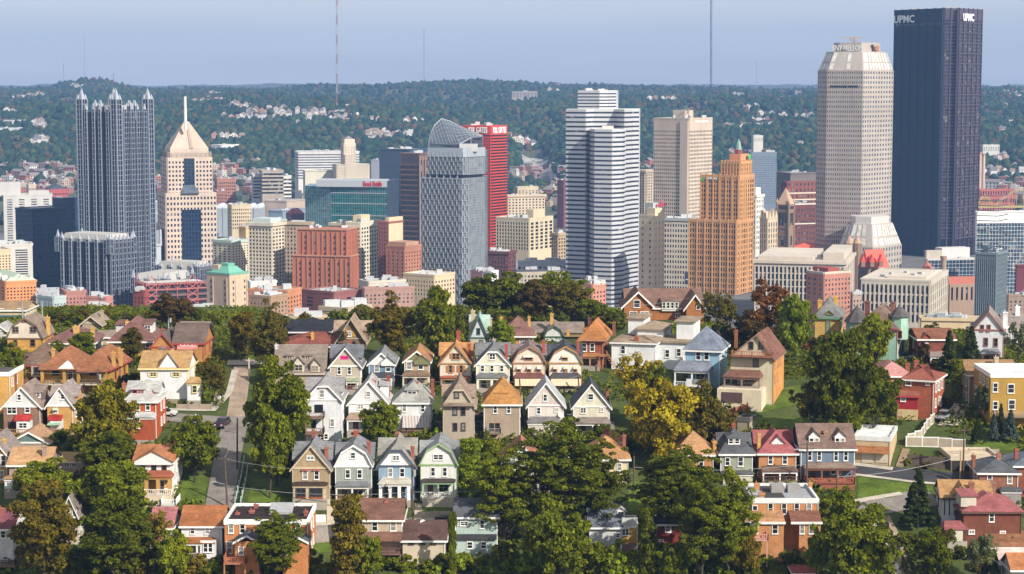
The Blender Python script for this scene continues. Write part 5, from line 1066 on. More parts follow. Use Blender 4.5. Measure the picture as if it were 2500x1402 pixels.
   if kind=='sg':
    sl=(zr-ze)/(D/2+ov)
    vs=[s.W(a,c,zo),s.W(b_,c,zo),s.W(b_,D/2,zr),s.W(a,D/2,zr),s.W(b_,d,zo),s.W(a,d,zo)];rb.shell([s.up(p,rt)for p in vs],[(0,1,2,3),(3,2,4,5)],rt)
    gb=MB();gm=M_siding(gable)if gable else s.wm
    for x in(X0,X1):gb.idx([s.W(x-.05,0,ze),s.W(x-.05,D,ze),s.W(x-.05,D/2,zr-.05),s.W(x+.05,0,ze),s.W(x+.05,D,ze),s.W(x+.05,D/2,zr-.05)],[(0,1,2)[::-1],(3,4,5),(0,3,5,2),(1,2,5,4),(0,1,4,3)])
    gb.build('gable',gm,s.o)
   else:
    k=inset*D if kind=='hip'else 0
    if W>=D or kind=='hip'and inset<0:r0,r1=(X0+abs(k),D/2),(X1-abs(k),D/2)
    else:q=inset*W;r0,r1=(xm,q),(xm,D-q)
    if kind=='pyr':r0=r1=(xm,D/2)
    e=[s.W(a,c,zo),s.W(b_,c,zo),s.W(b_,d,zo),s.W(a,d,zo),s.W(r0[0],r0[1],zr),s.W(r1[0],r1[1],zr)];e=[s.up(p,rt)for p in e]
    if kind=='pyr':rb.shell(e[:5],[(0,1,4),(1,2,4),(2,3,4),(3,0,4)],rt)
    elif W>=D or inset<0:rb.shell(e,[(0,1,5,4),(1,2,5),(2,3,4,5),(3,0,4)],rt)
    else:rb.shell(e,[(0,1,4),(1,2,5,4),(2,3,5),(3,0,4,5)],rt)
   tb=MB();tb.hexa(box8(a-.03,b_+.03,c-.08,c+.05,zo-.18,zo+.14));tb.hexa(box8(a-.08,a+.05,c+.05,d,zo-.18,zo+.14));tb.hexa(box8(b_-.05,b_+.08,c+.05,d,zo-.18,zo+.14));tb.hexa(box8(a+.05,b_-.05,-.02-ov,.1,zo-.2,zo-.1))
   tb.build('trim',s.trimm,s.o)
  elif kind=='flat':
   s.zr=ze;rb.hexa(box8(X0+.25,X1-.25,.25,D-.25,ze-.4,ze+.06));tb=MB();h=.5
   for q in((X0-.12,X1+.12,-.12,.28),(X0-.12,X1+.12,D-.28,D+.12),(X0-.12,X0+.28,.28,D-.28),(X1-.28,X1+.12,.28,D-.28)):tb.hexa(box8(*q,ze-.35,ze+h))
   tb.build('parapet',s.trimm,s.o)
  s.roof=rb.build('roof',s.rm,s.o);cb=MB()
  if wm=='s':
   for x in(X0,X1):cb=MB();cb.hexa(box8(x-.06,x+.06,-.05,.1,s.zf,ze-.2));cb.build('corner_board',s.trimm,s.o)
  else:cb.hexa(box8(X1-.12,X1-.02,-.12,-.01,s.zf+1,ze-.1));cb.build('downpipe',s.trimm,s.o)
  wb.build('wall',s.wm,s.o)
  if basec:bb=MB();bb.hexa(box8(X0-.08,X1+.08,-.1,D+.08,s.zf,s.zb+.9));bb.build('foundation',M_wall(basec,.95),s.o)
  if sidewin and D>5:
   rr=random.Random(int(x0*7+yb));nfl=2 if ze-s.zb>4.5 else 1
   for side in(0,1):
    for i in range(max(1,int(D/3.4))):
     for j in range(nfl):
      if rr.random()<.75:s.win_at(X1 if side else X0,1.9+i*3.3+rr.uniform(-.3,.3),ze-1.7-j*2.9,.9,1.5,s.yaw+(math.pi/2 if side else-math.pi/2))
 def up(s,p,d):return Vector((p[0],p[1],p[2]+d))
 def W(s,x,y,z):return Vector((s.G.x+s.c*x-s.s*y,s.G.y+s.s*x+s.c*y,z))
 def fr(s,px,py,dd=0):
  d=ray(px,py);ey=Vector((-s.s,s.c,0));g=Vector((s.G.x,s.G.y,0))+ey*dd;t=g.dot(ey)/Vector((d.x,d.y,0)).dot(ey);p=d*t
  return(p.x-s.G.x)*s.c+(p.y-s.G.y)*s.s,CAMZ+p.z
 def sz(s):return mpp(1250,1000,s.G.y)
 def win_at(s,x,y,z,w,h,rz,fc=None,style='dh',parent=None):
  sub=parent is not None;me,pm=win_mesh(w,h,fc or s.trimc,style,sub)
  o=bpy.data.objects.new('window',me);COL.objects.link(o);o.parent=parent or s.o;o.location=s.W(x,y,z)-s.G;o.rotation_euler=(0,0,rz)
  if pm is not None:p=bpy.data.objects.new('pane',pm);COL.objects.link(p);p.parent=o
  return o
 def win(s,px,py,w,h,fc=None,dd=0,parent=None):
  x,z=s.fr(px,py,dd);k=s.sz();return s.win_at(x,dd-.02-(.06 if s.kind in('fg','gam','clip')and z>s.ze else 0),z,w*k,h*k,s.yaw,fc,'dh',parent)
 def wins(s,L,w=9,h=18,fc=None,awn=None,shut=None):
  for q in L:
   px,py=q[:2];ww,hh=(q[2],q[3])if len(q)>2 else(w,h);s.win(px,py,ww,hh,fc)
   k=s.sz()
   if awn:
    x,z=s.fr(px,py-hh*.62);mb=MB();a=ww*k*.75;mb.shell([s.W(x-a,-.05,z+hh*k*.22),s.W(x-a,-.75,z-hh*k*.28),s.W(x+a,-.75,z-hh*k*.28),s.W(x+a,-.05,z+hh*k*.22)],[(0,1,2,3)],.06);mb.build('awning',M_stripe(*awn),s.o)
   if shut:
    x,z=s.fr(px,py);a=ww*k/2
    for sg in(-1,1):mb=MB();c_=x+sg*(a+.38);mb.hexa(s.box8(c_-.2,c_+.2,-.13,-.02,z-hh*k/2,z+hh*k/2));mb.build('shutter',M_plain(shut,.6,0,'shutter_paint'),s.o)
  return s
 def porch(s,x0,x1,yt,ye,yf=None,pd=2.2,roof=None,posts=3,rail=None,post=None,enc=None,fl=None,hipd=True,pw=.14):
  r=M_roof(roof)if roof else s.rm;X0,zt=s.fr(x0,yt);X1,_=s.fr(x1,yt);_,ze=s.fr((x0+x1)/2,ye,-pd);zf=s.fr((x0+x1)/2,yf,-pd)[1]if yf else s.zb+.4
  ze=min(ze,zt-.15);zf=min(zf,ze-1.9);i=.5 if hipd else 0;mb=MB();mb.shell([s.W(X0-.2,-pd-.25,ze),s.W(X1+.2,-pd-.25,ze),s.W(X1-i,.0,zt),s.W(X0+i,.0,zt),s.W(X1+.2,0,ze+.02),s.W(X0-.2,0,ze+.02)],[(0,1,2,3),(1,4,2),(5,0,3)],.14);mb.build('porch_roof',r,s.o)
  pm=M_plain(post or s.trimc,.55,0,'porch_paint');mb=MB();mb.hexa(s.box8(X0,X1,-pd-.05,-pd+.2,ze-.5,ze-.16));mb.hexa(s.box8(X0,X0+.2,-pd+.2,0,ze-.5,ze-.16));mb.hexa(s.box8(X1-.2,X1,-pd+.2,0,ze-.5,ze-.16));mb.build('porch_beam',pm,s.o)
  mb=MB();mb.hexa(s.box8(X0,X1,-pd,-.02,s.zf,zf));mb.build('porch_floor',M_wall(fl or(.3,.27,.23),.9),s.o)
  if enc:mb=MB();mb.hexa(s.box8(X0+.1,X1-.1,-pd+.1,-.03,zf,ze-.15));mb.build('porch_wall',M_siding(enc),s.o)
  elif posts:
   for k in range(posts):
    x=X0+pw+(X1-X0-2*pw)*k/max(1,posts-1);mb=MB();mb.hexa(s.box8(x-pw,x+pw,-pd+.01,-pd+.01+2*pw,zf,ze-.48));mb.build('porch_post',pm,s.o)
   mb=MB();mb.hexa(s.box8(X0+(X1-X0)*.15,X0+(X1-X0)*.15+1,-.06,.02,zf,zf+2.1));mb.build('door',M_plain((.08,.05,.04),.5,0,'door_paint'),s.o)
   s.win_at(X0+(X1-X0)*.65,-.03,zf+1.4,1.7,1.4,s.yaw)
  if rail:s.rail([(X0,-pd),(X1,-pd)],zf,rail)
  s.pf=(X0,X1,pd,zf,ze);return s
 def rail(s,pts,z,col,h=.95,closed=False):
  mb=MB();m_=M_plain(col,.6,0,'rail_paint')
  for(xa,ya),(xb,yb)in zip(pts[:-1],pts[1:]):
   A,B=s.W(xa,ya,0),s.W(xb,yb,0);t,n,L=seg(A,B)
   obox(mb,A,t,n,0,L,-.05,.05,z+h-.1,z+h);obox(mb,A,t,n,0,L,-.04,.04,z+.1,z+.18);k=max(2,int(L/.32))
   for i in range(k+1):obox(mb,A,t,n,max(0,L*i/k-.035),L*i/k+.035,-.03,.03,z,z+h-.1)
   for i in range(int(L/2)+1):obox(mb,A,t,n,L*i/(int(L/2)or 1)-.07,L*i/(int(L/2)or 1)+.07,-.07,.07,z-.1,z+h+.06)
  mb.build('railing',m_,s.o)
 def deck(s,x0,x1,yf,pd=2.5,rail=(.2,.1,.05),legs=True,floor=(.2,.12,.07)):
  X0,z=s.fr(x0,yf,-pd);X1,_=s.fr(x1,yf,-pd);mb=MB();mb.hexa(s.box8(X0,X1,-pd,-.04,z-.25,z));mb.build('deck',M_plain(floor,.8,0,'deck_wood'),s.o);s.rail([(X0,-.1),(X0,-pd),(X1,-pd),(X1,-.1)],z,rail)
  if legs:
   for x in(X0+.15,X1-.15):mb=MB();mb.hexa(s.box8(x-.1,x+.1,-pd+.05,-pd+.25,min(s.zf,z-2),z-.2));mb.build('deck_post',M_plain(floor,.8,0,'deck_wood'),s.o)
  return s
 def chim(s,px,yt,w,dd,col=(.28,.10,.07),yb=None):
  x,z=s.fr(px,yt,dd);a=max(.3,w*s.sz()/2);zb_=s.ze if yb is None else s.fr(px,yb,dd)[1];mb=MB();mb.hexa(s.box8(x-a,x+a,dd-.4,dd+.4,min(zb_,z-1),z-.15));mb.hexa(s.box8(x-a-.08,x+a+.08,dd-.48,dd+.48,z-.3,z));mb.hexa(s.box8(x-a*.5,x-a*.1,dd-.15,dd+.15,z,z+.4));o=mb.build('chimney',M_brick(col),s.roof);return s
 def dorm(s,px0,px1,yt,ye,yb,dd=1.2,ln=4,kind='g',wall=None,roof=None,win=1,fc=None):
  """dormer with its front standing dd behind the main front; yt apex, ye eave, yb foot"""
  X0,zb=s.fr(px0,yb,dd);X1,ze=s.fr(px1,ye,dd);zt=s.fr((px0+px1)/2,yt,dd)[1];xm=(X0+X1)/2;d=empty_part('dormer',s)
  mb=MB();mb.hexa(s.box8(X0,X1,dd,dd+ln,zb-.4,ze))
  if kind=='g':mb.idx([s.W(X0,dd,ze),s.W(X1,dd,ze),s.W(xm,dd,zt),s.W(X0,dd+ln,ze),s.W(X1,dd+ln,ze),s.W(xm,dd+ln,zt)],[(0,1,2),(5,4,3),(0,2,5,3),(1,4,5,2)])
  d=mb.build('dormer',M_siding(wall)if wall else s.wm,s.o);o_=.3;r=MB();T_=.15
  if kind=='g':V=[s.W(X0-o_,dd-o_,ze-.1),s.W(xm,dd-o_,zt+.1),s.W(X1+o_,dd-o_,ze-.1),s.W(X0-o_,dd+ln,ze-.1),s.W(xm,dd+ln,zt+.1),s.W(X1+o_,dd+ln,ze-.1)];r.shell([s.up(p,T_)for p in V],[(0,1,4,3)[::-1],(1,2,5,4)[::-1]],T_)
  elif kind=='h':V=[s.W(X0-o_,dd-o_,ze),s.W(X1+o_,dd-o_,ze),s.W(xm,dd+(X1-X0)/2,zt),s.W(X0-o_,dd+ln,ze),s.W(X1+o_,dd+ln,ze),s.W(xm,dd+ln,zt)];r.shell([s.up(p,T_)for p in V],[(0,1,2),(1,4,5,2),(0,2,5,3)],T_)
  else:V=[s.W(X0-o_,dd-o_,ze),s.W(X1+o_,dd-o_,ze),s.W(X1+o_,dd+ln,zt),s.W(X0-o_,dd+ln,zt)];r.shell([s.up(p,T_)for p in V],[(0,1,2,3)],T_)
  r.build('dormer_roof',M_roof(roof)if roof else s.rm,d)
  for i in range(win):w=(X1-X0)/max(1,win)*.62;s.win_at(X0+(X1-X0)*(i+.5)/win,dd-.03,(zb+ze)/2+.05,w,(ze-zb)*.66,s.yaw,fc,'dh',d)
  return s
 def wing(s,yt,y0,ln=3.6,x=.25,wall=None,roof=None,ext=.35):
  """cross gable: ridge parallel to the front through the main roof, showing at both sides"""
  zt=s.fr((s.X0),yt,y0+ln/2)[1];zt=min(zt,s.zr-.15);ze=s.ze+(zt-s.ze)*x;mb=MB();a,b_=s.X0-ext+.3,s.X1+ext-.3;m_=y0+ln/2
  mb.hexa(s.box8(a,b_,y0,y0+ln,s.ze-.6,ze));mb.idx([s.W(a,y0,ze),s.W(a,y0+ln,ze),s.W(a,m_,zt),s.W(b_,y0,ze),s.W(b_,y0+ln,ze),s.W(b_,m_,zt)],[(0,1,2)[::-1],(3,4,5),(0,3,5,2),(1,2,5,4)])
  w_=mb.build('cross_gable',M_siding(wall)if wall else s.wm,s.o);r=MB();V=[s.W(a-.35,y0-.35,ze-.15),s.W(b_+.35,y0-.35,ze-.15),s.W(b_+.35,m_,zt+.05),s.W(a-.35,m_,zt+.05),s.W(b_+.35,y0+ln+.35,ze-.15),s.W(a-.35,y0+ln+.35,ze-.15)];r.shell([s.up(p,.16)for p in V],[(0,1,2,3),(3,2,4,5)],.16);r.build('cross_roof',M_roof(roof)if roof else s.rm,w_);return s
 def shed(s,x0,x1,yt,ye,pd,name='lean_roof',roof=None):
  X0,zt=s.fr(x0,yt);X1,_=s.fr(x1,yt);_,ze=s.fr(x0,ye,-pd);mb=MB();mb.shell([s.W(X0,-pd,ze),s.W(X1,-pd,ze),s.W(X1,0,zt),s.W(X0,0,zt)],[(0,1,2,3)],.14);mb.build(name,M_roof(roof)if roof else s.rm,s.o);return s
 def panel(s,x0,x1,y0,y1,name,mat,dd=0,th=.1,bk=.05):
  X0,z1=s.fr(x0,y0,dd);X1,z0=s.fr(x1,y1,dd);mb=MB();mb.hexa(s.box8(X0,X1,dd-th,dd+bk,z0,z1));mb.build(name,mat,s.o);return s
 def satdish(s,px,py,dd=-.3):
  x,z=s.fr(px,py,dd);mb=MB();c_=s.W(x,dd,z);n=Vector((.3,-.8,.5)).normalized();mb.tube(c_,c_+n*.12,.45,.5,10);mb.tube(c_,c_-Vector((0,0,.5)),.05,n=4);mb.build('satellite_dish',M_plain((.5,.5,.5),.5,0,'dish_paint'),s.o);return s
def empty_part(n,s):return None
def M_stripe(c1,c2,f=2.6):
 k=('stripe',c1,c2)
 if k not in MATS:
  m,nt,b=nodes('striped_awning');g=nt.nodes.new('ShaderNodeTexCoord');w=nt.nodes.new('ShaderNodeTexWave');w.bands_direction='X';w.inputs['Scale'].default_value=f;nt.links.new(g.outputs['Object'],w.inputs['Vector'])
  t=nt.nodes.new('ShaderNodeMath');t.operation='GREATER_THAN';t.inputs[1].default_value=.5;nt.links.new(w.outputs['Fac'],t.inputs[0]);mx=nt.nodes.new('ShaderNodeMix');mx.data_type='RGBA';mx.inputs['A'].default_value=rgba(c1);mx.inputs['B'].default_value=rgba(c2);nt.links.new(t.outputs[0],mx.inputs['Factor']);nt.links.new(mx.outputs['Result'],b.inputs['Base Color']);b.inputs['Roughness'].default_value=.7;MATS[k]=m
 return MATS[k]
H=House
GRY,DGR,BRN,ORG,TANR,MAR,WHT_=(.17,.175,.185),(.055,.058,.068),(.14,.09,.07),(.22,.105,.055),(.30,.18,.09),(.22,.075,.075),(.70,.70,.68)
MUS,YEL,OBR,RBR,CRM,BEI=(.36,.21,.055),(.40,.25,.08),(.40,.19,.08),(.26,.065,.035),(.62,.55,.42),(.43,.36,.27)
RCH,YCH=(.24,.085,.05),(.45,.26,.08)
h=H('tan gabled house with red scalloped hoods over two upper windows',714,804,1231,1142,1088,'fg',10,(.36,.27,.16),GRY,(.40,.30,.18),(.50,.40,.26),basec=(.5,.43,.33)).wins([(758,1118,15,7)],fc=TRIM).wins([(745,1160,10,20),(773,1160,10,20)],fc=TRIM).wing(1080,3.2).chim(797,1092,6,3).chim(766,1052,10,9)
for px in(745,773):h.panel(px-9,px+9,1146,1149,'hood',M_plain((.4,.05,.03),.6,0,'red_paint'),0,.35)
h.porch(717,799,1176,1184,1218,2,(.05,.035,.03),0,enc=(.52,.42,.29));h.win(735,1202,20,17,DARKT,-2);h.win(772,1202,28,17,DARKT,-2)
h.panel(728,748,1215,1217,'garland',M_plain((.5,.12,.03),.8,0,'garland'),-2,.15);h.panel(758,790,1215,1217,'garland',M_plain((.5,.12,.03),.8,0,'garland'),-2,.15)
H('sage grey house with white rounded gambrel gable and brown porch rail',819,907,1221,1138,1087,'gam',10,(.30,.33,.29),GRY,(.74,.74,.73)).wins([(862,1112,9,13)]).wins([(849,1157,9,20),(878,1157,9,20)]).wing(1082,3.5).chim(900,1079,7,3).chim(869,1052,11,9,(.3,.08,.05)).porch(822,902,1175,1187,1222,2.2,None,3,(.24,.14,.06),(.6,.58,.52),fl=(.22,.14,.09))
H('light blue house with navy trim and white clipped gable',924,1012,1221,1137,1083,'clip',10.5,(.25,.36,.46),(.23,.225,.20),(.74,.75,.76),(.05,.07,.12)).wins([(967,1118,14,10)],fc=TRIM).wins([(953,1154,9,19),(982,1154,9,19)],fc=TRIM).wing(1069,3.5,4.6,.35).chim(1007,1090,6,2.4).chim(970,1055,8,9.5).porch(927,1003,1165,1181,1222,2.4,(.42,.39,.33),4,None,TRIM,pw=.28)
H('white house with green gambrel trim and green porch arch',1027,1115,1224,1134,1083,'gam',10.5,(.70,.70,.66),(.2,.21,.21),(.72,.72,.68),(.24,.36,.16),basec=(.45,.38,.29)).wins([(1070,1116,22,11)],fc=TRIM).wins([(1057,1152,8,19),(1086,1152,8,19)],fc=TRIM).wing(1077,3.4).porch(1032,1110,1168,1176,1215,2.2,(.06,.045,.04),3,(.72,.72,.7),(.25,.4,.2),fl=(.45,.4,.32))
h=H('brown shingled house with brown rear deck, its attached garage lower',885,981,1372,1270,1219,'sg',9,(.50,.40,.30),(.145,.075,.055)).wins([(915,1285,11,20),(960,1285,11,20)]).chim(943,1224,6,3.6).shed(884,982,1298,1321,2.2,'lean_roof')
h.deck(886,980,1352,2.6,(.13,.065,.055),True,(.18,.1,.08));h.panel(902,925,1326,1340,'sliding_door',GL_HOUSE);h.panel(958,968,1360,1380,'door',M_plain((.6,.6,.6),.5,0,'door_white'))
h=H('low beige garage with dark brown roof joined to the decked house',983,1086,1384,1320,1272,'sg',8,(.47,.40,.30),(.085,.05,.042),wm='p',cat='garage',sidewin=False).wins([(1004,1325,11,6),(1031,1325,11,6),(1058,1325,11,6)],fc=DARKT).satdish(1032,1276,3.6)
h=H('mint green two-storey house with dark mid band beside the tall trees',1112,1213,1362,1263,1218,'sg',8,(.40,.50,.45),(.08,.085,.095)).wins([(1133,1278,16,9),(1177,1280,9,19),(1147,1331,12,14),(1181,1331,11,14)]).panel(1113,1213,1304,1316,'band_roof',M_roof((.05,.05,.055)),0,.5)
for px in(1141,1164,1212):h.panel(px-1,px+1,1362,1385,'stilt',M_plain((.4,.38,.36),.7,0,'stilt_paint'))
h=H('white house with orange-brown roof and porch beside the orange brick row',444,541,1378,1285,1236,'sg',9,(.70,.71,.72),(.26,.10,.04),trim=(.7,.7,.7)).wins([(470,1295,9,15),(506,1295,9,15)]);h.porch(444,527,1311,1325,1364,2.2,(.26,.10,.04),3,(.5,.42,.3));h.panel(488,527,1322,1364,'porch_room',M_siding((.7,.7,.7)),-2.2,.1,1.5);h.win(502,1337,9,20,TRIM,-2.32);h.win(514,1337,9,20,TRIM,-2.32)
h=H('orange brick flat-roofed row house with white parapet gables',548,752,1402,1276,1230,'flat',13,(.44,.18,.07),(.03,.022,.02),wm='b').wins([(564,1291,10,20),(592,1291,10,20),(728,1288,10,16),(560,1337,12,26)]).chim(615,1246,12,7).chim(747,1247,9,5).chim(625,1232,10,11).chim(580,1252,0,6)
for px in(594,661,726):
 X,z=h.fr(px,1232,13);mb=MB();V=[h.W(X-2.2,12.6,z-.9),h.W(X,12.6,z+.3),h.W(X+2.2,12.6,z-.9),h.W(X-2.2,13.2,z-.9),h.W(X,13.2,z+.3),h.W(X+2.2,13.2,z-.9)];mb.shell(V,[(0,1,4,3)[::-1],(1,2,5,4)[::-1]],.4);mb.build('parapet_gable',h.trimm,h.o)
for(a,b_,e)in((573,632,-4),(690,750,-4)):
 X0,z=h.fr(a,1318,e);X1,_=h.fr(b_,1318,e);xm=(X0+X1)/2;mb=MB();mb.hexa(h.box8(X0,X1,e,-.02,h.zf,z-.3));mb.build('rear_wing',h.wm,h.o);mb=MB();mb.shell([h.W(X0-.2,e-.2,z-.3),h.W(xm,e-.2,z+.9),h.W(X1+.2,e-.2,z-.3),h.W(X0-.2,0,z-.3),h.W(xm,0,z+.9),h.W(X1+.2,0,z-.3)],[(0,1,4,3)[::-1],(1,2,5,4)[::-1]],.2);mb.build('wing_roof',M_roof((.08,.085,.1)),h.o);h.win((a+b_)/2-14,1345,10,18,None,e);mb=MB();mb.shell([h.W(X0-.3,e-.3,z-.4),h.W(xm,e-.3,z+.8),h.W(X1+.3,e-.3,z-.4),h.W(X0-.3,e-.1,z-.4),h.W(xm,e-.1,z+.8),h.W(X1+.3,e-.1,z-.4)],[(0,1,4,3)[::-1],(1,2,5,4)[::-1]],.35);mb.build('wing_trim',h.trimm,h.o)
mb=MB();X0,z=h.fr(660,1240,8);X1,_=h.fr(716,1240,8);mb.shell([h.W(X0,6,h.ze+.5),h.W(X1,6,h.ze+.5),h.W(X1,9.5,h.ze+1.4),h.W(X0,9.5,h.ze+1.4)],[(0,1,2,3)],.5);mb.build('roof_hatch',M_plain((.35,.35,.36),.6,.2,'galvanised'),h.roof)
h.deck(545,600,1375,6,(.35,.12,.06),True,(.35,.13,.07))
h=H('pink roofed house mostly behind yellowing branches',369,418,1385,1290,1240,'sg',9,(.66,.62,.60),(.33,.13,.13)).porch(371,418,1309,1325,1365,2,(.33,.13,.13),2,(.7,.7,.7)).wins([(395,1297,10,10)])
H('tan house with grey roof half hidden by the golden brown tree',148,192,1330,1262,1212,'fg',8,(.52,.44,.33),(.2,.17,.15)).wins([(182,1255,8,14),(172,1290,9,16)]).dorm(160,190,1226,1240,1258,1,4,'g',(.52,.44,.33))
h=H('white house with maroon roof cut by the left picture edge at the bottom',-40,30,1375,1292,1243,'sg',9,(.66,.66,.66),(.17,.06,.07)).chim(2,1240,8,3).wins([(8,1305,10,16)]);h.deck(-30,38,1382,2.5,(.1,.07,.06));h.panel(18,30,1340,1362,'door',M_plain((.6,.6,.6),.5,0,'door_white'))
h=H('white sided house with blue-grey roof among the tall trees at the bottom',1440,1516,1352,1288,1225,'sg',9,(.55,.56,.55),(.12,.135,.165)).wins([(1508,1307,7,8)]).panel(1462,1516,1336,1360,'basement_wall',M_brick((.26,.17,.14)),0,.04)
h=H('yellow sided annex with a wide window beside the white sided house',1518,1556,1350,1284,1268,'flat',6,(.45,.27,.04),(.35,.34,.33)).wins([(1527,1299,15,15)]).panel(1518,1556,1264,1282,'upper_siding',M_siding((.55,.55,.53)),0,.3).dorm(1505,1526,1240,1248,1262,2,3,'g',(.6,.6,.58)).panel(1518,1556,1326,1350,'basement_wall',M_brick((.24,.15,.12)),0,.04)
H('dark red house with navy roof between the two locust trees',1604,1668,1345,1280,1242,'sg',9,(.16,.03,.025),(.05,.055,.085),wm='b').wins([(1631,1291,11,15),(1614,1322,9,6)]).chim(1648,1240,10,1,(.3,.06,.03))
h=H('cream house with orange hip roof right of the big locust tree',1426,1534,1182,1122,1066,'hip',10,(.58,.48,.31),(.36,.19,.085),wm='p',inset=.5).chim(1524,1062,7,3).wins([(1512,1140,9,16),(1460,1140,9,16)])
H('small house with orange tower roof behind the big locust tree',1478,1520,1120,1080,1052,'pyr',7,(.56,.46,.3),(.34,.17,.07)).chim(1480,1047,10,3)
H('white house hidden in the middle of the locust grove',1330,1418,1222,1122,1080,'fg',9,(.68,.68,.68),(.3,.12,.07),None,(.4,.08,.06)).wins([(1350,1140,10,18),(1385,1140,10,18),(1372,1104,10,12)]).porch(1335,1415,1158,1170,1210,2,(.3,.08,.06),3)
H('white house with brown roof left inside the locust grove',1226,1318,1222,1128,1085,'fg',9,(.66,.66,.66),(.28,.13,.08)).wins([(1250,1145,10,18),(1285,1145,10,18)]).porch(1230,1315,1165,1178,1215,2,None,3)
h=H('orange brick house with tan hip roof behind the dark locust',1646,1742,1172,1111,1053,'hip',10,OBR,(.36,.20,.10),wm='b',inset=.5).dorm(1680,1704,1078,1086,1102,1.5,4,'h',(.5,.3,.15)).chim(1745,1078,9,3,YCH).wins([(1676,1128,10,18),(1712,1128,10,18)])
h=H('sage grey house with dark slate pyramid roof and cream dormer',1760,1837,1173,1109,1046,'pyr',10,(.32,.33,.26),(.085,.088,.098)).dorm(1777,1807,1062,1070,1086,1.6,4.5,'h',(.6,.55,.42),None,2).wing(1058,4.2,4,.3).chim(1791,1034,10,9.5,RCH).chim(1742,1076,6,4,OBR).wins([(1776,1127,10,18),(1808,1127,11,20)]).porch(1762,1836,1148,1156,1176,2,(.1,.1,.11),3,enc=(.55,.52,.4))
h=H('orange brick house with maroon slate hip roof and white gabled dormer',1853,1944,1171,1108,1050,'hip',10.5,OBR,(.26,.085,.085),wm='b',inset=.5).dorm(1883,1913,1066,1082,1097,1.2,4.5,'g',(.72,.7,.68),None,2).chim(1853,1059,8,2,YCH).wins([(1881,1123,10,19),(1916,1123,10,19)]).porch(1858,1943,1137,1150,1176,2.4,BRN,3,(.14,.07,.05)).wing(1052,5.5,4,.35)
h=H('wide slate blue house with brown roof and twin white dormers',1956,2086,1172,1097,1036,'sg',11,(.13,.18,.25),(.165,.11,.09)).dorm(1974,2001,1053,1067,1090,1.2,5,'g',(.72,.72,.7),None,2).dorm(2037,2064,1053,1067,1090,1.2,5,'g',(.72,.72,.7),None,2).chim(2016,1052,11,3,(.32,.18,.12)).wins([(1977,1113,8,21),(2000,1113,8,21),(2041,1113,8,21),(2065,1113,8,21)])
h.porch(1961,2084,1129,1142,1172,2.2,(.2,.145,.115),4,None,(.2,.07,.04),fl=(.3,.12,.07));h.deck(1972,2086,1180,4.5,(.28,.075,.04),True,(.26,.08,.045));h.panel(2003,2086,1181,1196,'deck_skirt',M_plain((.24,.07,.04),.8,0,'deck_skirt'),-4.4)
h=H('orange brick flat-roofed double house with white window frames',1836,1998,1342,1224,1180,'flat',13,OBR,(.30,.31,.33),wm='b',trim=(.62,.62,.6)).wins([(1843,1246,10,22),(1881,1242,10,24),(1914,1242,10,24),(1945,1242,10,24),(1975,1242,10,24)]).chim(1860,1204,14,3.5,(.42,.2,.09)).chim(1848,1180,12,10,(.42,.2,.09)).chim(1978,1178,10,10,(.42,.2,.09))
mb=MB();X0,_=h.fr(1862,1200,5);X1,_=h.fr(1912,1200,5);mb.hexa(h.box8(X0,X1,1.2,12.5,h.ze+.07,h.ze+.12));mb.build('roof_felt_patch',M_plain((.03,.027,.026),.9,0,'black_felt'),h.roof)
for q in(1898,1938):x,_=h.fr(q,1200,7);mb=MB();mb.hexa(h.box8(x-1.1,x+1.1,6.5,9,h.ze,h.ze+1.3));mb.build('skylight_box',M_plain((.25,.24,.23),.7,0,'felt_box'),h.roof)
for(a,b_,yt,rf,e)in((1815,1914,1262,(.34,.18,.09),-3.6),(1934,2004,1262,(.17,.075,.05),-3.6)):
 X0,z=h.fr(a,yt+12,e);X1,_=h.fr(b_,yt+12,e);xm=(X0+X1)/2;mb=MB();mb.hexa(h.box8(X0+(1.2 if a>1900 else 0),X1,e,-.02,h.zf,z-.2));mb.build('rear_wing',h.wm,h.o);mb=MB();mb.shell([h.W(X0-.2,e-.3,z-.1),h.W(X1+.2,e-.3,z-.1),h.W(X1+.2,0,z+1.2),h.W(X0-.2,0,z+1.2)],[(0,1,2,3)],.2);mb.build('wing_roof',M_roof(rf),h.o);mb=MB();mb.hexa(h.box8(X0-.25,X1+.25,e-.42,e-.28,z-.35,z+.05));mb.build('wing_trim',h.trimm,h.o)
 h.win(b_-22,1292,11,20,None,e);h.win(a+30 if a<1900 else a+24,1292,8,20,None,e)
h.deck(1815,1875,1318,6,(.50,.25,.20),True,(.5,.26,.2))
h=H('long tan commercial garage with white roof and two garage doors',2085,2174,1133,1070,1040,'flat',13,(.46,.34,.20),(.66,.68,.70),wm='p',trim=(.6,.6,.58),cat='garage',yaw=-16,sidewin=False);h.shed(2086,2172,1087,1104,1.1,'awning_roof',(.26,.11,.045));h.panel(2104,2132,1103,1131,'garage_door',M_plain((.50,.44,.33),.6,0,'garage_door'));h.panel(2138,2168,1103,1131,'garage_door',M_plain((.50,.44,.33),.6,0,'garage_door'))
for y in(4,8.5):mb=MB();mb.hexa(h.box8(h.X0+.3,h.X1-.3,y,y+.35,h.ze,h.ze+.35));mb.build('roof_rib',h.trimm,h.roof)
h=H('tan flat carport roof over a dark parking bay',2322,2440,1152,1120,1098,'flat',9,(.16,.12,.09),(.50,.40,.28),wm='p',trim=(.5,.42,.32),cat='carport',sidewin=False);h.panel(2326,2436,1126,1150,'bay_shade',SHADE)  # solid dark panel painted as the shade inside the bay
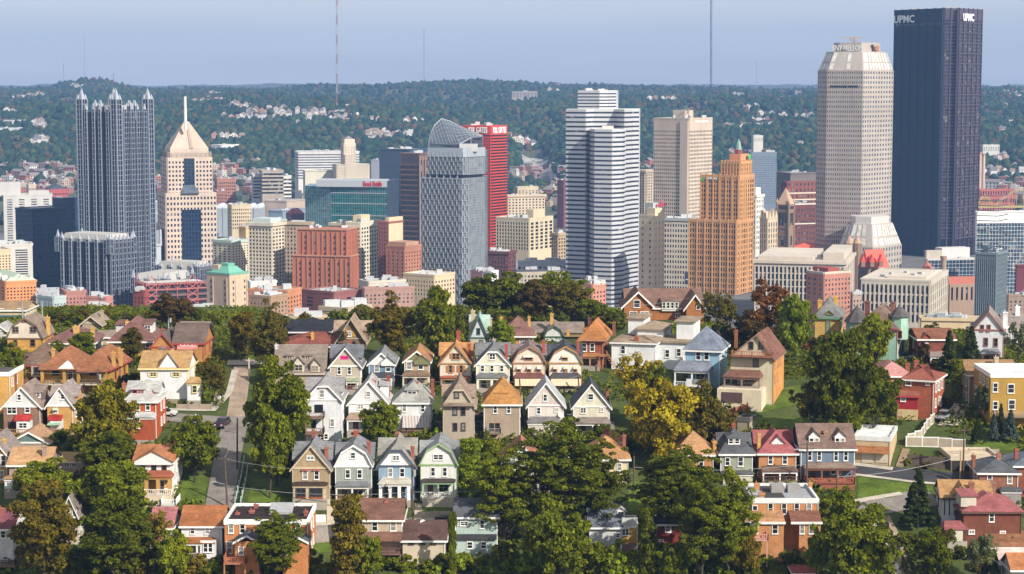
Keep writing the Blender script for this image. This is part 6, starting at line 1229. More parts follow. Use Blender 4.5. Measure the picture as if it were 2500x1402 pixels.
h=H('dark brick house with charcoal hip roof and two chimneys at the right',2391,2486,1222,1155,1120,'hip',10,(.22,.10,.06),(.085,.09,.1),wm='b',inset=.5,yaw=-3).wins([(2416,1170,10,19),(2465,1170,10,19)]).chim(2377,1112,8,4,(.2,.08,.05)).chim(2438,1108,9,5,(.3,.12,.07));h.porch(2440,2490,1188,1198,1230,2,(.08,.085,.095),2,enc=(.3,.28,.27))
H('brick house with blue-grey roof cut by the right picture edge',2478,2560,1215,1138,1108,'hip',9,(.2,.07,.045),(.12,.14,.17),wm='b').chim(2481,1096,8,3,(.26,.09,.06))
h=H('half-timbered house with tan roof behind the maroon roofed house',2300,2420,1290,1216,1174,'sg',9,(.60,.60,.60),(.33,.19,.085),None,(.06,.04,.035),wm='p',yaw=-6).chim(2372,1178,12,2,(.22,.1,.07)).chim(2425,1178,12,4,(.25,.14,.1)).dorm(2330,2366,1188,1210,1240,-.5,5,'g',(.62,.62,.6))
for px in(2306,2318,2330,2341):h.panel(px-1,px+1,1218,1258,'timber',M_plain(DARKT,.7,0,'dark_timber'))
h=H('dark brick house with maroon slate hip roof and white corner post',2353,2494,1335,1250,1202,'hip',12,(.15,.055,.035),(.25,.085,.085),wm='b',trim=(.10,.05,.04),inset=.42).wins([(2421,1263,10,20),(2372,1299,11,7),(2448,1302,11,7)],fc=TRIM).dorm(2346,2384,1206,1212,1232,1,4,'s',(.55,.5,.42),None,0)
h.porch(2298,2352,1271,1292,1322,3.2,(.25,.085,.085),2,enc=(.12,.05,.035));h.panel(2326,2350,1296,1322,'pale_panel',M_plain((.5,.47,.38),.6,0,'pale_panel2'),-3.2)
H('small house with brown roof and squat chimney in the bottom right corner',2420,2540,1362,1336,1300,'sg',8,(.55,.50,.26),(.20,.095,.05)).chim(2476,1315,11,2,(.24,.1,.06)).wins([(2428,1345,5,10)])
H('house with pale pink standing-seam roof in the bottom right corner',2446,2540,1402,1376,1340,'sg',7,(.2,.1,.08),(.52,.42,.38))
H('white gable house with orange tile roof cut by the bottom right corner',2472,2560,1430,1392,1352,'sg',6,(.6,.6,.58),(.34,.14,.06),Y=321)
H('small red roof showing at the bottom edge below the orange double house',1940,1990,1425,1400,1382,'pyr',5,(.2,.1,.08),(.24,.07,.055),cat='shed',sidewin=False)
h=H('tall white house with rear balconies and clipped grey roof',746,832,1085,975,929,'clip',11,(.68,.69,.71),(.23,.225,.225),wm='s').wins([(786,961,9,17),(811,1032,8,17),(782,1068,11,12),(796,1066,8,12)])
h.deck(744,790,1020,2.2,(.16,.11,.08));h.deck(744,790,1058,2.2,(.16,.11,.08));h.panel(768,789,988,1007,'sliding_door',GL_HOUSE);h.panel(760,772,1027,1046,'door',GL_HOUSE)
h.wing(923,3.5,4.5,.3,(.72,.72,.7))
H('white house with plain pointed gable and brown porch roof',852,948,1060,984,930,'fg',10.5,(.70,.70,.70),(.34,.33,.32),None).wins([(899,962,9,11),(880,993,11,10)]).chim(912,929,11,4).chim(948,917,7,6,(.22,.07,.05)).porch(849,935,1007,1023,1052,2.3,(.28,.2,.15),3).dorm(928,948,935,942,968,3,5,'s',(.7,.7,.7),None,0)
h=H('white house with grey slate hip roof and red striped awning',964,1050,1062,984,930,'hip',11,(.68,.69,.70),(.27,.27,.25),inset=.5).dorm(991,1021,948,953,972,1.2,4.5,'h',(.26,.25,.23),None,1).chim(1016,932,10,5).chim(1056,926,7,6,(.22,.07,.05)).wins([(987,996,8,16),(1032,997,8,17)])
X0,zt=h.fr(983,1015);X1,_=h.fr(1048,1015);mb=MB();mb.shell([h.W(X0,-1.8,zt-2),h.W(X1,-1.8,zt-2),h.W(X1,-.05,zt),h.W(X0,-.05,zt)],[(0,1,2,3)],.08);mb.build('awning',M_stripe((.6,.58,.55),(.09,.04,.03),1.1),h.o);h.deck(978,1048,1062,2.4,(.22,.13,.07))
H('tall beige house with clipped brown roof and brown gable window',1082,1157,1090,989,934,'clip',11.5,(.40,.34,.265),(.235,.175,.135),(.44,.375,.285),(.44,.38,.29),clip=.32).wins([(1115,962,9,17),(1111,1004,8,16),(1131,1004,8,16),(1111,1042,8,16),(1131,1042,8,16)],fc=DARKT).wing(940,3,5,.4).panel(1082,1157,983,990,'pent_roof',M_roof((.235,.175,.135)),0,1.0)
h=H('beige house with steep amber hip roof and shuttered dormer',1182,1269,1072,988,924,'hip',11,(.37,.295,.215),(.33,.165,.055),inset=.5).dorm(1210,1240,954,961,980,1.3,5,'s',(.45,.42,.38),None,0).wins([(1209,1000,8,16),(1242,1000,8,16)]).wins([(1201,1042,8,14),(1215,1042,8,14)],fc=DARKT).satdish(1259,975,1);h.deck(1188,1222,1058,1.8,(.2,.2,.2))
H('pale pink house with plain gable and grey roof',1290,1376,1055,989,935,'fg',10,(.64,.57,.52),(.34,.35,.36),(.64,.57,.51)).wins([(1331,971,8,15),(1315,1003,8,14),(1359,1001,7,7)]).porch(1288,1365,1017,1031,1056,2.2,(.15,.14,.14),3,enc=(.6,.53,.48)).satdish(1368,1014)
H('ivory house with black roof and plain gable beside the yellow maple',1400,1488,1053,992,938,'fg',10,(.64,.61,.49),(.075,.078,.085),(.66,.63,.5)).wins([(1442,969,12,13),(1424,1002,12,12),(1469,1000,6,6)]).porch(1405,1488,1018,1033,1056,2.2,(.19,.16,.14),3).chim(1483,950,6,5)
H('taupe house with magenta curtained gable window',806,880,957,893,850,'fg',10,(.46,.40,.32),(.125,.13,.145),(.50,.43,.34)).wins([(828,905,7,16),(853,905,7,16)]).panel(831,851,869,878,'window',M_plain((.5,.0,.16),.6,0,'magenta_curtain')).wing(840,3.5,4.5,.35).chim(855,832,8,9,(.3,.08,.05)).porch(819,877,922,930,950,2.2,(.26,.29,.2),3,(.2,.1,.06))
H('small blue house with white twin gables and new grey roof',901,961,947,888,862,'fg',12,(.16,.25,.36),(.17,.175,.185),(.72,.73,.73),wm='s').wins([(920,899,11,17),(948,898,11,17)]).porch(900,960,908,920,943,2.2,(.05,.055,.07),3,(.6,.6,.6)).dorm(930,962,872,886,889,-.5,5,'g',(.72,.73,.73),None,0)
H('small tan house with green twin gables and copper roof',988,1048,945,881,857,'fg',12,(.42,.33,.225),(.29,.15,.075),(.19,.20,.09)).wins([(999,893,10,17),(1027,893,10,17)]).porch(984,1049,905,917,941,2.2,(.17,.115,.075),3,None,(.6,.52,.38)).dorm(1011,1048,868,882,886,-.5,5,'g',(.19,.20,.09),None,0)
H('cream house with orange roof and brown shutters',1074,1150,945,887,842,'fg',10.5,(.66,.61,.50),(.36,.185,.08),(.66,.60,.48),(.36,.2,.09)).wins([(1113,870,17,13)],shut=(.36,.14,.035)).wins([(1100,901,7,16),(1126,901,7,16)],shut=(.36,.14,.035)).wing(838,3.6,4.4,.35).chim(1145,840,7,3,(.26,.08,.05)).chim(1119,808,9,9,(.3,.07,.05)).porch(1077,1146,917,922,945,2,(.28,.1,.05),3)
H('pale yellow house with grey clipped gable and columned porch',1163,1243,957,889,846,'clip',10.5,(.66,.63,.48),(.14,.145,.15),(.68,.65,.5)).wins([(1202,871,12,13),(1178,900,7,14),(1201,900,7,14),(1225,900,7,14)]).wing(838,4,4.4,.4).chim(1236,840,6,3,(.34,.07,.05)).chim(1206,828,6,9,(.4,.3,.28)).porch(1164,1238,911,922,950,2.2,(.14,.145,.15),3,None,(.66,.63,.48),pw=.25)
AW=((.62,.48,.33),(.52,.36,.22))
for(a,b_,rc,lb,gc,wc,trm,wh)in((1253,1331,(.17,.13,.125),'cream house with maroon gambrel roof and striped awnings',(.66,.58,.46),(.66,.55,.44),(.3,.15,.09),((.62,.6,.55),(.45,.4,.34))),(1341,1420,(.06,.06,.07),'white house with black gambrel roof and tan awnings',(.72,.70,.64),(.70,.68,.62),(.36,.19,.06),AW)):
 m_=(a+b_)/2;h=H(lb,a,b_,950,886,846,'gam',10.5,wc,rc,gc,trm).wins([(m_-25,903,7,10),(m_,903,7,10),(m_+24,903,7,10)],fc=(.35,.16,.08),awn=wh).wins([(m_-1,874,18 if a<1300 else 11,8)],fc=(.35,.16,.08),awn=wh).wing(842,3.6,4.6,.4).chim(b_-4 if a<1300 else b_-9,832,6,4,(.3,.08,.06)).porch(a+4,b_-3,910,922,948,2.2,(.16,.07,.06)if a<1300 else(.07,.068,.075),3,(.2,.1,.07),(.4,.2,.1))
 X0,X1,pd,zf,ze=h.pf;mb=MB();mb.shell([h.W(X0,-pd-.9,ze-1.55),h.W(X1,-pd-.9,ze-1.55),h.W(X1,-pd-.1,ze-.2),h.W(X0,-pd-.1,ze-.2)],[(0,1,2,3)],.06);mb.build('porch_awning',M_stripe(*AW,1.0),h.o)
h=H('red-brown brick house with orange hip roof and twin dormers',1421,1472,900,829,782,'hip',12,(.22,.075,.04),(.33,.14,.05),wm='b',trim=(.4,.2,.12),yaw=-9,inset=.38,ov=.8).dorm(1424,1450,800,807,823,1,4,'h',(.7,.7,.68),None,2).wins([(1427,848,9,18),(1446,848,9,18)],fc=TRIM).chim(1439,776,7,4,(.14,.06,.05)).chim(1499,786,6,7,(.2,.09,.06)).porch(1421,1466,861,870,895,2.4,(.33,.14,.05),3)
mb=MB();w0=h.W(h.X1+2.5,1,0);zt=h.zb+3
for k in range(12):x=h.X1+1+k*.3;z=h.zb+3.2-k*.45;mb.hexa(h.box8(x,x+.32,-3-k*.22,-2-k*.22,z-.1,z))
for y in(-3.1,-2):mb.tube(h.W(h.X1+1,y,h.zb+4.2),h.W(h.X1+4.6,y-2.6,h.zb-1),.07,n=4)
mb.hexa(h.box8(h.X1-.5,h.X1+1,-3.2,0,h.zb+3,h.zb+3.2))
for x in(-.4,.9):mb.hexa(h.box8(h.X1+x,h.X1+x+.15,-3.1,-2.95,h.zf-2,h.zb+4.2))
mb.build('wooden_stair',M_plain((.30,.13,.05),.8,0,'stair_wood'),h.o)
H('green-trimmed house with white gambrel gable behind the gambrel pair',1330,1376,858,822,796,'gam',13,(.55,.55,.53),(.19,.15,.13),(.6,.6,.58),(.03,.09,.05),Y=462).chim(1347,766,8,4,YCH).chim(1387,806,7,1,YCH).wins([(1345,838,22,7)]).wing(787,4,8,.2,(.3,.2,.1),None,5)
H('small orange brick house with brown pyramid roof and corner chimneys',1230,1300,862,821,772,'pyr',9,(.44,.20,.08),(.17,.09,.075),wm='b',ov=.8).dorm(1244,1268,795,800,812,1.2,4,'s',(.5,.42,.3),None,1).chim(1224,774,5,5,YCH).chim(1292,773,6,5,YCH).wins([(1275,837,11,12)])
H('pale grey house with sea-green roof beside the yellow-green tree',1148,1192,850,824,772,'fg',10,(.5,.46,.37),(.27,.37,.32),(.55,.60,.61),(.07,.13,.11),ov=.6).wins([(1168,809,6,13),(1175,836,8,10)]).chim(1155,758,10,2,(.45,.36,.25)).chim(1198,776,5,6,(.45,.36,.25)).wing(770,4,4,.3)
h=H('long grey-brown apartment house with four small dormers',672,792,958,912,843,'sg',9,(.38,.30,.22),(.19,.155,.13),trim=(.45,.38,.3)).dorm(699,715,866,869,881,2,3,'s',(.5,.44,.36),None,1).dorm(743,759,866,869,881,2,3,'s',(.5,.44,.36),None,1).dorm(716,742,872,889,908,-.3,4,'g',(.6,.52,.42),None,1).dorm(758,780,877,892,909,-.3,4,'g',(.6,.52,.42),None,1).chim(675,842,4,4,(.5,.5,.5))
H('wide low house with dark red hip roof and tall yellow chimney',684,858,868,846,812,'hip',14,(.45,.2,.12),(.185,.062,.045),wm='b',ov=.7).chim(763,813,6,3,(.5,.29,.08)).chim(853,827,10,2,(.3,.08,.05))
H('black pyramid-roofed house below the brick hall',716,800,838,810,776,'pyr',10,(.05,.05,.06),(.022,.024,.032),trim=(.6,.6,.6),wm='p',ov=1).wing(782,3.5,4,.2,None,None,2)
H('mustard house with tan slate dutch roof and two yellow chimneys',826,888,868,826,778,'fg',10,(.2,.13,.09),(.27,.20,.145),(.22,.15,.1),(.4,.32,.22),ov=.8).chim(863,787,9,3,(.5,.3,.08)).chim(843,803,6,0,(.5,.3,.08)).wins([(851,815,11,11)],fc=TRIM).panel(858,869,809,822,'shutter_panel',M_plain((.4,.22,.05),.7,0,'ochre_panel')).wing(784,4,4,.4,None,None,1.4)
h=H('white house with tan shingle roof and central gable on the corner lot',343,457,985,900,858,'sg',11,(.74,.74,.74),(.33,.205,.09),trim=(.66,.58,.28),basec=(.26,.21,.15)).wins([(374,914,13,9),(430,914,13,9)],shut=(.5,.47,.36)).dorm(388,434,862,897,899,-.3,6,'g',(.74,.74,.74),None,0).chim(397,848,16,7,(.2,.14,.13)).chim(413,850,8,6,RCH);h.porch(459,492,920,935,978,2,(.33,.205,.09),0,enc=(.7,.7,.69));h.win(475,950,10,16,None,-2)
h=H('red brick house with white gable, grey roof and attic dormer',305,381,1075,981,930,'hip',11,(.36,.075,.025),(.36,.355,.34),wm='b',inset=.5).dorm(322,352,946,951,970,1,4.5,'h',(.72,.72,.7),None,2,(.3,.05,.06)).chim(374,957,7,2,RCH).wins([(336,991,9,19),(361,991,9,19)]).wing(930,3,5,.5,(.72,.72,.7));h.porch(304,380,1005,1018,1075,2.2,(.42,.42,.41),0,enc=(.36,.08,.03));h.win(325,1034,30,22,TRIM,-2.2)
h=H('brown brick house with white pointed gable and red bay roof',8,98,1063,992,945,'fg',11,(.20,.12,.085),(.22,.165,.14),(.70,.70,.69),wm='b').wins([(47,970,7,13)]).wins([(29,1001,20,16),(67,1000,10,14)]).dorm(76,102,950,958,972,3,5,'s',(.2,.16,.14),None,1);h.shed(38,78,1012,1028,1.6,'bay_roof',(.28,.03,.025));h.panel(40,76,1028,1056,'bay',M_siding((.7,.7,.68)),-1.5,.1,1.4);h.win(56,1039,18,12,TRIM,-1.6);h.panel(20,40,1030,1055,'dark_door',SHADE);h.deck(-10,72,1060,2.8,(.3,.15,.06),True,(.3,.16,.08))
h=H('yellow brick house with white gable and green awnings',115,178,1062,990,946,'fg',11,(.45,.26,.085),(.24,.2,.185),(.70,.70,.69),wm='b').wins([(153,968,7,12)]).wins([(136,1003,9,9)],awn=((.36,.46,.36),(.3,.42,.3)));h.shed(120,154,1013,1026,1.4,'red_hood',(.30,.03,.025));h.panel(122,152,1026,1050,'bay',M_siding((.66,.64,.6)),-1.2,.1,1.1);h.shed(121,152,1027,1037,2.2,'green_awning',(.28,.46,.32));h.deck(117,170,1060,2.6,(.16,.07,.04)).wing(942,4,4,.4)
H('tan-roofed garage with teal gable below the brown brick house',25,116,1112,1080,1055,'fg',9,(.30,.25,.19),(.33,.205,.12),(.13,.20,.18),wm='b',cat='garage',sidewin=False)
H('yellow brick house with grey roof cut by the left edge',-50,17,1180,1110,1070,'fg',10,(.48,.26,.06),(.2,.17,.155),wm='b').wins([(8,1125,9,24),(5,1160,8,20)]).chim(10,1072,8,3,(.5,.3,.09))
H('yellow brick flat-fronted house with dark chimney at the left edge',-40,24,1010,915,900,'flat',11,(.50,.28,.08),(.1,.09,.09),wm='b').chim(36,912,7,4,(.2,.09,.07),1000)
h=H('brown brick house with plain tan gable roof and ivy clad side',22,119,1205,1136,1093,'sg',9,(.3,.22,.18),(.36,.215,.11),wm='b').wins([(45,1148,9,13)]).chim(108,1088,8,2,(.3,.22,.17));h.porch(16,60,1160,1168,1190,2,(.3,.18,.09),2,enc=(.65,.65,.63))
H('low pink bungalow with tan roof and small red chimney',129,216,1160,1127,1106,'sg',7,(.62,.47,.41),(.40,.27,.13)).wins([(163,1136,9,8),(181,1136,9,8)]).chim(219,1090,7,3,RCH)
h=H('white house with copper brown roof and white porch balcony above the lawn',328,420,1222,1129,1087,'sg',11,(.72,.72,.70),(.30,.125,.055)).dorm(326,420,1103,1127,1130,-.6,5.4,'g',(.72,.72,.7),None,0).wins([(349,1141,8,14),(376,1141,8,14),(401,1141,8,14)],fc=DARKT).chim(430,1076,7,5,YCH).porch(358,423,1148,1164,1208,2.4,(.26,.08,.045),3,(.75,.75,.74),(.44,.25,.07),fl=(.5,.42,.32),pw=.3)
h.panel(364,420,1172,1207,'porch_brick',M_brick((.44,.24,.07)),0,.12);h.win(392,1181,18,12,TRIM,-.1);h.deck(392,428,1233,5,(.74,.74,.74),True,(.5,.48,.44))
h=H('mustard house with dark hipped roof, bay and brown dormer',62,118,960,892,842,'hip',11,(.42,.22,.05),(.135,.09,.065),wm='b',trim=(.25,.05,.05),inset=.5,ov=.7).dorm(62,80,868,870,884,1,4,'s',(.42,.36,.28),None,2).panel(80,101,893,918,'bay',M_siding((.4,.36,.29)),0,1.4).chim(130,852,7,4,YCH);h.win(90,905,12,14,DARKT,-1.4);h.porch(56,102,922,933,955,2,(.15,.075,.05),3)
for(a,b_,ap,lb,yw)in((108,189,849,'mustard house with orange hip roof and white pediment balcony',0),(198,263,848,'mustard house with orange hip roof and two square chimneys',-5)):
 h=H(lb,a,b_,965,898 if a<150 else 903,ap,'hip',13 if a<150 else 15,MUS,(.235,.10,.05),wm='b',trim=(.30,.06,.04)if a>150 else TRIM,inset=.5,ov=.7,yaw=yw)
 X0,X1=h.X0,h.X1;z1,z2=h.fr(a,930)[1],h.fr(a,940)[1]
 for(zf,zt)in((z1-.3,h.ze-.1),(h.zb,z1-.6)):
  mb=MB();mb.hexa(h.box8(X0,X0+(X1-X0)*(.68 if a<150 else 1),-2,-.03,zf-.3,zf));mb.build('balcony_floor',M_plain((.5,.45,.36),.7,0,'balcony_paint'),h.o);h.rail([(X0,-2),(X0+(X1-X0)*(.68 if a<150 else 1),-2)],zf,(.10,.07,.05))
 for f in(0,.66 if a<150 else 1):x=X0+(X1-X0)*f;mb=MB();mb.hexa(h.box8(x-.3,x+.3,-2.1,-1.5,h.zf,h.ze-.1));mb.build('porch_pier',h.wm,h.o)
 mb=MB();mb.hexa(h.box8(X0-.4,X1+.4,-2.3,.1,h.ze-.2,h.ze+.05));mb.build('porch_ceiling',h.trimm,h.o);mb=MB();mb.shell([h.W(X0-.6,-2.6,h.ze+.1),h.W(X1+.6,-2.6,h.ze+.1),h.W(X1+.6,-.4,h.ze+1.0),h.W(X0-.6,-.4,h.ze+1.0)],[(0,1,2,3)],.2);mb.build('porch_roof',h.rm,h.o)
 h.panel(a+20,a+36,903,917,'window',GL_HOUSE)
 if a<150:
  h.win(172,918,11,19);mb=MB();x0,x1=h.fr(147,890)[0],h.fr(187,890)[0];mb.idx([h.W(x0,-2.5,h.ze+.1),h.W(x1,-2.5,h.ze+.1),h.W((x0+x1)/2,-2.5,h.ze+1.5),h.W(x0,-1,h.ze+.1),h.W(x1,-1,h.ze+.1),h.W((x0+x1)/2,-.2,h.ze+1.5)],[(0,1,2),(0,2,5,3),(1,4,5,2),(3,5,4)]);mb.build('pediment',M_plain((.7,.7,.68),.5,0,'pediment_paint'),h.o)
 else:h.chim(277,860,7,3,YCH).chim(294,852,8,6,YCH).chim(303,935,8,-1,(.36,.14,.07),965).chim(316,931,6,1,(.36,.14,.07),955)
h=H('mustard house with cream gambrel front and tall yellow chimney',18,104,868,826,777,'gam',11,(.46,.25,.06),(.2,.155,.12),(.66,.58,.47),(.16,.1,.07),wm='b').wins([(38,805,13,12),(81,805,13,12)],fc=(.2,.13,.1)).wins([(38,837,7,14),(80,837,10,15)]).chim(117,774,8,5,(.5,.29,.08)).panel(53,64,782,788,'vent',M_plain((.18,.08,.06),.8,0,'vent'),0,.2)
H('low house with plum brown hip roof and two yellow chimneys',112,226,862,838,798,'hip',13,(.62,.6,.54),(.16,.085,.075),inset=.5,ov=.7).chim(186,797,14,3,(.5,.3,.1)).chim(226,800,9,5,(.5,.3,.1)).wins([(118,845,10,8)])
H('small tan gabled house in front of the ridge hedge',202,243,806,788,772,'fg',10,(.36,.29,.21),(.24,.19,.15),None,(.5,.42,.3),ov=.9).chim(249,758,3,5,(.36,.28,.2))
H('low tan flat annex between two brown roofs',236,283,842,824,808,'sg',7,(.42,.33,.2),(.22,.175,.13),sidewin=False)
h=H('mustard house with large plum brown hip roof and white side dormer',272,372,872,834,774,'hip',13,(.44,.25,.06),(.155,.08,.07),wm='b',inset=.5,ov=.9).dorm(351,370,786,793,812,3,5,'s',(.7,.7,.68),None,1).dorm(283,300,788,794,806,3,5,'s',(.6,.6,.58),None,0).chim(311,785,7,4,(.52,.3,.09)).wins([(284,840,9,6),(360,842,8,10)])
h=H('ornate brick house with red barge boards and slate roof',424,497,900,839,790,'sg',13,(.38,.19,.065),(.125,.09,.075),None,(.34,.045,.04),wm='b').wins([(450,870,11,18)]);h.shed(434,484,839,853,1.6,'awning',(.42,.16,.14));mb=MB();X0,z=h.fr(440,846,-.9);X1,_=h.fr(478,846,-.9);sq=[h.W(X0+(X1-X0)*i/40,-.95,z+.12+.38*math.sin(i*1.3)*(1 if i%9<6 else .4))for i in range(41)];[mb.tube(a,b,.05,n=4)for a,b in zip(sq[:-1],sq[1:])];mb.build('awning_script',M_plain((.66,.6,.55),.6,0,'awning_print'),h.o);h.wing(776,6,8,.5,None,(.2,.165,.14),.1)
H('front gable of ornate brick with red barge boards and diamond slate roof',369,424,900,847,815,'fg',12,(.38,.19,.065),(.11,.085,.075),None,(.34,.045,.04),wm='b').chim(397,803,10,8,(.26,.11,.07)).wins([(396,862,14,18)])
h=H('tan brick pavilion with long brown roof and arched windows on the ridge',-20,62,778,758,736,'sg',12,(.46,.37,.22),(.26,.175,.1),wm='b',Y=505).wins([(5,757,8,5),(47,757,8,5)]);h.panel(-20,55,769,774,'glass_awning',M_glass((.05,.1,.12),.2,.2,.5,0),0,1.5)
H('white shed with grey roof at the left edge below the pavilion',-20,14,826,806,794,'fg',8,(.6,.58,.55),(.3,.29,.28),cat='shed')
h=H('large brick hall with brown roof, white barge boards and ribbon dormer',1530,1715,812,753,706,'sg',18,(.30,.125,.045),(.175,.105,.08),wm='b',Y=500,cat='school')
for(a,b_,ap,ye)in((1516,1600,712,752),(1668,1726,719,758)):
 X0,z=h.fr(a,ye,-4);X1,_=h.fr(b_,ye,-4);zt=h.fr(a,ap,-4)[1];xm=(X0+X1)/2;mb=MB();mb.hexa(h.box8(X0+.8,X1-.8,-4,2,h.zf,z+.5));mb.idx([h.W(X0+.6,-4,z+.5),h.W(X1-.6,-4,z+.5),h.W(xm,-4,zt-.1),h.W(X0+.6,9,z+.5),h.W(X1-.6,9,z+.5),h.W(xm,9,zt-.1)],[(0,1,2),(5,4,3),(0,2,5,3),(1,4,5,2)]);mb.build('front_wing',h.wm,h.o)
 r=MB();V=[h.W(X0,-4.5,z),h.W(xm,-4.5,zt),h.W(X1,-4.5,z),h.W(X0,9,z),h.W(xm,9,zt),h.W(X1,9,z)];r.shell([h.up(p,.2)for p in V],[(0,1,4,3)[::-1],(1,2,5,4)[::-1]],.25);r.build('wing_roof',h.rm,h.o);r=MB();V=[h.W(X0,-4.65,z-.1),h.W(xm,-4.65,zt-.1),h.W(X1,-4.65,z-.1),h.W(X0,-4.48,z-.1),h.W(xm,-4.48,zt-.1),h.W(X1,-4.48,z-.1)];r.shell([h.up(p,.2)for p in V],[(0,1,4,3)[::-1],(1,2,5,4)[::-1]],.5);r.build('barge_board',h.trimm,h.o)
for q in((1555,742,14,16,-4),(1546,766,16,8,-4),(1574,766,18,8,-4),(1705,747,8,15,-4)):h.win(q[0],q[1],q[2],q[3],None,q[4])
h.dorm(1616,1657,733,736,756,-.6,6,'s',(.62,.6,.55),None,4);h.wins([(1655,770,10,8)])
h=H('big white flat-roofed apartment house with rooftop towers',1494,1600,905,836,820,'hip',13,(.74,.75,.75),(.26,.20,.14),yaw=-14,inset=-.45,wm='s',sidewin=True).wins([(1521,854,9,18),(1555,861,1,1),(1521,890,9,14)]).chim(1554,822,10,1,(.3,.1,.05),862)
for(a,b_,yt,ye,yb,dd,D_)in((1534,1572,768,776,830,13,8),(1556,1620,782,803,830,10,10),(1652,1694,774,784,850,8,9)):
 X0,ze=h.fr(a,ye,dd);X1,_=h.fr(b_,ye,dd);zt=h.fr((a+b_)/2,yt,dd+D_/2)[1];zb_=h.fr(a,yb,dd)[1];mb=MB();mb.hexa(h.box8(X0,X1,dd,dd+D_,min(zb_,h.ze)-2,ze));mb.build('roof_tower',h.wm,h.o);r=MB();a_,b2,c_,d_=X0-.5,X1+.5,dd-.5,dd+D_+.5;xm,ym=(X0+X1)/2,dd+D_/2;r.shell([h.W(a_,c_,ze+.1),h.W(b2,c_,ze+.1),h.W(b2,d_,ze+.1),h.W(a_,d_,ze+.1),h.W(xm,ym,max(zt,ze+.6))],[(0,1,4),(1,2,4),(2,3,4),(3,0,4)],.25);r.build('tower_roof',h.rm,h.o)
X0,X1=h.X1,h.X1+6.5;mb=MB();mb.hexa(h.box8(X0,X1,3.5,14,h.zf,h.ze-.2));mb.build('side_wing',h.wm,h.o);mb=MB();mb.hexa(h.box8(X0-.3,X1+.3,3.1,14.3,h.ze-.2,h.ze+.15));mb.build('wing_roof',h.rm,h.o)
for(x,z)in((X0+2,h.ze-2.5),(X0+4.5,h.ze-2.2),(X0+5,h.zb+2)):h.win_at(x,3.48,z,.8,1.5,h.yaw)
h=H('sky blue house with blue-grey hip roof and cluttered back porch',1673,1757,948,855,797,'pyr',10,(.27,.44,.56),(.15,.17,.215),yaw=-15,trim=TRIM,ov=.6).wins([(1705,868,10,20),(1725,868,10,20)]).chim(1797,806,7,6,RCH).wing(810,3,4,.55,(.3,.47,.58));h.porch(1655,1740,880,906,944,4,(.16,.175,.215),3,(.7,.7,.7));h.panel(1676,1722,925,946,'porch_skirt',M_plain((.66,.66,.64),.7,0,'white_skirt'),-4)
h=H('cream house with brown roof, attic deck and orange brick side',1783,1888,985,870,818,'fg',13,(.60,.53,.38),(.165,.08,.06),(.58,.5,.36),(.24,.15,.1),yaw=-17,ridge=1847).wins([(1845,883,11,20),(1834,843,9,15),(1858,843,9,15)],fc=DARKT)
mb=MB();mb.hexa(h.box8(h.X1-.1,h.X1+.06,.2,13,h.zf,h.ze-.3));mb.build('brick_side',M_brick((.50,.24,.08)),h.o);h.deck(1786,1886,868,1.6,(.3,.1,.05),False,(.3,.12,.06));h.porch(1775,1862,901,921,945,3.5,(.17,.085,.06),3,None,(.25,.15,.12));X0,z=h.fr(1752,948,-5);X1,_=h.fr(1860,948,-5);mb=MB();mb.hexa(h.box8(X0,X1,-5.5,-.05,h.zf-2,z));mb.build('garage_base',M_wall((.58,.5,.36),.9),h.o);h.panel(1762,1812,957,984,'garage_door',M_plain((.09,.05,.05),.6,0,'maroon_door'),-5.5)
h=H('small concrete block shed on the grassy slope',1800,1830,1058,1024,1020,'flat',4,(.32,.27,.19),(.10,.09,.085),wm='p',yaw=-25,cat='shed',trim=(.12,.11,.1),sidewin=False)
h=H('ochre house with green cornice, slate roof and two tall chimneys',1990,2052,862,776,728,'hip',12,(.48,.30,.09),(.16,.16,.155),wm='b',trim=(.10,.24,.14),yaw=-12,inset=.4).chim(2002,733,10,2,(.52,.3,.08)).chim(2041,725,10,7,(.52,.3,.08)).dorm(2017,2032,760,768,780,-.2,4,'g',(.52,.32,.1)).wins([(2022,800,9,26),(2036,842,10,16)])
h=H('mint green house with brown roof and witch-hat turret',2090,2190,880,800,745,'hip',13,(.33,.52,.42),(.165,.115,.09),trim=(.28,.05,.05),yaw=-20,inset=.35).wins([(2197,817,8,16)]).chim(2118,736,12,6,(.2,.08,.07)).chim(2180,737,10,8,(.22,.1,.08))
for(px,yt,ye,rr_)in((2196,744,772,2.0),(2092,744,785,2.4)):x,z=h.fr(px,ye,2.5);c_=h.W(x,2.5,z);pl=[(c_.x+math.cos(k*math.pi/4)*rr_,c_.y+math.sin(k*math.pi/4)*rr_)for k in range(8)];mb=MB();mb.prism(pl,z-5,z);mb.build('turret',h.wm,h.o);mb=MB();mb.cone([(c_.x+(p[0]-c_.x)*1.25,c_.y+(p[1]-c_.y)*1.25)for p in pl],z,(c_.x,c_.y,h.fr(px,yt,2.5)[1]));mb.build('turret_roof',M_roof((.09,.085,.085)),h.o)
for(u,zz)in((4,2),(8,2),(4,5),(8.5,5)):h.win_at(h.X1,u,h.ze-zz,.9,1.7,h.yaw+math.pi/2)
h=H('dark brick house with brown roof and red pointed porch behind the spruces',2243,2330,884,829,803,'sg',11,(.18,.06,.045),(.2,.085,.05),wm='b').wins([(2260,846,10,14)]).dorm(2254,2270,817,824,829,-.2,3,'g',(.3,.08,.05),None,0);h.porch(2265,2320,858,870,885,3,(.24,.19,.17),3)
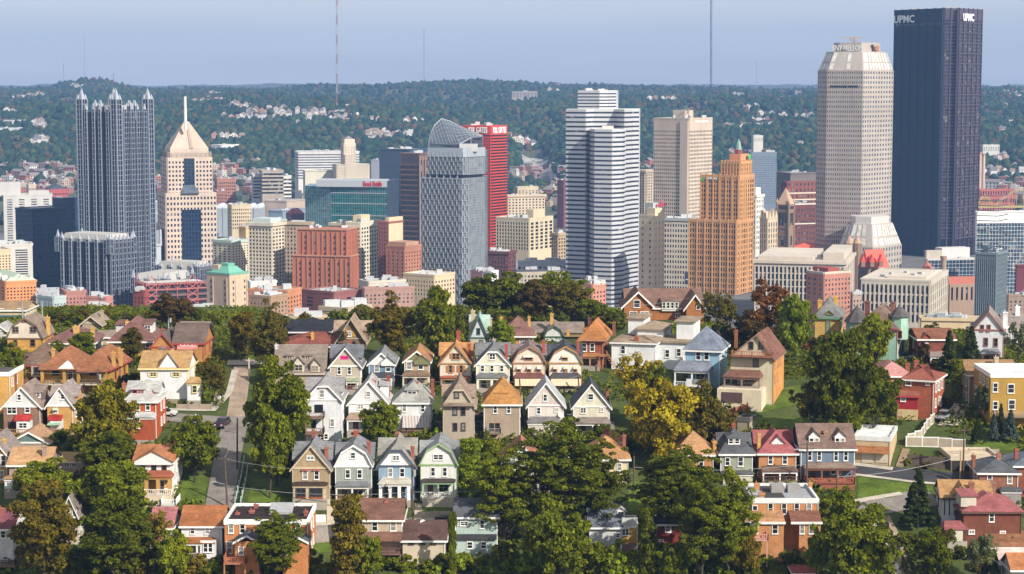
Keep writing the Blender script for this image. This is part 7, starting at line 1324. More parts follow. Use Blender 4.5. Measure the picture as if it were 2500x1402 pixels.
h=H('white gothic house with steep gable and tall white chimneys',2377,2450,882,804,763,'fg',13,(.70,.71,.73),(.21,.18,.165),None,(.3,.12,.1),yaw=-14,ov=.4).wins([(2398,801,7,13),(2414,801,7,13),(2407,835,8,18),(2431,836,8,18)]).chim(2455,762,11,3,(.72,.72,.72));h.wing(768,7,6,.5,None,None,1.5);h.porch(2398,2442,850,864,884,2.6,(.2,.2,.21),3)
H('white rear house with slate roof and one tall chimney beside the gothic house',2458,2540,884,806,768,'sg',11,(.70,.71,.73),(.21,.18,.165),Y=462).chim(2484,748,11,5,(.72,.72,.72)).wins([(2478,826,8,18)])
H('house with faded pink shingle hip roof left of the brick hip house',2142,2226,945,919,882,'hip',11,(.4,.17,.09),(.40,.20,.19),wm='b',inset=.5).chim(2215,887,11,3,RCH).chim(2237,880,12,5,RCH)
h=H('red-brown brick house with hip roof and white gutters',2202,2280,1022,926,892,'hip',10,(.30,.095,.05),(.22,.075,.05),wm='b',yaw=-24,inset=-.42).wins([(2218,934,11,12),(2265,935,7,9)])
for(u,zz)in((2,1.6),(4.2,1.5),(7.5,1.6),(6.5,5)):h.win_at(h.X1,u,h.ze-zz,.9,1.5,h.yaw+math.pi/2)
h=H('small crimson sided annex on a tan base beside the clothes line',2190,2241,1026,966,950,'sg',6,(.34,.02,.03),(.23,.085,.055),yaw=-14,trim=(.4,.05,.05)).wins([(2205,973,10,12)],fc=TRIM).panel(2190,2241,999,1026,'base_wall',M_wall((.48,.37,.2),.9),0,.12).wins([(2197,1012,7,9)])
h=H('brown house with tan shingle roof behind the mustard flat building',2366,2484,985,916,880,'sg',11,(.26,.17,.105),(.27,.16,.085)).wins([(2385,930,12,16),(2396,930,8,16)]).chim(2432,872,10,3,(.45,.38,.28))
h=H('mustard painted flat building with white parapet at the right edge',2419,2560,1045,918,905,'flat',14,(.34,.21,.045),(.6,.6,.6),wm='p').wins([(2430,946,10,20),(2468,949,14,20),(2430,990,10,18),(2470,988,14,22)]);h.deck(2434,2520,1018,2.5,(.3,.27,.22))
def crown_mesh(seed,shape,nc,nl,ls,mat,asp=1.):
 r=np.random.default_rng(seed);d=r.standard_normal((nc,3));d/=np.linalg.norm(d,axis=1)[:,None];rad=r.random(nc)**.42
 if shape=='cone':
  h=r.random(nc)**.8;a=r.random(nc)*6.283;rr=(1-h)*.92*(.55+.45*r.random(nc))+.03;C=np.stack([np.cos(a)*rr,np.sin(a)*rr,.12+1.84*h],1);cr=.07+.16*(1-h);fl=.45
 elif shape=='col':C=np.stack([d[:,0]*.6,d[:,1]*.6,.1+1.75*r.random(nc)],1);cr=.2+.25*r.random(nc);fl=.55
 else:
  zc,zs={'broad':(1.15,.72),'round':(1.05,.85),'tall':(1.1,.85),'locust':(1.1,.82),'sparse':(1.2,.7),'bush':(.85,.95)}[shape]
  lob=1+.22*np.sin(d[:,0]*4+seed)*np.cos(d[:,1]*5+seed*2)+.12*r.standard_normal(nc)
  C=d*(rad*lob*.84)[:,None];C[:,2]=C[:,2]*zs+zc;cr=r.uniform(.12,.27,nc)*(.8 if shape=='locust'else 1);fl=.5 if shape=='locust'else .8
 n=nc*nl;cc=np.repeat(C,nl,0);e=r.standard_normal((n,3));e/=np.linalg.norm(e,axis=1)[:,None]
 e[:,2]=np.where(r.random(n)<.7,np.abs(e[:,2]),e[:,2]);p=cc+e*(np.repeat(np.broadcast_to(cr,nc),nl)*(.55+.5*r.random(n)))[:,None]*[1,1,fl/asp]
 nn=e+.7*r.standard_normal((n,3))+[.15,-.1,.25];nn/=np.linalg.norm(nn,axis=1)[:,None];u=np.cross(nn,r.standard_normal((n,3)));u/=np.linalg.norm(u,axis=1)[:,None];w=np.cross(nn,u);s=ls*(.45+1.1*r.random(n)**1.6)[:,None]
 u[:,2]/=asp;w[:,2]/=asp;q=np.stack([p-u*s-w*s*.7,p+u*s-w*s*.5,p+u*s*.8+w*s*.8,p-u*s*.7+w*s*.6],1).reshape(-1,3);q[:,2]=np.maximum(q[:,2],.02)
 return npmesh('crown',q,np.arange(4*n).reshape(-1,4),mat,None,False,False)
def trunk_mesh(seed,shape,mat):
 r=random.Random(seed);mb=MB();top=1.85 if shape=='cone'else 1.0;prev=Vector((0,0,-.15));R0=.05
 for k in range(5):
  nx=Vector((r.uniform(-.05,.05)*(shape!='cone'),r.uniform(-.05,.05),-.15+(top+.15)*(k+1)/5));mb.tube(prev,nx,R0*(1-k/6),R0*(1-(k+1)/6),7)
  if k>0 and shape!='cone':
   for j in range(3):
    a=r.uniform(0,6.28);q=nx+Vector((math.cos(a)*r.uniform(.4,.75),math.sin(a)*r.uniform(.4,.75),r.uniform(.2,.6)));m_=nx.lerp(q,.5)+Vector((0,0,.07));mb.tube(nx,m_,R0*.3,R0*.18,5);mb.tube(m_,q,R0*.18,R0*.05,5)
  prev=nx
 me=bpy.data.meshes.new('trunk');me.from_pydata(mb.v,[],mb.f);me.materials.append(mat);return me
BARK=M_plain((.05,.04,.03),.95,0,'bark')
LEAF={'h':((.07,.065,.004),(.25,.215,.012)),'n':((.06,.078,.003),(.24,.26,.010)),'d':((.036,.048,.002),(.155,.172,.008)),'m':((.055,.07,.003),(.21,.23,.010)),'y':((.15,.125,.006),(.55,.42,.02)),'g':((.07,.06,.005),(.25,.185,.015)),'b':((.05,.036,.010),(.15,.09,.022)),'r':((.08,.032,.010),(.24,.10,.025)),'o':((.06,.052,.006),(.18,.145,.018)),'s':((.04,.065,.05),(.11,.155,.13)),'e':((.02,.032,.008),(.068,.09,.018)),'l':((.08,.115,.006),(.29,.35,.02)),'p':((.07,.085,.035),(.2,.22,.10))}
LM={k:M_leaf(*v)for k,v in LEAF.items()}
CROWNS={}
SPEC={'broad':(95,190,.04,1.15),'round':(110,200,.04,1.15),'tall':(170,160,.036,1.6),'locust':(270,150,.024,1.75),'sparse':(60,80,.04,1.2),'bush':(34,90,.085,1),'cone':(170,110,.05,1.4),'col':(130,110,.06,2)}
def tree(label,x0,x1,yt,yb,shape,c,Y=None,group=None,cat='tree',name=None):
 g=ground((x0+x1)/2,yb)if Y is None else at((x0+x1)/2,yb,Y)
 if Y is not None:g.z=float(gz(g.x,Y))
 k=R.randrange(3);key=(shape,c,k)
 if key not in CROWNS:nc,nl,ls,asp=SPEC[shape];CROWNS[key]=(crown_mesh(k*7+len(shape),shape,nc,nl,ls,LM[c],asp),trunk_mesh(k,shape,BARK))
 cm,tm=CROWNS[key];w=(x1-x0)*mpp(1250,1000,g.y)/2;h=(at(x0,yt,g.y).z-g.z)/2*(1 if shape=='cone'else 1.08)
 o=empty(name or{'cone':'conifer','bush':'shrub','col':'vine_column'}.get(shape,'tree'),g,label,cat,group);o.scale=(w,w*R.uniform(.85,1.05),h);o.rotation_euler=(0,0,R.uniform(0,6.28))
 for n,me in(('crown',cm),('trunk',tm)):q=bpy.data.objects.new(n,me);COL.objects.link(q);q.parent=o
 return o
R.seed(3)
TR='''tall green tree with two lobes on the right bank of the steep road|595 755 885 1190 tall n
second green tree leaning over the steep road's right bank|600 720 1000 1215 broad n
dark shrubby tree hugging the lawn right of the road railings|640 735 1090 1200 broad d
yellow-green tree in front of the yellow brick house|168 345 945 1160 broad h
dark green tree below the red brick house|180 350 1060 1200 broad d
dense dark green tree left of the steep road|402 548 1022 1180 broad d
dark tree beside the white copper-roofed house|180 368 1112 1290 round m
broad green tree over the brown brick house with ivy|20 215 1128 1270 broad n
large golden brown tree in the bottom left corner|15 205 1185 1440 tall g
dark green tree at the bottom left beside the golden brown tree|190 375 1215 1440 tall d
olive open tree in front of the pink roofed house|310 425 1245 1400 sparse g
green tree at the bottom edge below the white porch house|370 470 1300 1440 broad n
dark open tree in front of the orange brick row|604 748 1245 1440 locust d
golden vine-covered column beside the decked house|802 900 1218 1440 col g
dark leafy tree right of the golden vine column|860 940 1300 1440 broad m
tall dark locust left in the central grove|1140 1322 1085 1345 locust m
tallest dark locust at the centre of the grove|1235 1485 1022 1338 locust d
dark locust right in the central grove|1368 1538 1060 1325 locust d
low rounded tree at the front of the central grove|1250 1450 1235 1450 broad m
dark locust left of the orange double house|1548 1762 1092 1330 locust d
dark locust between the navy-roofed house and the yellow-green locust|1625 1805 1130 1450 locust d
yellow-green locust touching the orange double house|1705 1850 1140 1440 locust n
bright golden-green maple below the big white apartment house|1505 1705 920 1150 round y
thin yellowing tree against the big white apartment house|1490 1625 860 1040 sparse y
green tree under the thin yellowing tree|1560 1650 900 1060 broad m
olive tree right of the golden-green maple|1640 1770 940 1110 broad o
pale green tree below the cream house with the deck|1700 1800 990 1110 broad o
large dark tree mass on the grassy slope|1960 2150 810 1090 round d
dark tree right of the large dark tree mass|2060 2200 890 1080 broad d
olive tree at the left foot of the dark tree mass|1930 2040 930 1070 broad o
mid green tree in front of the mint green house|2084 2190 762 915 round n
bright lime tree beside the ochre house|1890 1998 714 890 round l
small green tree below the dark tree mass|2000 2110 980 1090 broad m
slim green cypress at the edge of the dark tree mass|2072 2092 1000 1080 cone m
olive half-bare tree on the ridge right of the brick hall|1700 1815 708 850 sparse o
rust brown tree on the ridge right of the olive half-bare tree|1820 1940 688 850 sparse r
rust brown undergrown tree below the rust brown ridge tree|1780 1900 760 850 broad b
olive brown tree on the ridge left of the dark green dome|895 1020 728 900 tall g
dark green dome-shaped tree on the ridge|1000 1145 706 900 round m
dark tree at the left end of the ridge wood|1115 1250 675 790 broad d
brown tree in the ridge wood below the striped tower|1250 1370 690 800 broad b
dark green tree at the middle of the ridge wood|1170 1330 672 785 broad d
olive brown tree in the ridge wood beside the striped tower|1340 1450 695 800 broad o
dark green tree at the right end of the ridge wood|1400 1490 728 805 broad d
green tree behind the middle of the ridge wood|1280 1450 668 780 broad m
dark bush right of the ridge wood|1465 1535 760 815 broad d
yellow-green tree beside the pale grey house|1188 1265 785 870 broad l
autumn-tinted tree behind the black pyramid roof|548 632 762 880 round g
olive brown tree right of the autumn-tinted tree|625 705 745 910 tall o
dark olive tree at the top of the steep road|600 680 800 905 broad o
brown tree in front of the parking structure|358 475 722 815 broad b
dark olive tree before the plum-roofed mustard house|285 358 800 895 round o
mid green tree before the low plum-roofed house|158 240 812 895 round m
green tree at the left edge beside the dark hipped house|-10 75 842 965 broad m
small upright green tree left of the low plum-roofed house|122 158 828 885 tall m
dark spruce before the dark brick house|2280 2352 806 925 cone e
dark spruce beside the white gothic house|2332 2408 796 925 cone e
ivy-green tall bush beside the brown house|2318 2352 880 985 col m
large conifer on the lawn beside the lower street|2196 2284 1142 1290 cone e
blue spruce at the right edge of the upper lawn|2440 2492 1000 1082 cone s
second blue-green spruce beside the blue spruce|2405 2445 1010 1078 cone s
green spruce beside the bare utility pole|2365 2405 1020 1085 cone e
dark spruce behind the mustard painted building|2425 2460 985 1070 cone e
pale green young tree before the mustard painted building|2372 2430 940 1035 broad p
pale olive tree at the right edge beside the gothic house|2448 2520 785 900 sparse p
russet small tree before the dark brick house|2232 2272 835 885 round b
dark green tree below the half-timbered house|2230 2335 1282 1420 round d
thin pale tree below the maroon roofed house|2345 2435 1300 1430 sparse p
big green tree at the bottom right beside the path|1995 2200 1240 1470 round n
olive tree above the big bottom right tree|1985 2105 1195 1330 broad n
yellow-green small tree right of the orange double house|1955 2030 1290 1430 broad l
green tree in front of the striped awning house|868 988 985 1120 broad m
yellow-green bush between awning house and beige house|1035 1085 1035 1110 bush l
green tree behind the small blue house|980 1010 870 930 broad m
dark spruce beside the long grey-brown apartment house|740 770 888 950 cone d
bare-twigged tree on the pavement corner|505 565 885 1000 sparse o
green bush tree beside the corner house|478 535 880 950 broad o
ivy clad tree between the green-trimmed house and the grove|1118 1180 1075 1220 col l
green bush tree left of the central grove|1165 1225 1060 1200 broad m
golden tree at the bottom between orange house and grove|1780 1860 1290 1440 broad g
green bushy tree at the bottom below the dark red house|1590 1690 1330 1450 broad n
ivy mound at the bottom below the white sided house|1480 1560 1345 1430 bush l
vine-covered trunk left of the dark red house|1552 1612 1250 1440 col d
green bush at the left foot of the mint house|1092 1118 1255 1420 col m'''
for ln in TR.split('\n'):
 lb,q=ln.split('|');x0,x1,yt,yb,sh,c=q.split();tree(lb,int(x0),int(x1),int(yt),int(yb),sh,c)
tag(tree('bright yellow-gold shrub at the corner of the white house',479,500,955,985,'bush','y'),cat='shrub')
for k in range(24):
 px=120+k*17;px+=R.uniform(-14,14);s_=R.uniform(18,38);tree(f'{["dark green", "mid green", "olive"][k % 3]} tree in the ridge hedge at the left',px-s_*.6,px+s_*.6,782-s_*R.uniform(.6,1.0),790,'broad','dmo'[k%3],None,'trees in the ridge hedge at the left')
for k in range(26):
 px=R.uniform(700,900)if k<9 else R.uniform(1720,2110)if k<20 else R.uniform(2230,2500);s_=R.uniform(26,46);tree(f'{["dark green", "mid green", "olive"][k % 3]} tree on the crest {"behind the pyramid roof" if k < 9 else "right of the brick hall" if k < 20 else "at the far right"}',px-s_*.6,px+s_*.6,(790 if k<9 else 835)-s_,800 if k<9 else 842,'broad','dmo'[k%3],None,'trees on the crest '+("behind the pyramid roof"if k<9 else "right of the brick hall"if k<20 else "at the far right"))
TH=[('in the hedge along the ridge at the left',130,790,540,800,16,24,'ddmmo'),('in the hedge behind the pyramid roof',690,796,900,806,10,34,'dmml'),('on the crest below the ridge wood',1140,800,1520,815,22,42,'ddob'),('on the crest right of the brick hall',1730,840,2100,862,16,40,'obrd'),('on the crest at the right',2230,842,2500,858,10,30,'dmo'),('in the thicket along the bottom edge',560,1392,1130,1425,22,46,'dmml'),('in the thicket below the mint house',1080,1380,1250,1420,10,44,'mdl'),('at the bottom below the grove',1230,1395,1840,1430,30,78,'ddmml'),('on the bank below the orange double house',1850,1350,2000,1400,7,34,'mld'),('in the bottom left thicket',150,1390,560,1425,22,66,'ddmg'),('on the bank left of the steep road',430,1060,520,1180,8,36,'dm'),('on the bank right of the steep road',620,1080,720,1170,9,40,'dm'),('behind the second house row',650,958,760,1000,8,38,'dmo'),('between the rows at the centre',850,1075,1130,1095,14,30,'dmml'),('on the slope below the dark tree mass',1860,1050,2180,1085,12,36,'dmo'),('beside the white vinyl fence',2215,1120,2320,1150,8,22,'mol'),('among the houses at the right',2240,900,2360,1010,8,26,'dmo'),('between the left houses',130,880,420,960,14,26,'dmo'),('below the left brick houses',0,1080,330,1110,14,34,'ddm'),('left of the golden-green maple',1380,1055,1560,1110,10,36,'dm'),('behind the orange tan-roofed house',1560,1080,1760,1120,12,40,'dmo'),('by the lower right houses',2200,1330,2420,1400,12,36,'dmo'),('below the orange brick row',545,1385,800,1420,10,46,'dm')]
CN={'d':'dark green','m':'mid green','o':'olive','l':'yellow-green','b':'brown','r':'rust','g':'golden'}
for ph,x0,y0,x1,y1,n,sz_,cs in TH:
 for k in range(n):
  px=x0+(x1-x0)*(k+R.random())/n;py=R.uniform(y0,y1);s_=sz_*R.uniform(.7,1.3);c=R.choice(cs);tree(f'{CN[c]} leafy shrub {ph}',px-s_*.6,px+s_*.6,py-s_,py,'bush',c,None,'shrubs '+ph,'shrub')
def drape(name,quad,mat,dz=.07,n=14):
 g=[ground(*q)for q in quad];vs=[]
 for j in range(n+1):
  for i in range(n+1):
   p=g[0].lerp(g[1],i/n).lerp(g[3].lerp(g[2],i/n),j/n);vs.append((p.x,p.y,float(gz(p.x,p.y))+dz))
 f=[(j*(n+1)+i,j*(n+1)+i+1,(j+1)*(n+1)+i+1,(j+1)*(n+1)+i)for j in range(n)for i in range(n)]
 return npmesh(name,np.array(vs,np.float32),np.array(f,np.int32),mat,'structure',True)
def street(name,pts,w,mat,dz=.1):
 g=[ground(*p)for p in pts];fine=[]
 for a,b in zip(g[:-1],g[1:]):k=max(2,int((b-a).length/1.5));fine+=[a.lerp(b,i/k)for i in range(k)]
 return strip(name,fine+[g[-1]],w,mat,lambda x,y:float(gz(x,y)),dz)
def M_road(c):
 m,nt,b=nodes('asphalt');tint(nt,b,c,mul(nt,ramp_noise(nt,.3,.62,1.2,6),ramp_noise(nt,3,.75,1.2,5)));b.inputs['Roughness'].default_value=.9;return m
def M_lawn():
 m,nt,b=nodes('lawn_grass');tint(nt,b,(.085,.125,.018),mul(nt,ramp_noise(nt,.3,.55,1.3,5),ramp_noise(nt,3,.65,1.25)));b.inputs['Roughness'].default_value=1;b.inputs['Specular IOR Level'].default_value=.1;return m
LAWN=M_lawn();AS,TN,BK,PV=M_road((.19,.165,.145)),M_road((.30,.225,.165)),M_road((.032,.032,.038)),M_road((.42,.38,.31))
SIDE=[((500,1240),(600,1250),1)]
street('road',[(534,1250),(545,1180),(557,1110),(568,1060),(574,1026)],5.0,AS);street('road',[(574,1026),(581,980),(588,930),(592,895)],3.6,TN);street('road',[(555,886),(700,884)],5,PV,.09)
street('road',[(385,1018),(470,1024),(540,1028),(640,1026)],5,AS,.14);street('pavement',[(380,1000),(460,1003),(520,1004),(560,960),(574,905)],1.4,PV,.2)
street('road',[(740,1306),(860,1296),(1000,1288),(1130,1283),(1300,1285),(1460,1290)],6.2,M_road((.26,.235,.2)));street('pavement',[(740,1284),(860,1276),(1000,1270),(1130,1266),(1300,1268)],1.3,PV,.16)
street('road',[(2050,1140),(2140,1149),(2230,1160),(2310,1168),(2400,1176)],5.2,BK);street('pavement',[(2088,1160),(2230,1178),(2330,1186)],.9,PV,.14);street('pavement',[(2060,1132),(2110,1137),(2180,1146)],1.6,PV,.14)
street('road',[(2085,1262),(2130,1238),(2190,1226),(2280,1214)],6,M_road((.19,.17,.15)));street('road',[(2108,1262),(2135,1290),(2170,1340),(2200,1410)],3.4,M_road((.19,.17,.15)),.13);street('pavement',[(2120,1268),(2152,1318),(2185,1380),(2205,1430)],1.1,M_road((.55,.5,.42)),.2);street('pavement',[(2160,1262),(2185,1310),(2215,1402)],1.7,M_road((.28,.21,.14)),.16);street('pavement',[(2078,1228),(2140,1216),(2200,1206)],1.2,PV,.15)
street('road',[(1010,1040),(1160,1034),(1290,1036),(1400,1038),(1500,1040)],4.5,AS)
for q in([(604,1228),(716,1228),(716,1170),(612,1170)],[(436,1234),(500,1234),(506,1160),(446,1160)],[(2092,1222),(2200,1206),(2290,1190),(2096,1164)],[(2096,1240),(2230,1212),(2300,1190),(2092,1200)],[(1850,1010),(1960,985),(1990,935),(1900,950)],[(496,990),(520,990),(536,935),(498,935)],[(2372,1098),(2510,1102),(2510,1078),(2380,1076)],[(1532,1250),(1582,1250),(1585,1176),(1535,1176)],[(1860,1370),(1990,1372),(1985,1335),(1870,1335)],[(760,1350),(830,1350),(830,1318),(765,1318)],[(1010,1256),(1110,1256),(1110,1228),(1010,1228)],[(1780,1075),(1960,1078),(1960,1020),(1840,1020)]):drape('lawn',q,LAWN)
drape('pavement',[(758,1274),(800,1274),(800,1258),(760,1258)],PV,.1);drape('pavement',[(2290,1040),(2345,1040),(2365,990),(2330,985)],PV,.1)
hs=[(o.location.x,o.location.y)for o in bpy.data.objects if o.get('category')in('house','garage','school','shed','carport')]
rg=np.random.default_rng(9);N=215000;yy=rg.uniform(300,545,N);xx=(rg.uniform(-550,3050,N)-CX)/F*yy
mask=(np.sin(xx*.11+2)+np.sin(yy*.17+xx*.05)+.6*np.sin(xx*.31-yy*.23))>-.5
pxu=CX+F*xx/yy;pyu=205+F*(184-gz(xx,yy))/yy
for(x0,y0,x1,y1)in((485,1000,640,1270),(380,1000,640,1050),(590,1150,725,1240),(430,1150,520,1240),(740,1255,1130,1320),(2040,1120,2420,1250),(2080,1225,2230,1402),(1840,930,2000,1090),(540,880,620,1010),(2365,1070,2500,1105),(1525,1170,1590,1255),(1850,1325,1995,1380),(1000,1220,1115,1262)):mask&=~((pxu>x0)&(pxu<x1)&(pyu>y0)&(pyu<y1))
xx,yy=xx[mask],yy[mask];n=len(xx);hgt=rg.random(n)**2*1.3*np.where(yy>470,.45,1)*np.where((pxu[mask]<-40)|(pxu[mask]>2540),3.5,1)*(1+.6*np.sin(xx*.4)*np.cos(yy*.5));P=np.stack([xx,yy,gz(xx,yy)+hgt+.05],1)
nn=rg.standard_normal((n,3))*.8+[0,-.2,.8];nn/=np.linalg.norm(nn,axis=1)[:,None];u=np.cross(nn,rg.standard_normal((n,3)));u/=np.linalg.norm(u,axis=1)[:,None];w_=np.cross(nn,u);s=rg.uniform(.16,.42,n)[:,None]
tag(npmesh('undergrowth',np.stack([P-u*s-w_*s,P+u*s-w_*s*.6,P+u*s*.7+w_*s,P-u*s*.8+w_*s*.7],1).reshape(-1,3),np.arange(4*n).reshape(-1,4),LM['d'],'stuff'),'tangled green undergrowth between the houses')
TYRE,RIM,CGL=M_plain((.012,.012,.012),.9,0,'tyre_rubber'),M_plain((.4,.4,.42),.3,.7,'alloy'),M_glass((.01,.012,.016),.05,.2,.7,0)
def car(label,px,py,ang,col,kind='suv',cat='car'):
 g=ground(px,py);o=empty('pickup_truck'if kind=='pickup'else 'car',g,label,cat);o.rotation_euler=(0,0,math.radians(ang));L,Wd,H_=(5.2,1.9,1.75)if kind!='car'else(4.5,1.78,1.42);pm=M_plain(col,.22,.3,'car_paint')
 lo=[(-L/2,.45),(-L/2,.85),(-L/2+.12,.95),(-L/2+1.1,1.02),(L/2-.1,1.0),(L/2,.8),(L/2,.45)]
 cab={'suv':(-L/2+1.1,-L/2+1.9,L/2-.55,L/2-.12),'car':(-L/2+1.2,-L/2+2.0,L/2-1.3,L/2-.55),'pickup':(-L/2+1.2,-L/2+1.9,.7,.95)}[kind]
 def slab(mb,prof,w0,w1):n=len(prof);mb.idx([(x,-w0,z)for x,z in prof]+[(x,w1,z)for x,z in prof],[tuple(range(n)),tuple(range(2*n-1,n-1,-1))]+[(i,i+n,(i+1)%n+n,(i+1)%n)for i in range(n)])
 def out(nm,mb,mat):me=bpy.data.meshes.new(nm);me.from_pydata(mb.v,[],mb.f);me.materials.append(mat);q=bpy.data.objects.new(nm,me);COL.objects.link(q);q.parent=o;return q
 mb=MB();slab(mb,lo,Wd/2,Wd/2);mb.idx([(cab[1],-Wd*.4,H_),(cab[2],-Wd*.4,H_),(cab[2],Wd*.4,H_),(cab[1],Wd*.4,H_),(cab[1],-Wd*.4,H_-.09),(cab[2],-Wd*.4,H_-.09),(cab[2],Wd*.4,H_-.09),(cab[1],Wd*.4,H_-.09)],[(0,1,2,3),(7,6,5,4),(0,4,5,1),(2,6,7,3),(1,5,6,2),(3,7,4,0)]);out('body',mb,pm)
 mb=MB();a,b_,c_,d_=cab;mb.idx([(a,-Wd*.47,.97),(d_,-Wd*.47,.97),(d_,Wd*.47,.97),(a,Wd*.47,.97),(b_+.02,-Wd*.395,H_-.05),(c_-.02,-Wd*.395,H_-.05),(c_-.02,Wd*.395,H_-.05),(b_+.02,Wd*.395,H_-.05)],[(3,2,1,0),(4,5,6,7),(0,1,5,4),(1,2,6,5),(2,3,7,6),(3,0,4,7)]);out('windows',mb,CGL)
 for sx in(-L/2+.9,L/2-.95):
  for sy in(-1,1):mb=MB();mb.tube((sx,sy*(Wd/2-.2),.36),(sx,sy*(Wd/2+.03),.36),.36,n=14);wq=out('wheel',mb,TYRE);mb=MB();mb.tube((sx,sy*(Wd/2-.1),.36),(sx,sy*(Wd/2+.05),.36),.22,n=10);r_=out('rim',mb,RIM);r_.parent=wq
 for sy in(-.65,.65):
  mb=MB();mb.box(-L/2-.03,sy-.2,.68,-L/2+.1,sy+.2,.84);out('headlight',mb,M_plain((.7,.7,.68),.2,0,'lamp_lens'));mb=MB();mb.box(L/2-.1,sy-.18,.72,L/2+.03,sy+.18,.92);out('tail_light',mb,M_plain((.35,.01,.01),.3,0,'tail_lens'))
 for x in(-L/2-.06,L/2-.1):mb=MB();mb.box(x,-Wd*.46,.38,x+.16,Wd*.46,.6);out('bumper',mb,M_plain((.05,.05,.05),.6,0,'bumper_plastic'))
car('dark maroon SUV driving down at the street corner',543,1042,80,(.06,.012,.03));car('white pickup parked behind the red brick house',400,1016,178,(.72,.72,.72),'pickup','pickup truck');car('silver SUV parked on the drive by the white fence',2303,1024,60,(.35,.35,.38));car('silver car parked between the beige houses',1176,1022,20,(.4,.4,.42),'car');car('pale blue car between the pink and ivory houses',1388,1030,15,(.3,.38,.46),'car')
car('dark blue car parked beside the golden vine column',876,1308,185,(.015,.04,.12),'car');car('white car parked behind the golden vine column',866,1286,185,(.7,.7,.7));car('dark SUV parked left of the mint green house',1094,1284,170,(.02,.02,.028));car('grey car beside the pink roofed house',432,1320,90,(.06,.07,.09),'car');car('dark blue car beside the low plum-roofed house',248,862,10,(.04,.05,.1),'car');car('dark car in the shade before the dark brick house',2222,882,10,(.02,.02,.03),'car');car('white car seen through the central grove',1362,1290,180,(.68,.68,.68))
WOODP,GALV=M_plain((.085,.06,.045),.9,0,'pole_wood'),M_plain((.45,.46,.46),.4,.5,'galvanised_steel');PT={}
def pole(label,px,yt,yb,arm=1,lamp=0,lean=0,mat=None,trans=0):
 g=ground(px,yb);k=mpp(px,yb,g.y);h=(yb-yt)*k;o=empty('utility_pole',g,label,'utility pole');t=g+Vector((lean*k,0,h));mb=MB();mb.tube(g-Vector((0,0,1)),t,.19,.13,8);mb.build('pole',mat or WOODP,o);PT[label]=t
 for j in range(arm):mb=MB();z=-.5-j*.8;mb.box(t.x-1.2,t.y-.17,t.z+z,t.x+1.2,t.y-.05,t.z+z+.14);[mb.tube((t.x+x,t.y-.1,t.z+z),(t.x+x,t.y-.1,t.z+z+.35),.06,n=5)for x in(-1.1,-.5,.5,1.1)];mb.build('cross_arm',WOODP,o)
 if lamp:z=t.z-h*.25*lamp;mb=MB();mb.tube((t.x,t.y,z),(t.x-1.6,t.y-.3,z+.5),.05,n=5);mb.tube((t.x-1.6,t.y-.3,z+.5),(t.x-2.4,t.y-.4,z+.5),.13,.09,6);mb.build('street_lamp',GALV,o)
 if trans:mb=MB();mb.tube((t.x+.45,t.y-.1,t.z-2.2),(t.x+.45,t.y-.1,t.z-1.1),.28,n=8);mb.build('transformer',GALV,o)
 return t
P1=pole('dark utility pole with lamp beside the steep road',556,1112,1240,1,2.2,-6);P2=pole('dark leaning pole higher up the steep road',579,1020,1146,0,1.2,2);P3=pole('tall dark pole before the blue and green-trimmed houses',1009,1130,1276,1,0,-3,None,1);P4=pole('slim pole in the gap right of the central grove',1547,1112,1215,0)
P5=pole('dark utility pole before the wide slate blue house',1970,1078,1200,2,.8,-1);P6=pole('short dark pole above the olive tree',2042,1142,1240,0);P7=pole('leafy-topped utility pole beside the white fence',2351,1044,1178,1,2);P8=pole('pale new wooden pole next to the leafy-topped pole',2344,1100,1172,0,0,0,M_plain((.42,.26,.12),.9,0,'new_pole'));P9=pole('utility pole on the ridge before the ridge wood',1336,753,800,2,0,0,GALV,1);P10=pole('pale steel pole at the left end of the ridge',56,738,800,0,0,0,GALV)
P11=pole('pale steel pole left of the ridge hedge',104,735,800,0,0,0,GALV);P12=pole('pole with transformer before the ornate brick house',412,764,820,0,0,0,GALV,1);P13=pole('pole with dish before the mustard balcony houses',240,900,985,0,0,0,None,1);P14=pole('dark pole between the white gable house and awning house',957,905,1000,0,0,4);P15=pole('leaning dark pole right of the amber-roofed house',1278,922,1040,0,0,-10);P16=pole('leaning dark pole right of the gambrel pair',1416,910,968,0,0,-5);P17=pole('stubby wrapped post at the top of the steep road',608,874,925,0,0,0,M_plain((.5,.38,.3),.8,0,'wrapped_post'));P18=pole('thin pole beside the lower street curve',2092,1225,1275,1)
def wire(label,a,b,sag=1.2,r=.045):
 o=MB();pts=[a.lerp(b,i/12)-Vector((0,0,sag*4*(i/12)*(1-i/12)))for i in range(13)];[o.tube(p,q,r,n=4)for p,q in zip(pts[:-1],pts[1:])];q=o.build('power_cable',M_plain((.3,.3,.3),.5,.2,'cable_sheath'),None,a);tag(q,label,'cable')
lo=lambda p,d:p-Vector((0,0,d))
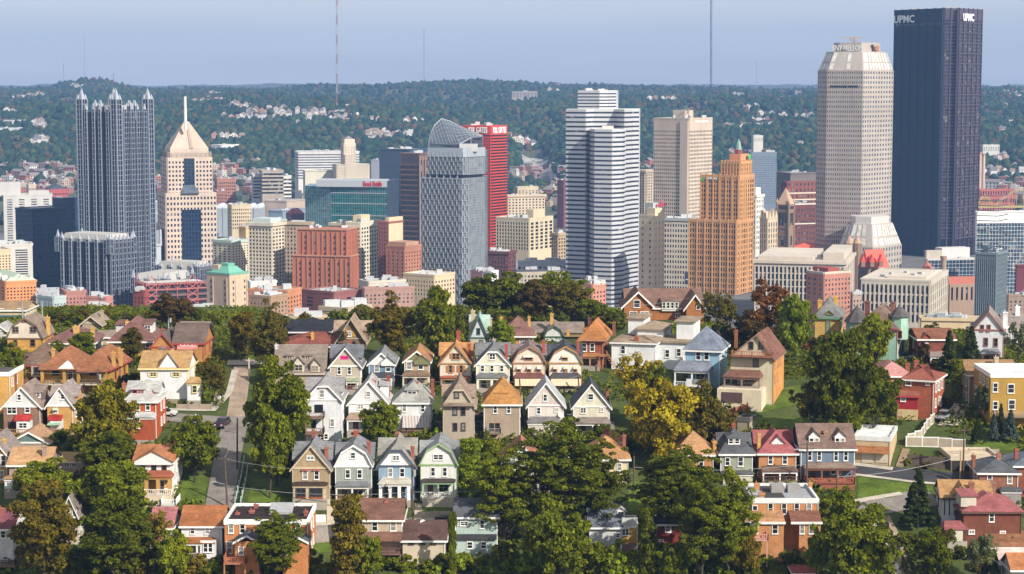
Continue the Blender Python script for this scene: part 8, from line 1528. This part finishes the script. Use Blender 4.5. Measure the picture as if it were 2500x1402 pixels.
wire('pale power cable from the road pole to the tall pole',lo(P1,5.2),lo(P3,5),1.0);wire('upper power cable from the road pole to the tall pole',lo(P1,.5),lo(P3,.5),1.4,.03);wire('power cable from the tall pole into the grove',lo(P3,5),lo(P4,3),1,.035);wire('pale power cable rising towards the leafy-topped pole',lo(P6,1.5),lo(P7,5),.8,.05);wire('power cable between the slim pole and the slate blue house pole',lo(P4,2),lo(P5,4),.8,.05);wire('power cable from the ridge pole towards the transformer pole',lo(P9,.5),lo(P9,.5)+Vector((38,14,2)),1,.03);wire('power cable before the mustard balcony houses',lo(P13,.6),lo(P13,.6)+Vector((-26,2,1)),.9,.03);wire('power cable across the centre house row',lo(P14,.6),lo(P15,.6),1.2,.03);wire('power cable from the leaning pole to the gambrel pair pole',lo(P15,.6),lo(P16,.6),.9,.03);wire('power cable from the slate blue house pole to the pole above the olive tree',lo(P5,.6),lo(P6,.4),.6,.03);wire('power cable running up the steep road',lo(P1,.5),lo(P2,.5),.6,.03)
def fence(label,pts,h,panel,post,name='fence',cat='fence',top=None,solid=True):
 g=[ground(*p)for p in pts];o=empty(name,g[0],label,cat)
 for a,b in zip(g[:-1],g[1:]):
  k=max(1,round((b-a).length/2.4));t,n,L=seg(a.xy,b.xy)
  for i in range(k):
   p,q=a.lerp(b,i/k),a.lerp(b,(i+1)/k);zz=(p.z+q.z)/2;mb=MB()
   if solid:obox(mb,p.xy,t,n,.06,L/k-.06,-.03,.03,zz-.3,zz+h)
   else:
    m_=int(L/k/.16);[obox(mb,p.xy,t,n,(j+.3)*L/k/m_,(j+.7)*L/k/m_,-.02,.02,zz,zz+h)for j in range(m_)];obox(mb,p.xy,t,n,0,L/k,-.04,.04,zz+h-.1,zz+h);obox(mb,p.xy,t,n,0,L/k,-.04,.04,zz+.1,zz+.2)
   mb.build('panel',panel,o);mb=MB();obox(mb,p.xy,t,n,-.09,.09,-.09,.09,p.z-.5,zz+h+.15);mb.build('post',post,o)
   if top:mb=MB();obox(mb,p.xy,t,n,.09,L/k-.09,-.06,.06,zz+h-.14,zz+h+.02);obox(mb,p.xy,t,n,.09,L/k-.09,-.06,.06,zz-.05,zz+.12);mb.build('fence_rail',top,o)
WV=M_plain((.74,.74,.72),.4,0,'white_vinyl');TV=M_plain((.33,.28,.21),.5,0,'tan_vinyl')
fence('white and tan vinyl fence curving below the dark brick annex',[(2212,1090),(2290,1092),(2358,1098)],1.9,TV,WV,top=WV);fence('white vinyl fence stepping up towards the silver SUV',[(2216,1086),(2250,1072),(2262,1050),(2282,1030)],1.9,TV,WV,top=WV);fence('red-brown board fence beside the cream house garage',[(1775,1020),(1842,998)],1.5,M_plain((.30,.09,.04),.8,0,'red_boards'),M_plain((.30,.09,.04),.8,0,'red_boards'))
GP2=M_plain((.36,.46,.42),.5,.2,'green_rail');fence('pale green handrail on the road side of the steep pavement',[(574,1232),(590,1165),(597,1120)],1.0,GP2,GP2,'handrail','handrail',None,False);fence('pale green handrail on the lawn side of the steep pavement',[(588,1232),(602,1170),(606,1140)],1.0,GP2,GP2,'handrail','handrail',None,False);fence('white lattice fence between the orange row and tan house',[(764,1276),(796,1276)],1.4,WV,WV);fence('dark metal fence along the drive at the lower right',[(2152,1262),(2180,1320),(2215,1395)],1.2,M_plain((.03,.03,.03),.5,.3,'black_iron'),M_plain((.03,.03,.03),.5,.3,'black_iron'),solid=False)
fence('dark timber retaining wall below the white vinyl fence',[(2215,1138),(2310,1146)],2.2,M_plain((.085,.06,.045),.9,0,'old_timber'),M_plain((.085,.06,.045),.9,0,'old_timber'),'retaining_wall','wall');fence('low stone garden wall along the pavement by the white house',[(432,1000),(516,1000),(532,965)],1.1,M_wall((.27,.22,.17),.95),M_wall((.27,.22,.17),.95),'garden_wall','wall');fence('concrete retaining wall below the green-trimmed house',[(1020,1268),(1100,1265)],1.3,M_wall((.45,.39,.3),.95),M_wall((.45,.39,.3),.95),'retaining_wall','wall');fence('concrete retaining wall along the upper lawn at the right',[(2365,1112),(2440,1112)],1.2,M_wall((.3,.25,.2),.95),M_wall((.3,.25,.2),.95),'retaining_wall','wall')
def steps(label,a,b,n,w,mat):
 A,B=ground(*a),ground(*b);o=MB();t=(B-A).xy.normalized()
 for i in range(n):p=A.lerp(B,i/n);zz=max(p.z,float(gz(p.x,p.y)))+.15;q=Vector((-t.y,t.x));L=(B-A).xy.length/n;obox(o,p.xy-q*w/2,q,t,0,w,-.1,L,zz-1.2,zz+.18)
 tag(o.build('steps',mat,None,A),label,'steps')
CONC=M_wall((.44,.38,.29),.95);steps('concrete steps left of the green-trimmed house',(1020,1276),(1022,1232),12,1.3,CONC);steps('concrete steps right of the tan gabled house',(806,1280),(806,1236),10,1.2,CONC);steps('old timber steps beside the tan commercial garage',(2196,1140),(2212,1098),12,1.3,M_wall((.3,.22,.14),.95));steps('long concrete steps in the grove right of the mint house',(1228,1290),(1222,1225),14,1.2,CONC);steps('wooden steps before the orange double house',(1922,1348),(1922,1322),8,1.8,M_wall((.34,.24,.15),.95))
def sign(label,px,yt,yb,r,col):
 g=ground(px,yb);k=mpp(px,yb,g.y);o=empty('road_sign',g,label,'road sign');mb=MB();mb.tube(g,g+Vector((0,0,(yb-yt)*k)),.05,n=5);mb.build('post',GALV,o);mb=MB();c_=g+Vector((0,-.08,(yb-yt)*k));mb.tube(c_,c_-Vector((0,.04,0)),r,n=12);mb.build('sign_disc',M_plain(col,.4,0,'sign_face'),o)
sign('white round sign on the pavement by the bare-twigged tree',535,970,992,.42,(.7,.7,.7))
g=ground(478,1022);o=empty('fire_hydrant',g,'red and white fire hydrant at the street corner','fire hydrant')
mb=MB();mb.tube(g,g+Vector((0,0,.6)),.16,.14,8);mb.build('barrel',M_plain((.45,.03,.03),.4,0,'hydrant_red'),o);mb=MB();mb.tube(g+Vector((0,0,.6)),g+Vector((0,0,.9)),.16,.05,8);mb.build('bonnet',M_plain((.7,.7,.7),.4,0,'hydrant_white'),o)
cam=bpy.data.cameras.new('camera');co_=bpy.data.objects.new('camera',cam);COL.objects.link(co_)
cam.sensor_width=36;cam.lens=F/2500*36;cam.clip_start=1;cam.clip_end=60000
co_.location=(0,0,CAMZ);co_.rotation_euler=(math.pi/2-PITCH,0,0);SC.camera=co_
SUN_AZ,SUN_EL=math.radians(45),math.radians(34)
sd=Vector((math.sin(SUN_AZ)*math.cos(SUN_EL),-math.cos(SUN_AZ)*math.cos(SUN_EL),math.sin(SUN_EL)))
sun=bpy.data.lights.new('sun','SUN');sun.energy=4.3;sun.angle=math.radians(.5);sun.color=(1,.93,.82)
so=bpy.data.objects.new('sun',sun);COL.objects.link(so);so.rotation_euler=(-sd).to_track_quat('-Z','Y').to_euler()
w=bpy.data.worlds.new('World');SC.world=w;w.use_nodes=True;nt=w.node_tree;bg=nt.nodes['Background']
sky=nt.nodes.new('ShaderNodeTexSky');sky.sky_type='NISHITA';sky.sun_disc=False;sky.sun_elevation=SUN_EL
sky.sun_rotation=math.atan2(sd.x,sd.y);sky.altitude=300;sky.air_density=1.0;sky.dust_density=1.6;sky.ozone_density=1.0
tc=nt.nodes.new('ShaderNodeTexCoord');mp=nt.nodes.new('ShaderNodeMapping');mp.inputs['Scale'].default_value=(2.2,2.2,26);mp.inputs['Rotation'].default_value=(.03,.05,0);nt.links.new(tc.outputs['Generated'],mp.inputs['Vector'])
cn=nt.nodes.new('ShaderNodeTexNoise');cn.inputs['Scale'].default_value=1.6;cn.inputs['Detail'].default_value=5;nt.links.new(mp.outputs[0],cn.inputs['Vector'])
cr=nt.nodes.new('ShaderNodeMapRange');cr.inputs['From Min'].default_value=.38;cr.inputs['From Max'].default_value=.75;cr.inputs['To Min'].default_value=.5;cr.inputs['To Max'].default_value=.85;nt.links.new(cn.outputs['Fac'],cr.inputs['Value'])
cm=nt.nodes.new('ShaderNodeMix');cm.data_type='RGBA';nt.links.new(cr.outputs[0],cm.inputs['Factor']);nt.links.new(sky.outputs[0],cm.inputs['A']);cm.inputs['B'].default_value=(6.3,6.15,6.15,1);nt.links.new(cm.outputs['Result'],bg.inputs['Color']);bg.inputs['Strength'].default_value=.082
HAZE_D=7.8e-5
mb=MB();mb.box(-5200,-70,-45,5200,12500,520);hm=bpy.data.materials.new('haze_air');hm.use_nodes=True;nt=hm.node_tree;nt.nodes.remove(nt.nodes['Principled BSDF'])
pv=nt.nodes.new('ShaderNodeVolumePrincipled');pv.inputs['Density'].default_value=HAZE_D;pv.inputs['Color'].default_value=(.25,.45,.86,1);pv.inputs['Anisotropy'].default_value=0
nt.links.new(pv.outputs[0],nt.nodes['Material Output'].inputs['Volume'])
tag(mb.build('haze',hm),'thin blue morning haze','haze',None,'stuff')
SC.view_settings.view_transform='Standard';SC.view_settings.look='None';SC.view_settings.exposure=.8;SC.view_settings.gamma=1
c=SC.cycles;c.use_denoising=True;c.max_bounces=6;c.diffuse_bounces=2;c.glossy_bounces=2;c.transmission_bounces=2;c.volume_bounces=0;c.transparent_max_bounces=6
try:c.denoiser='OPENIMAGEDENOISE';c.denoising_input_passes='RGB_ALBEDO_NORMAL'
except Exception:pass
c.use_adaptive_sampling=False;c.caustics_reflective=False;c.caustics_refractive=False
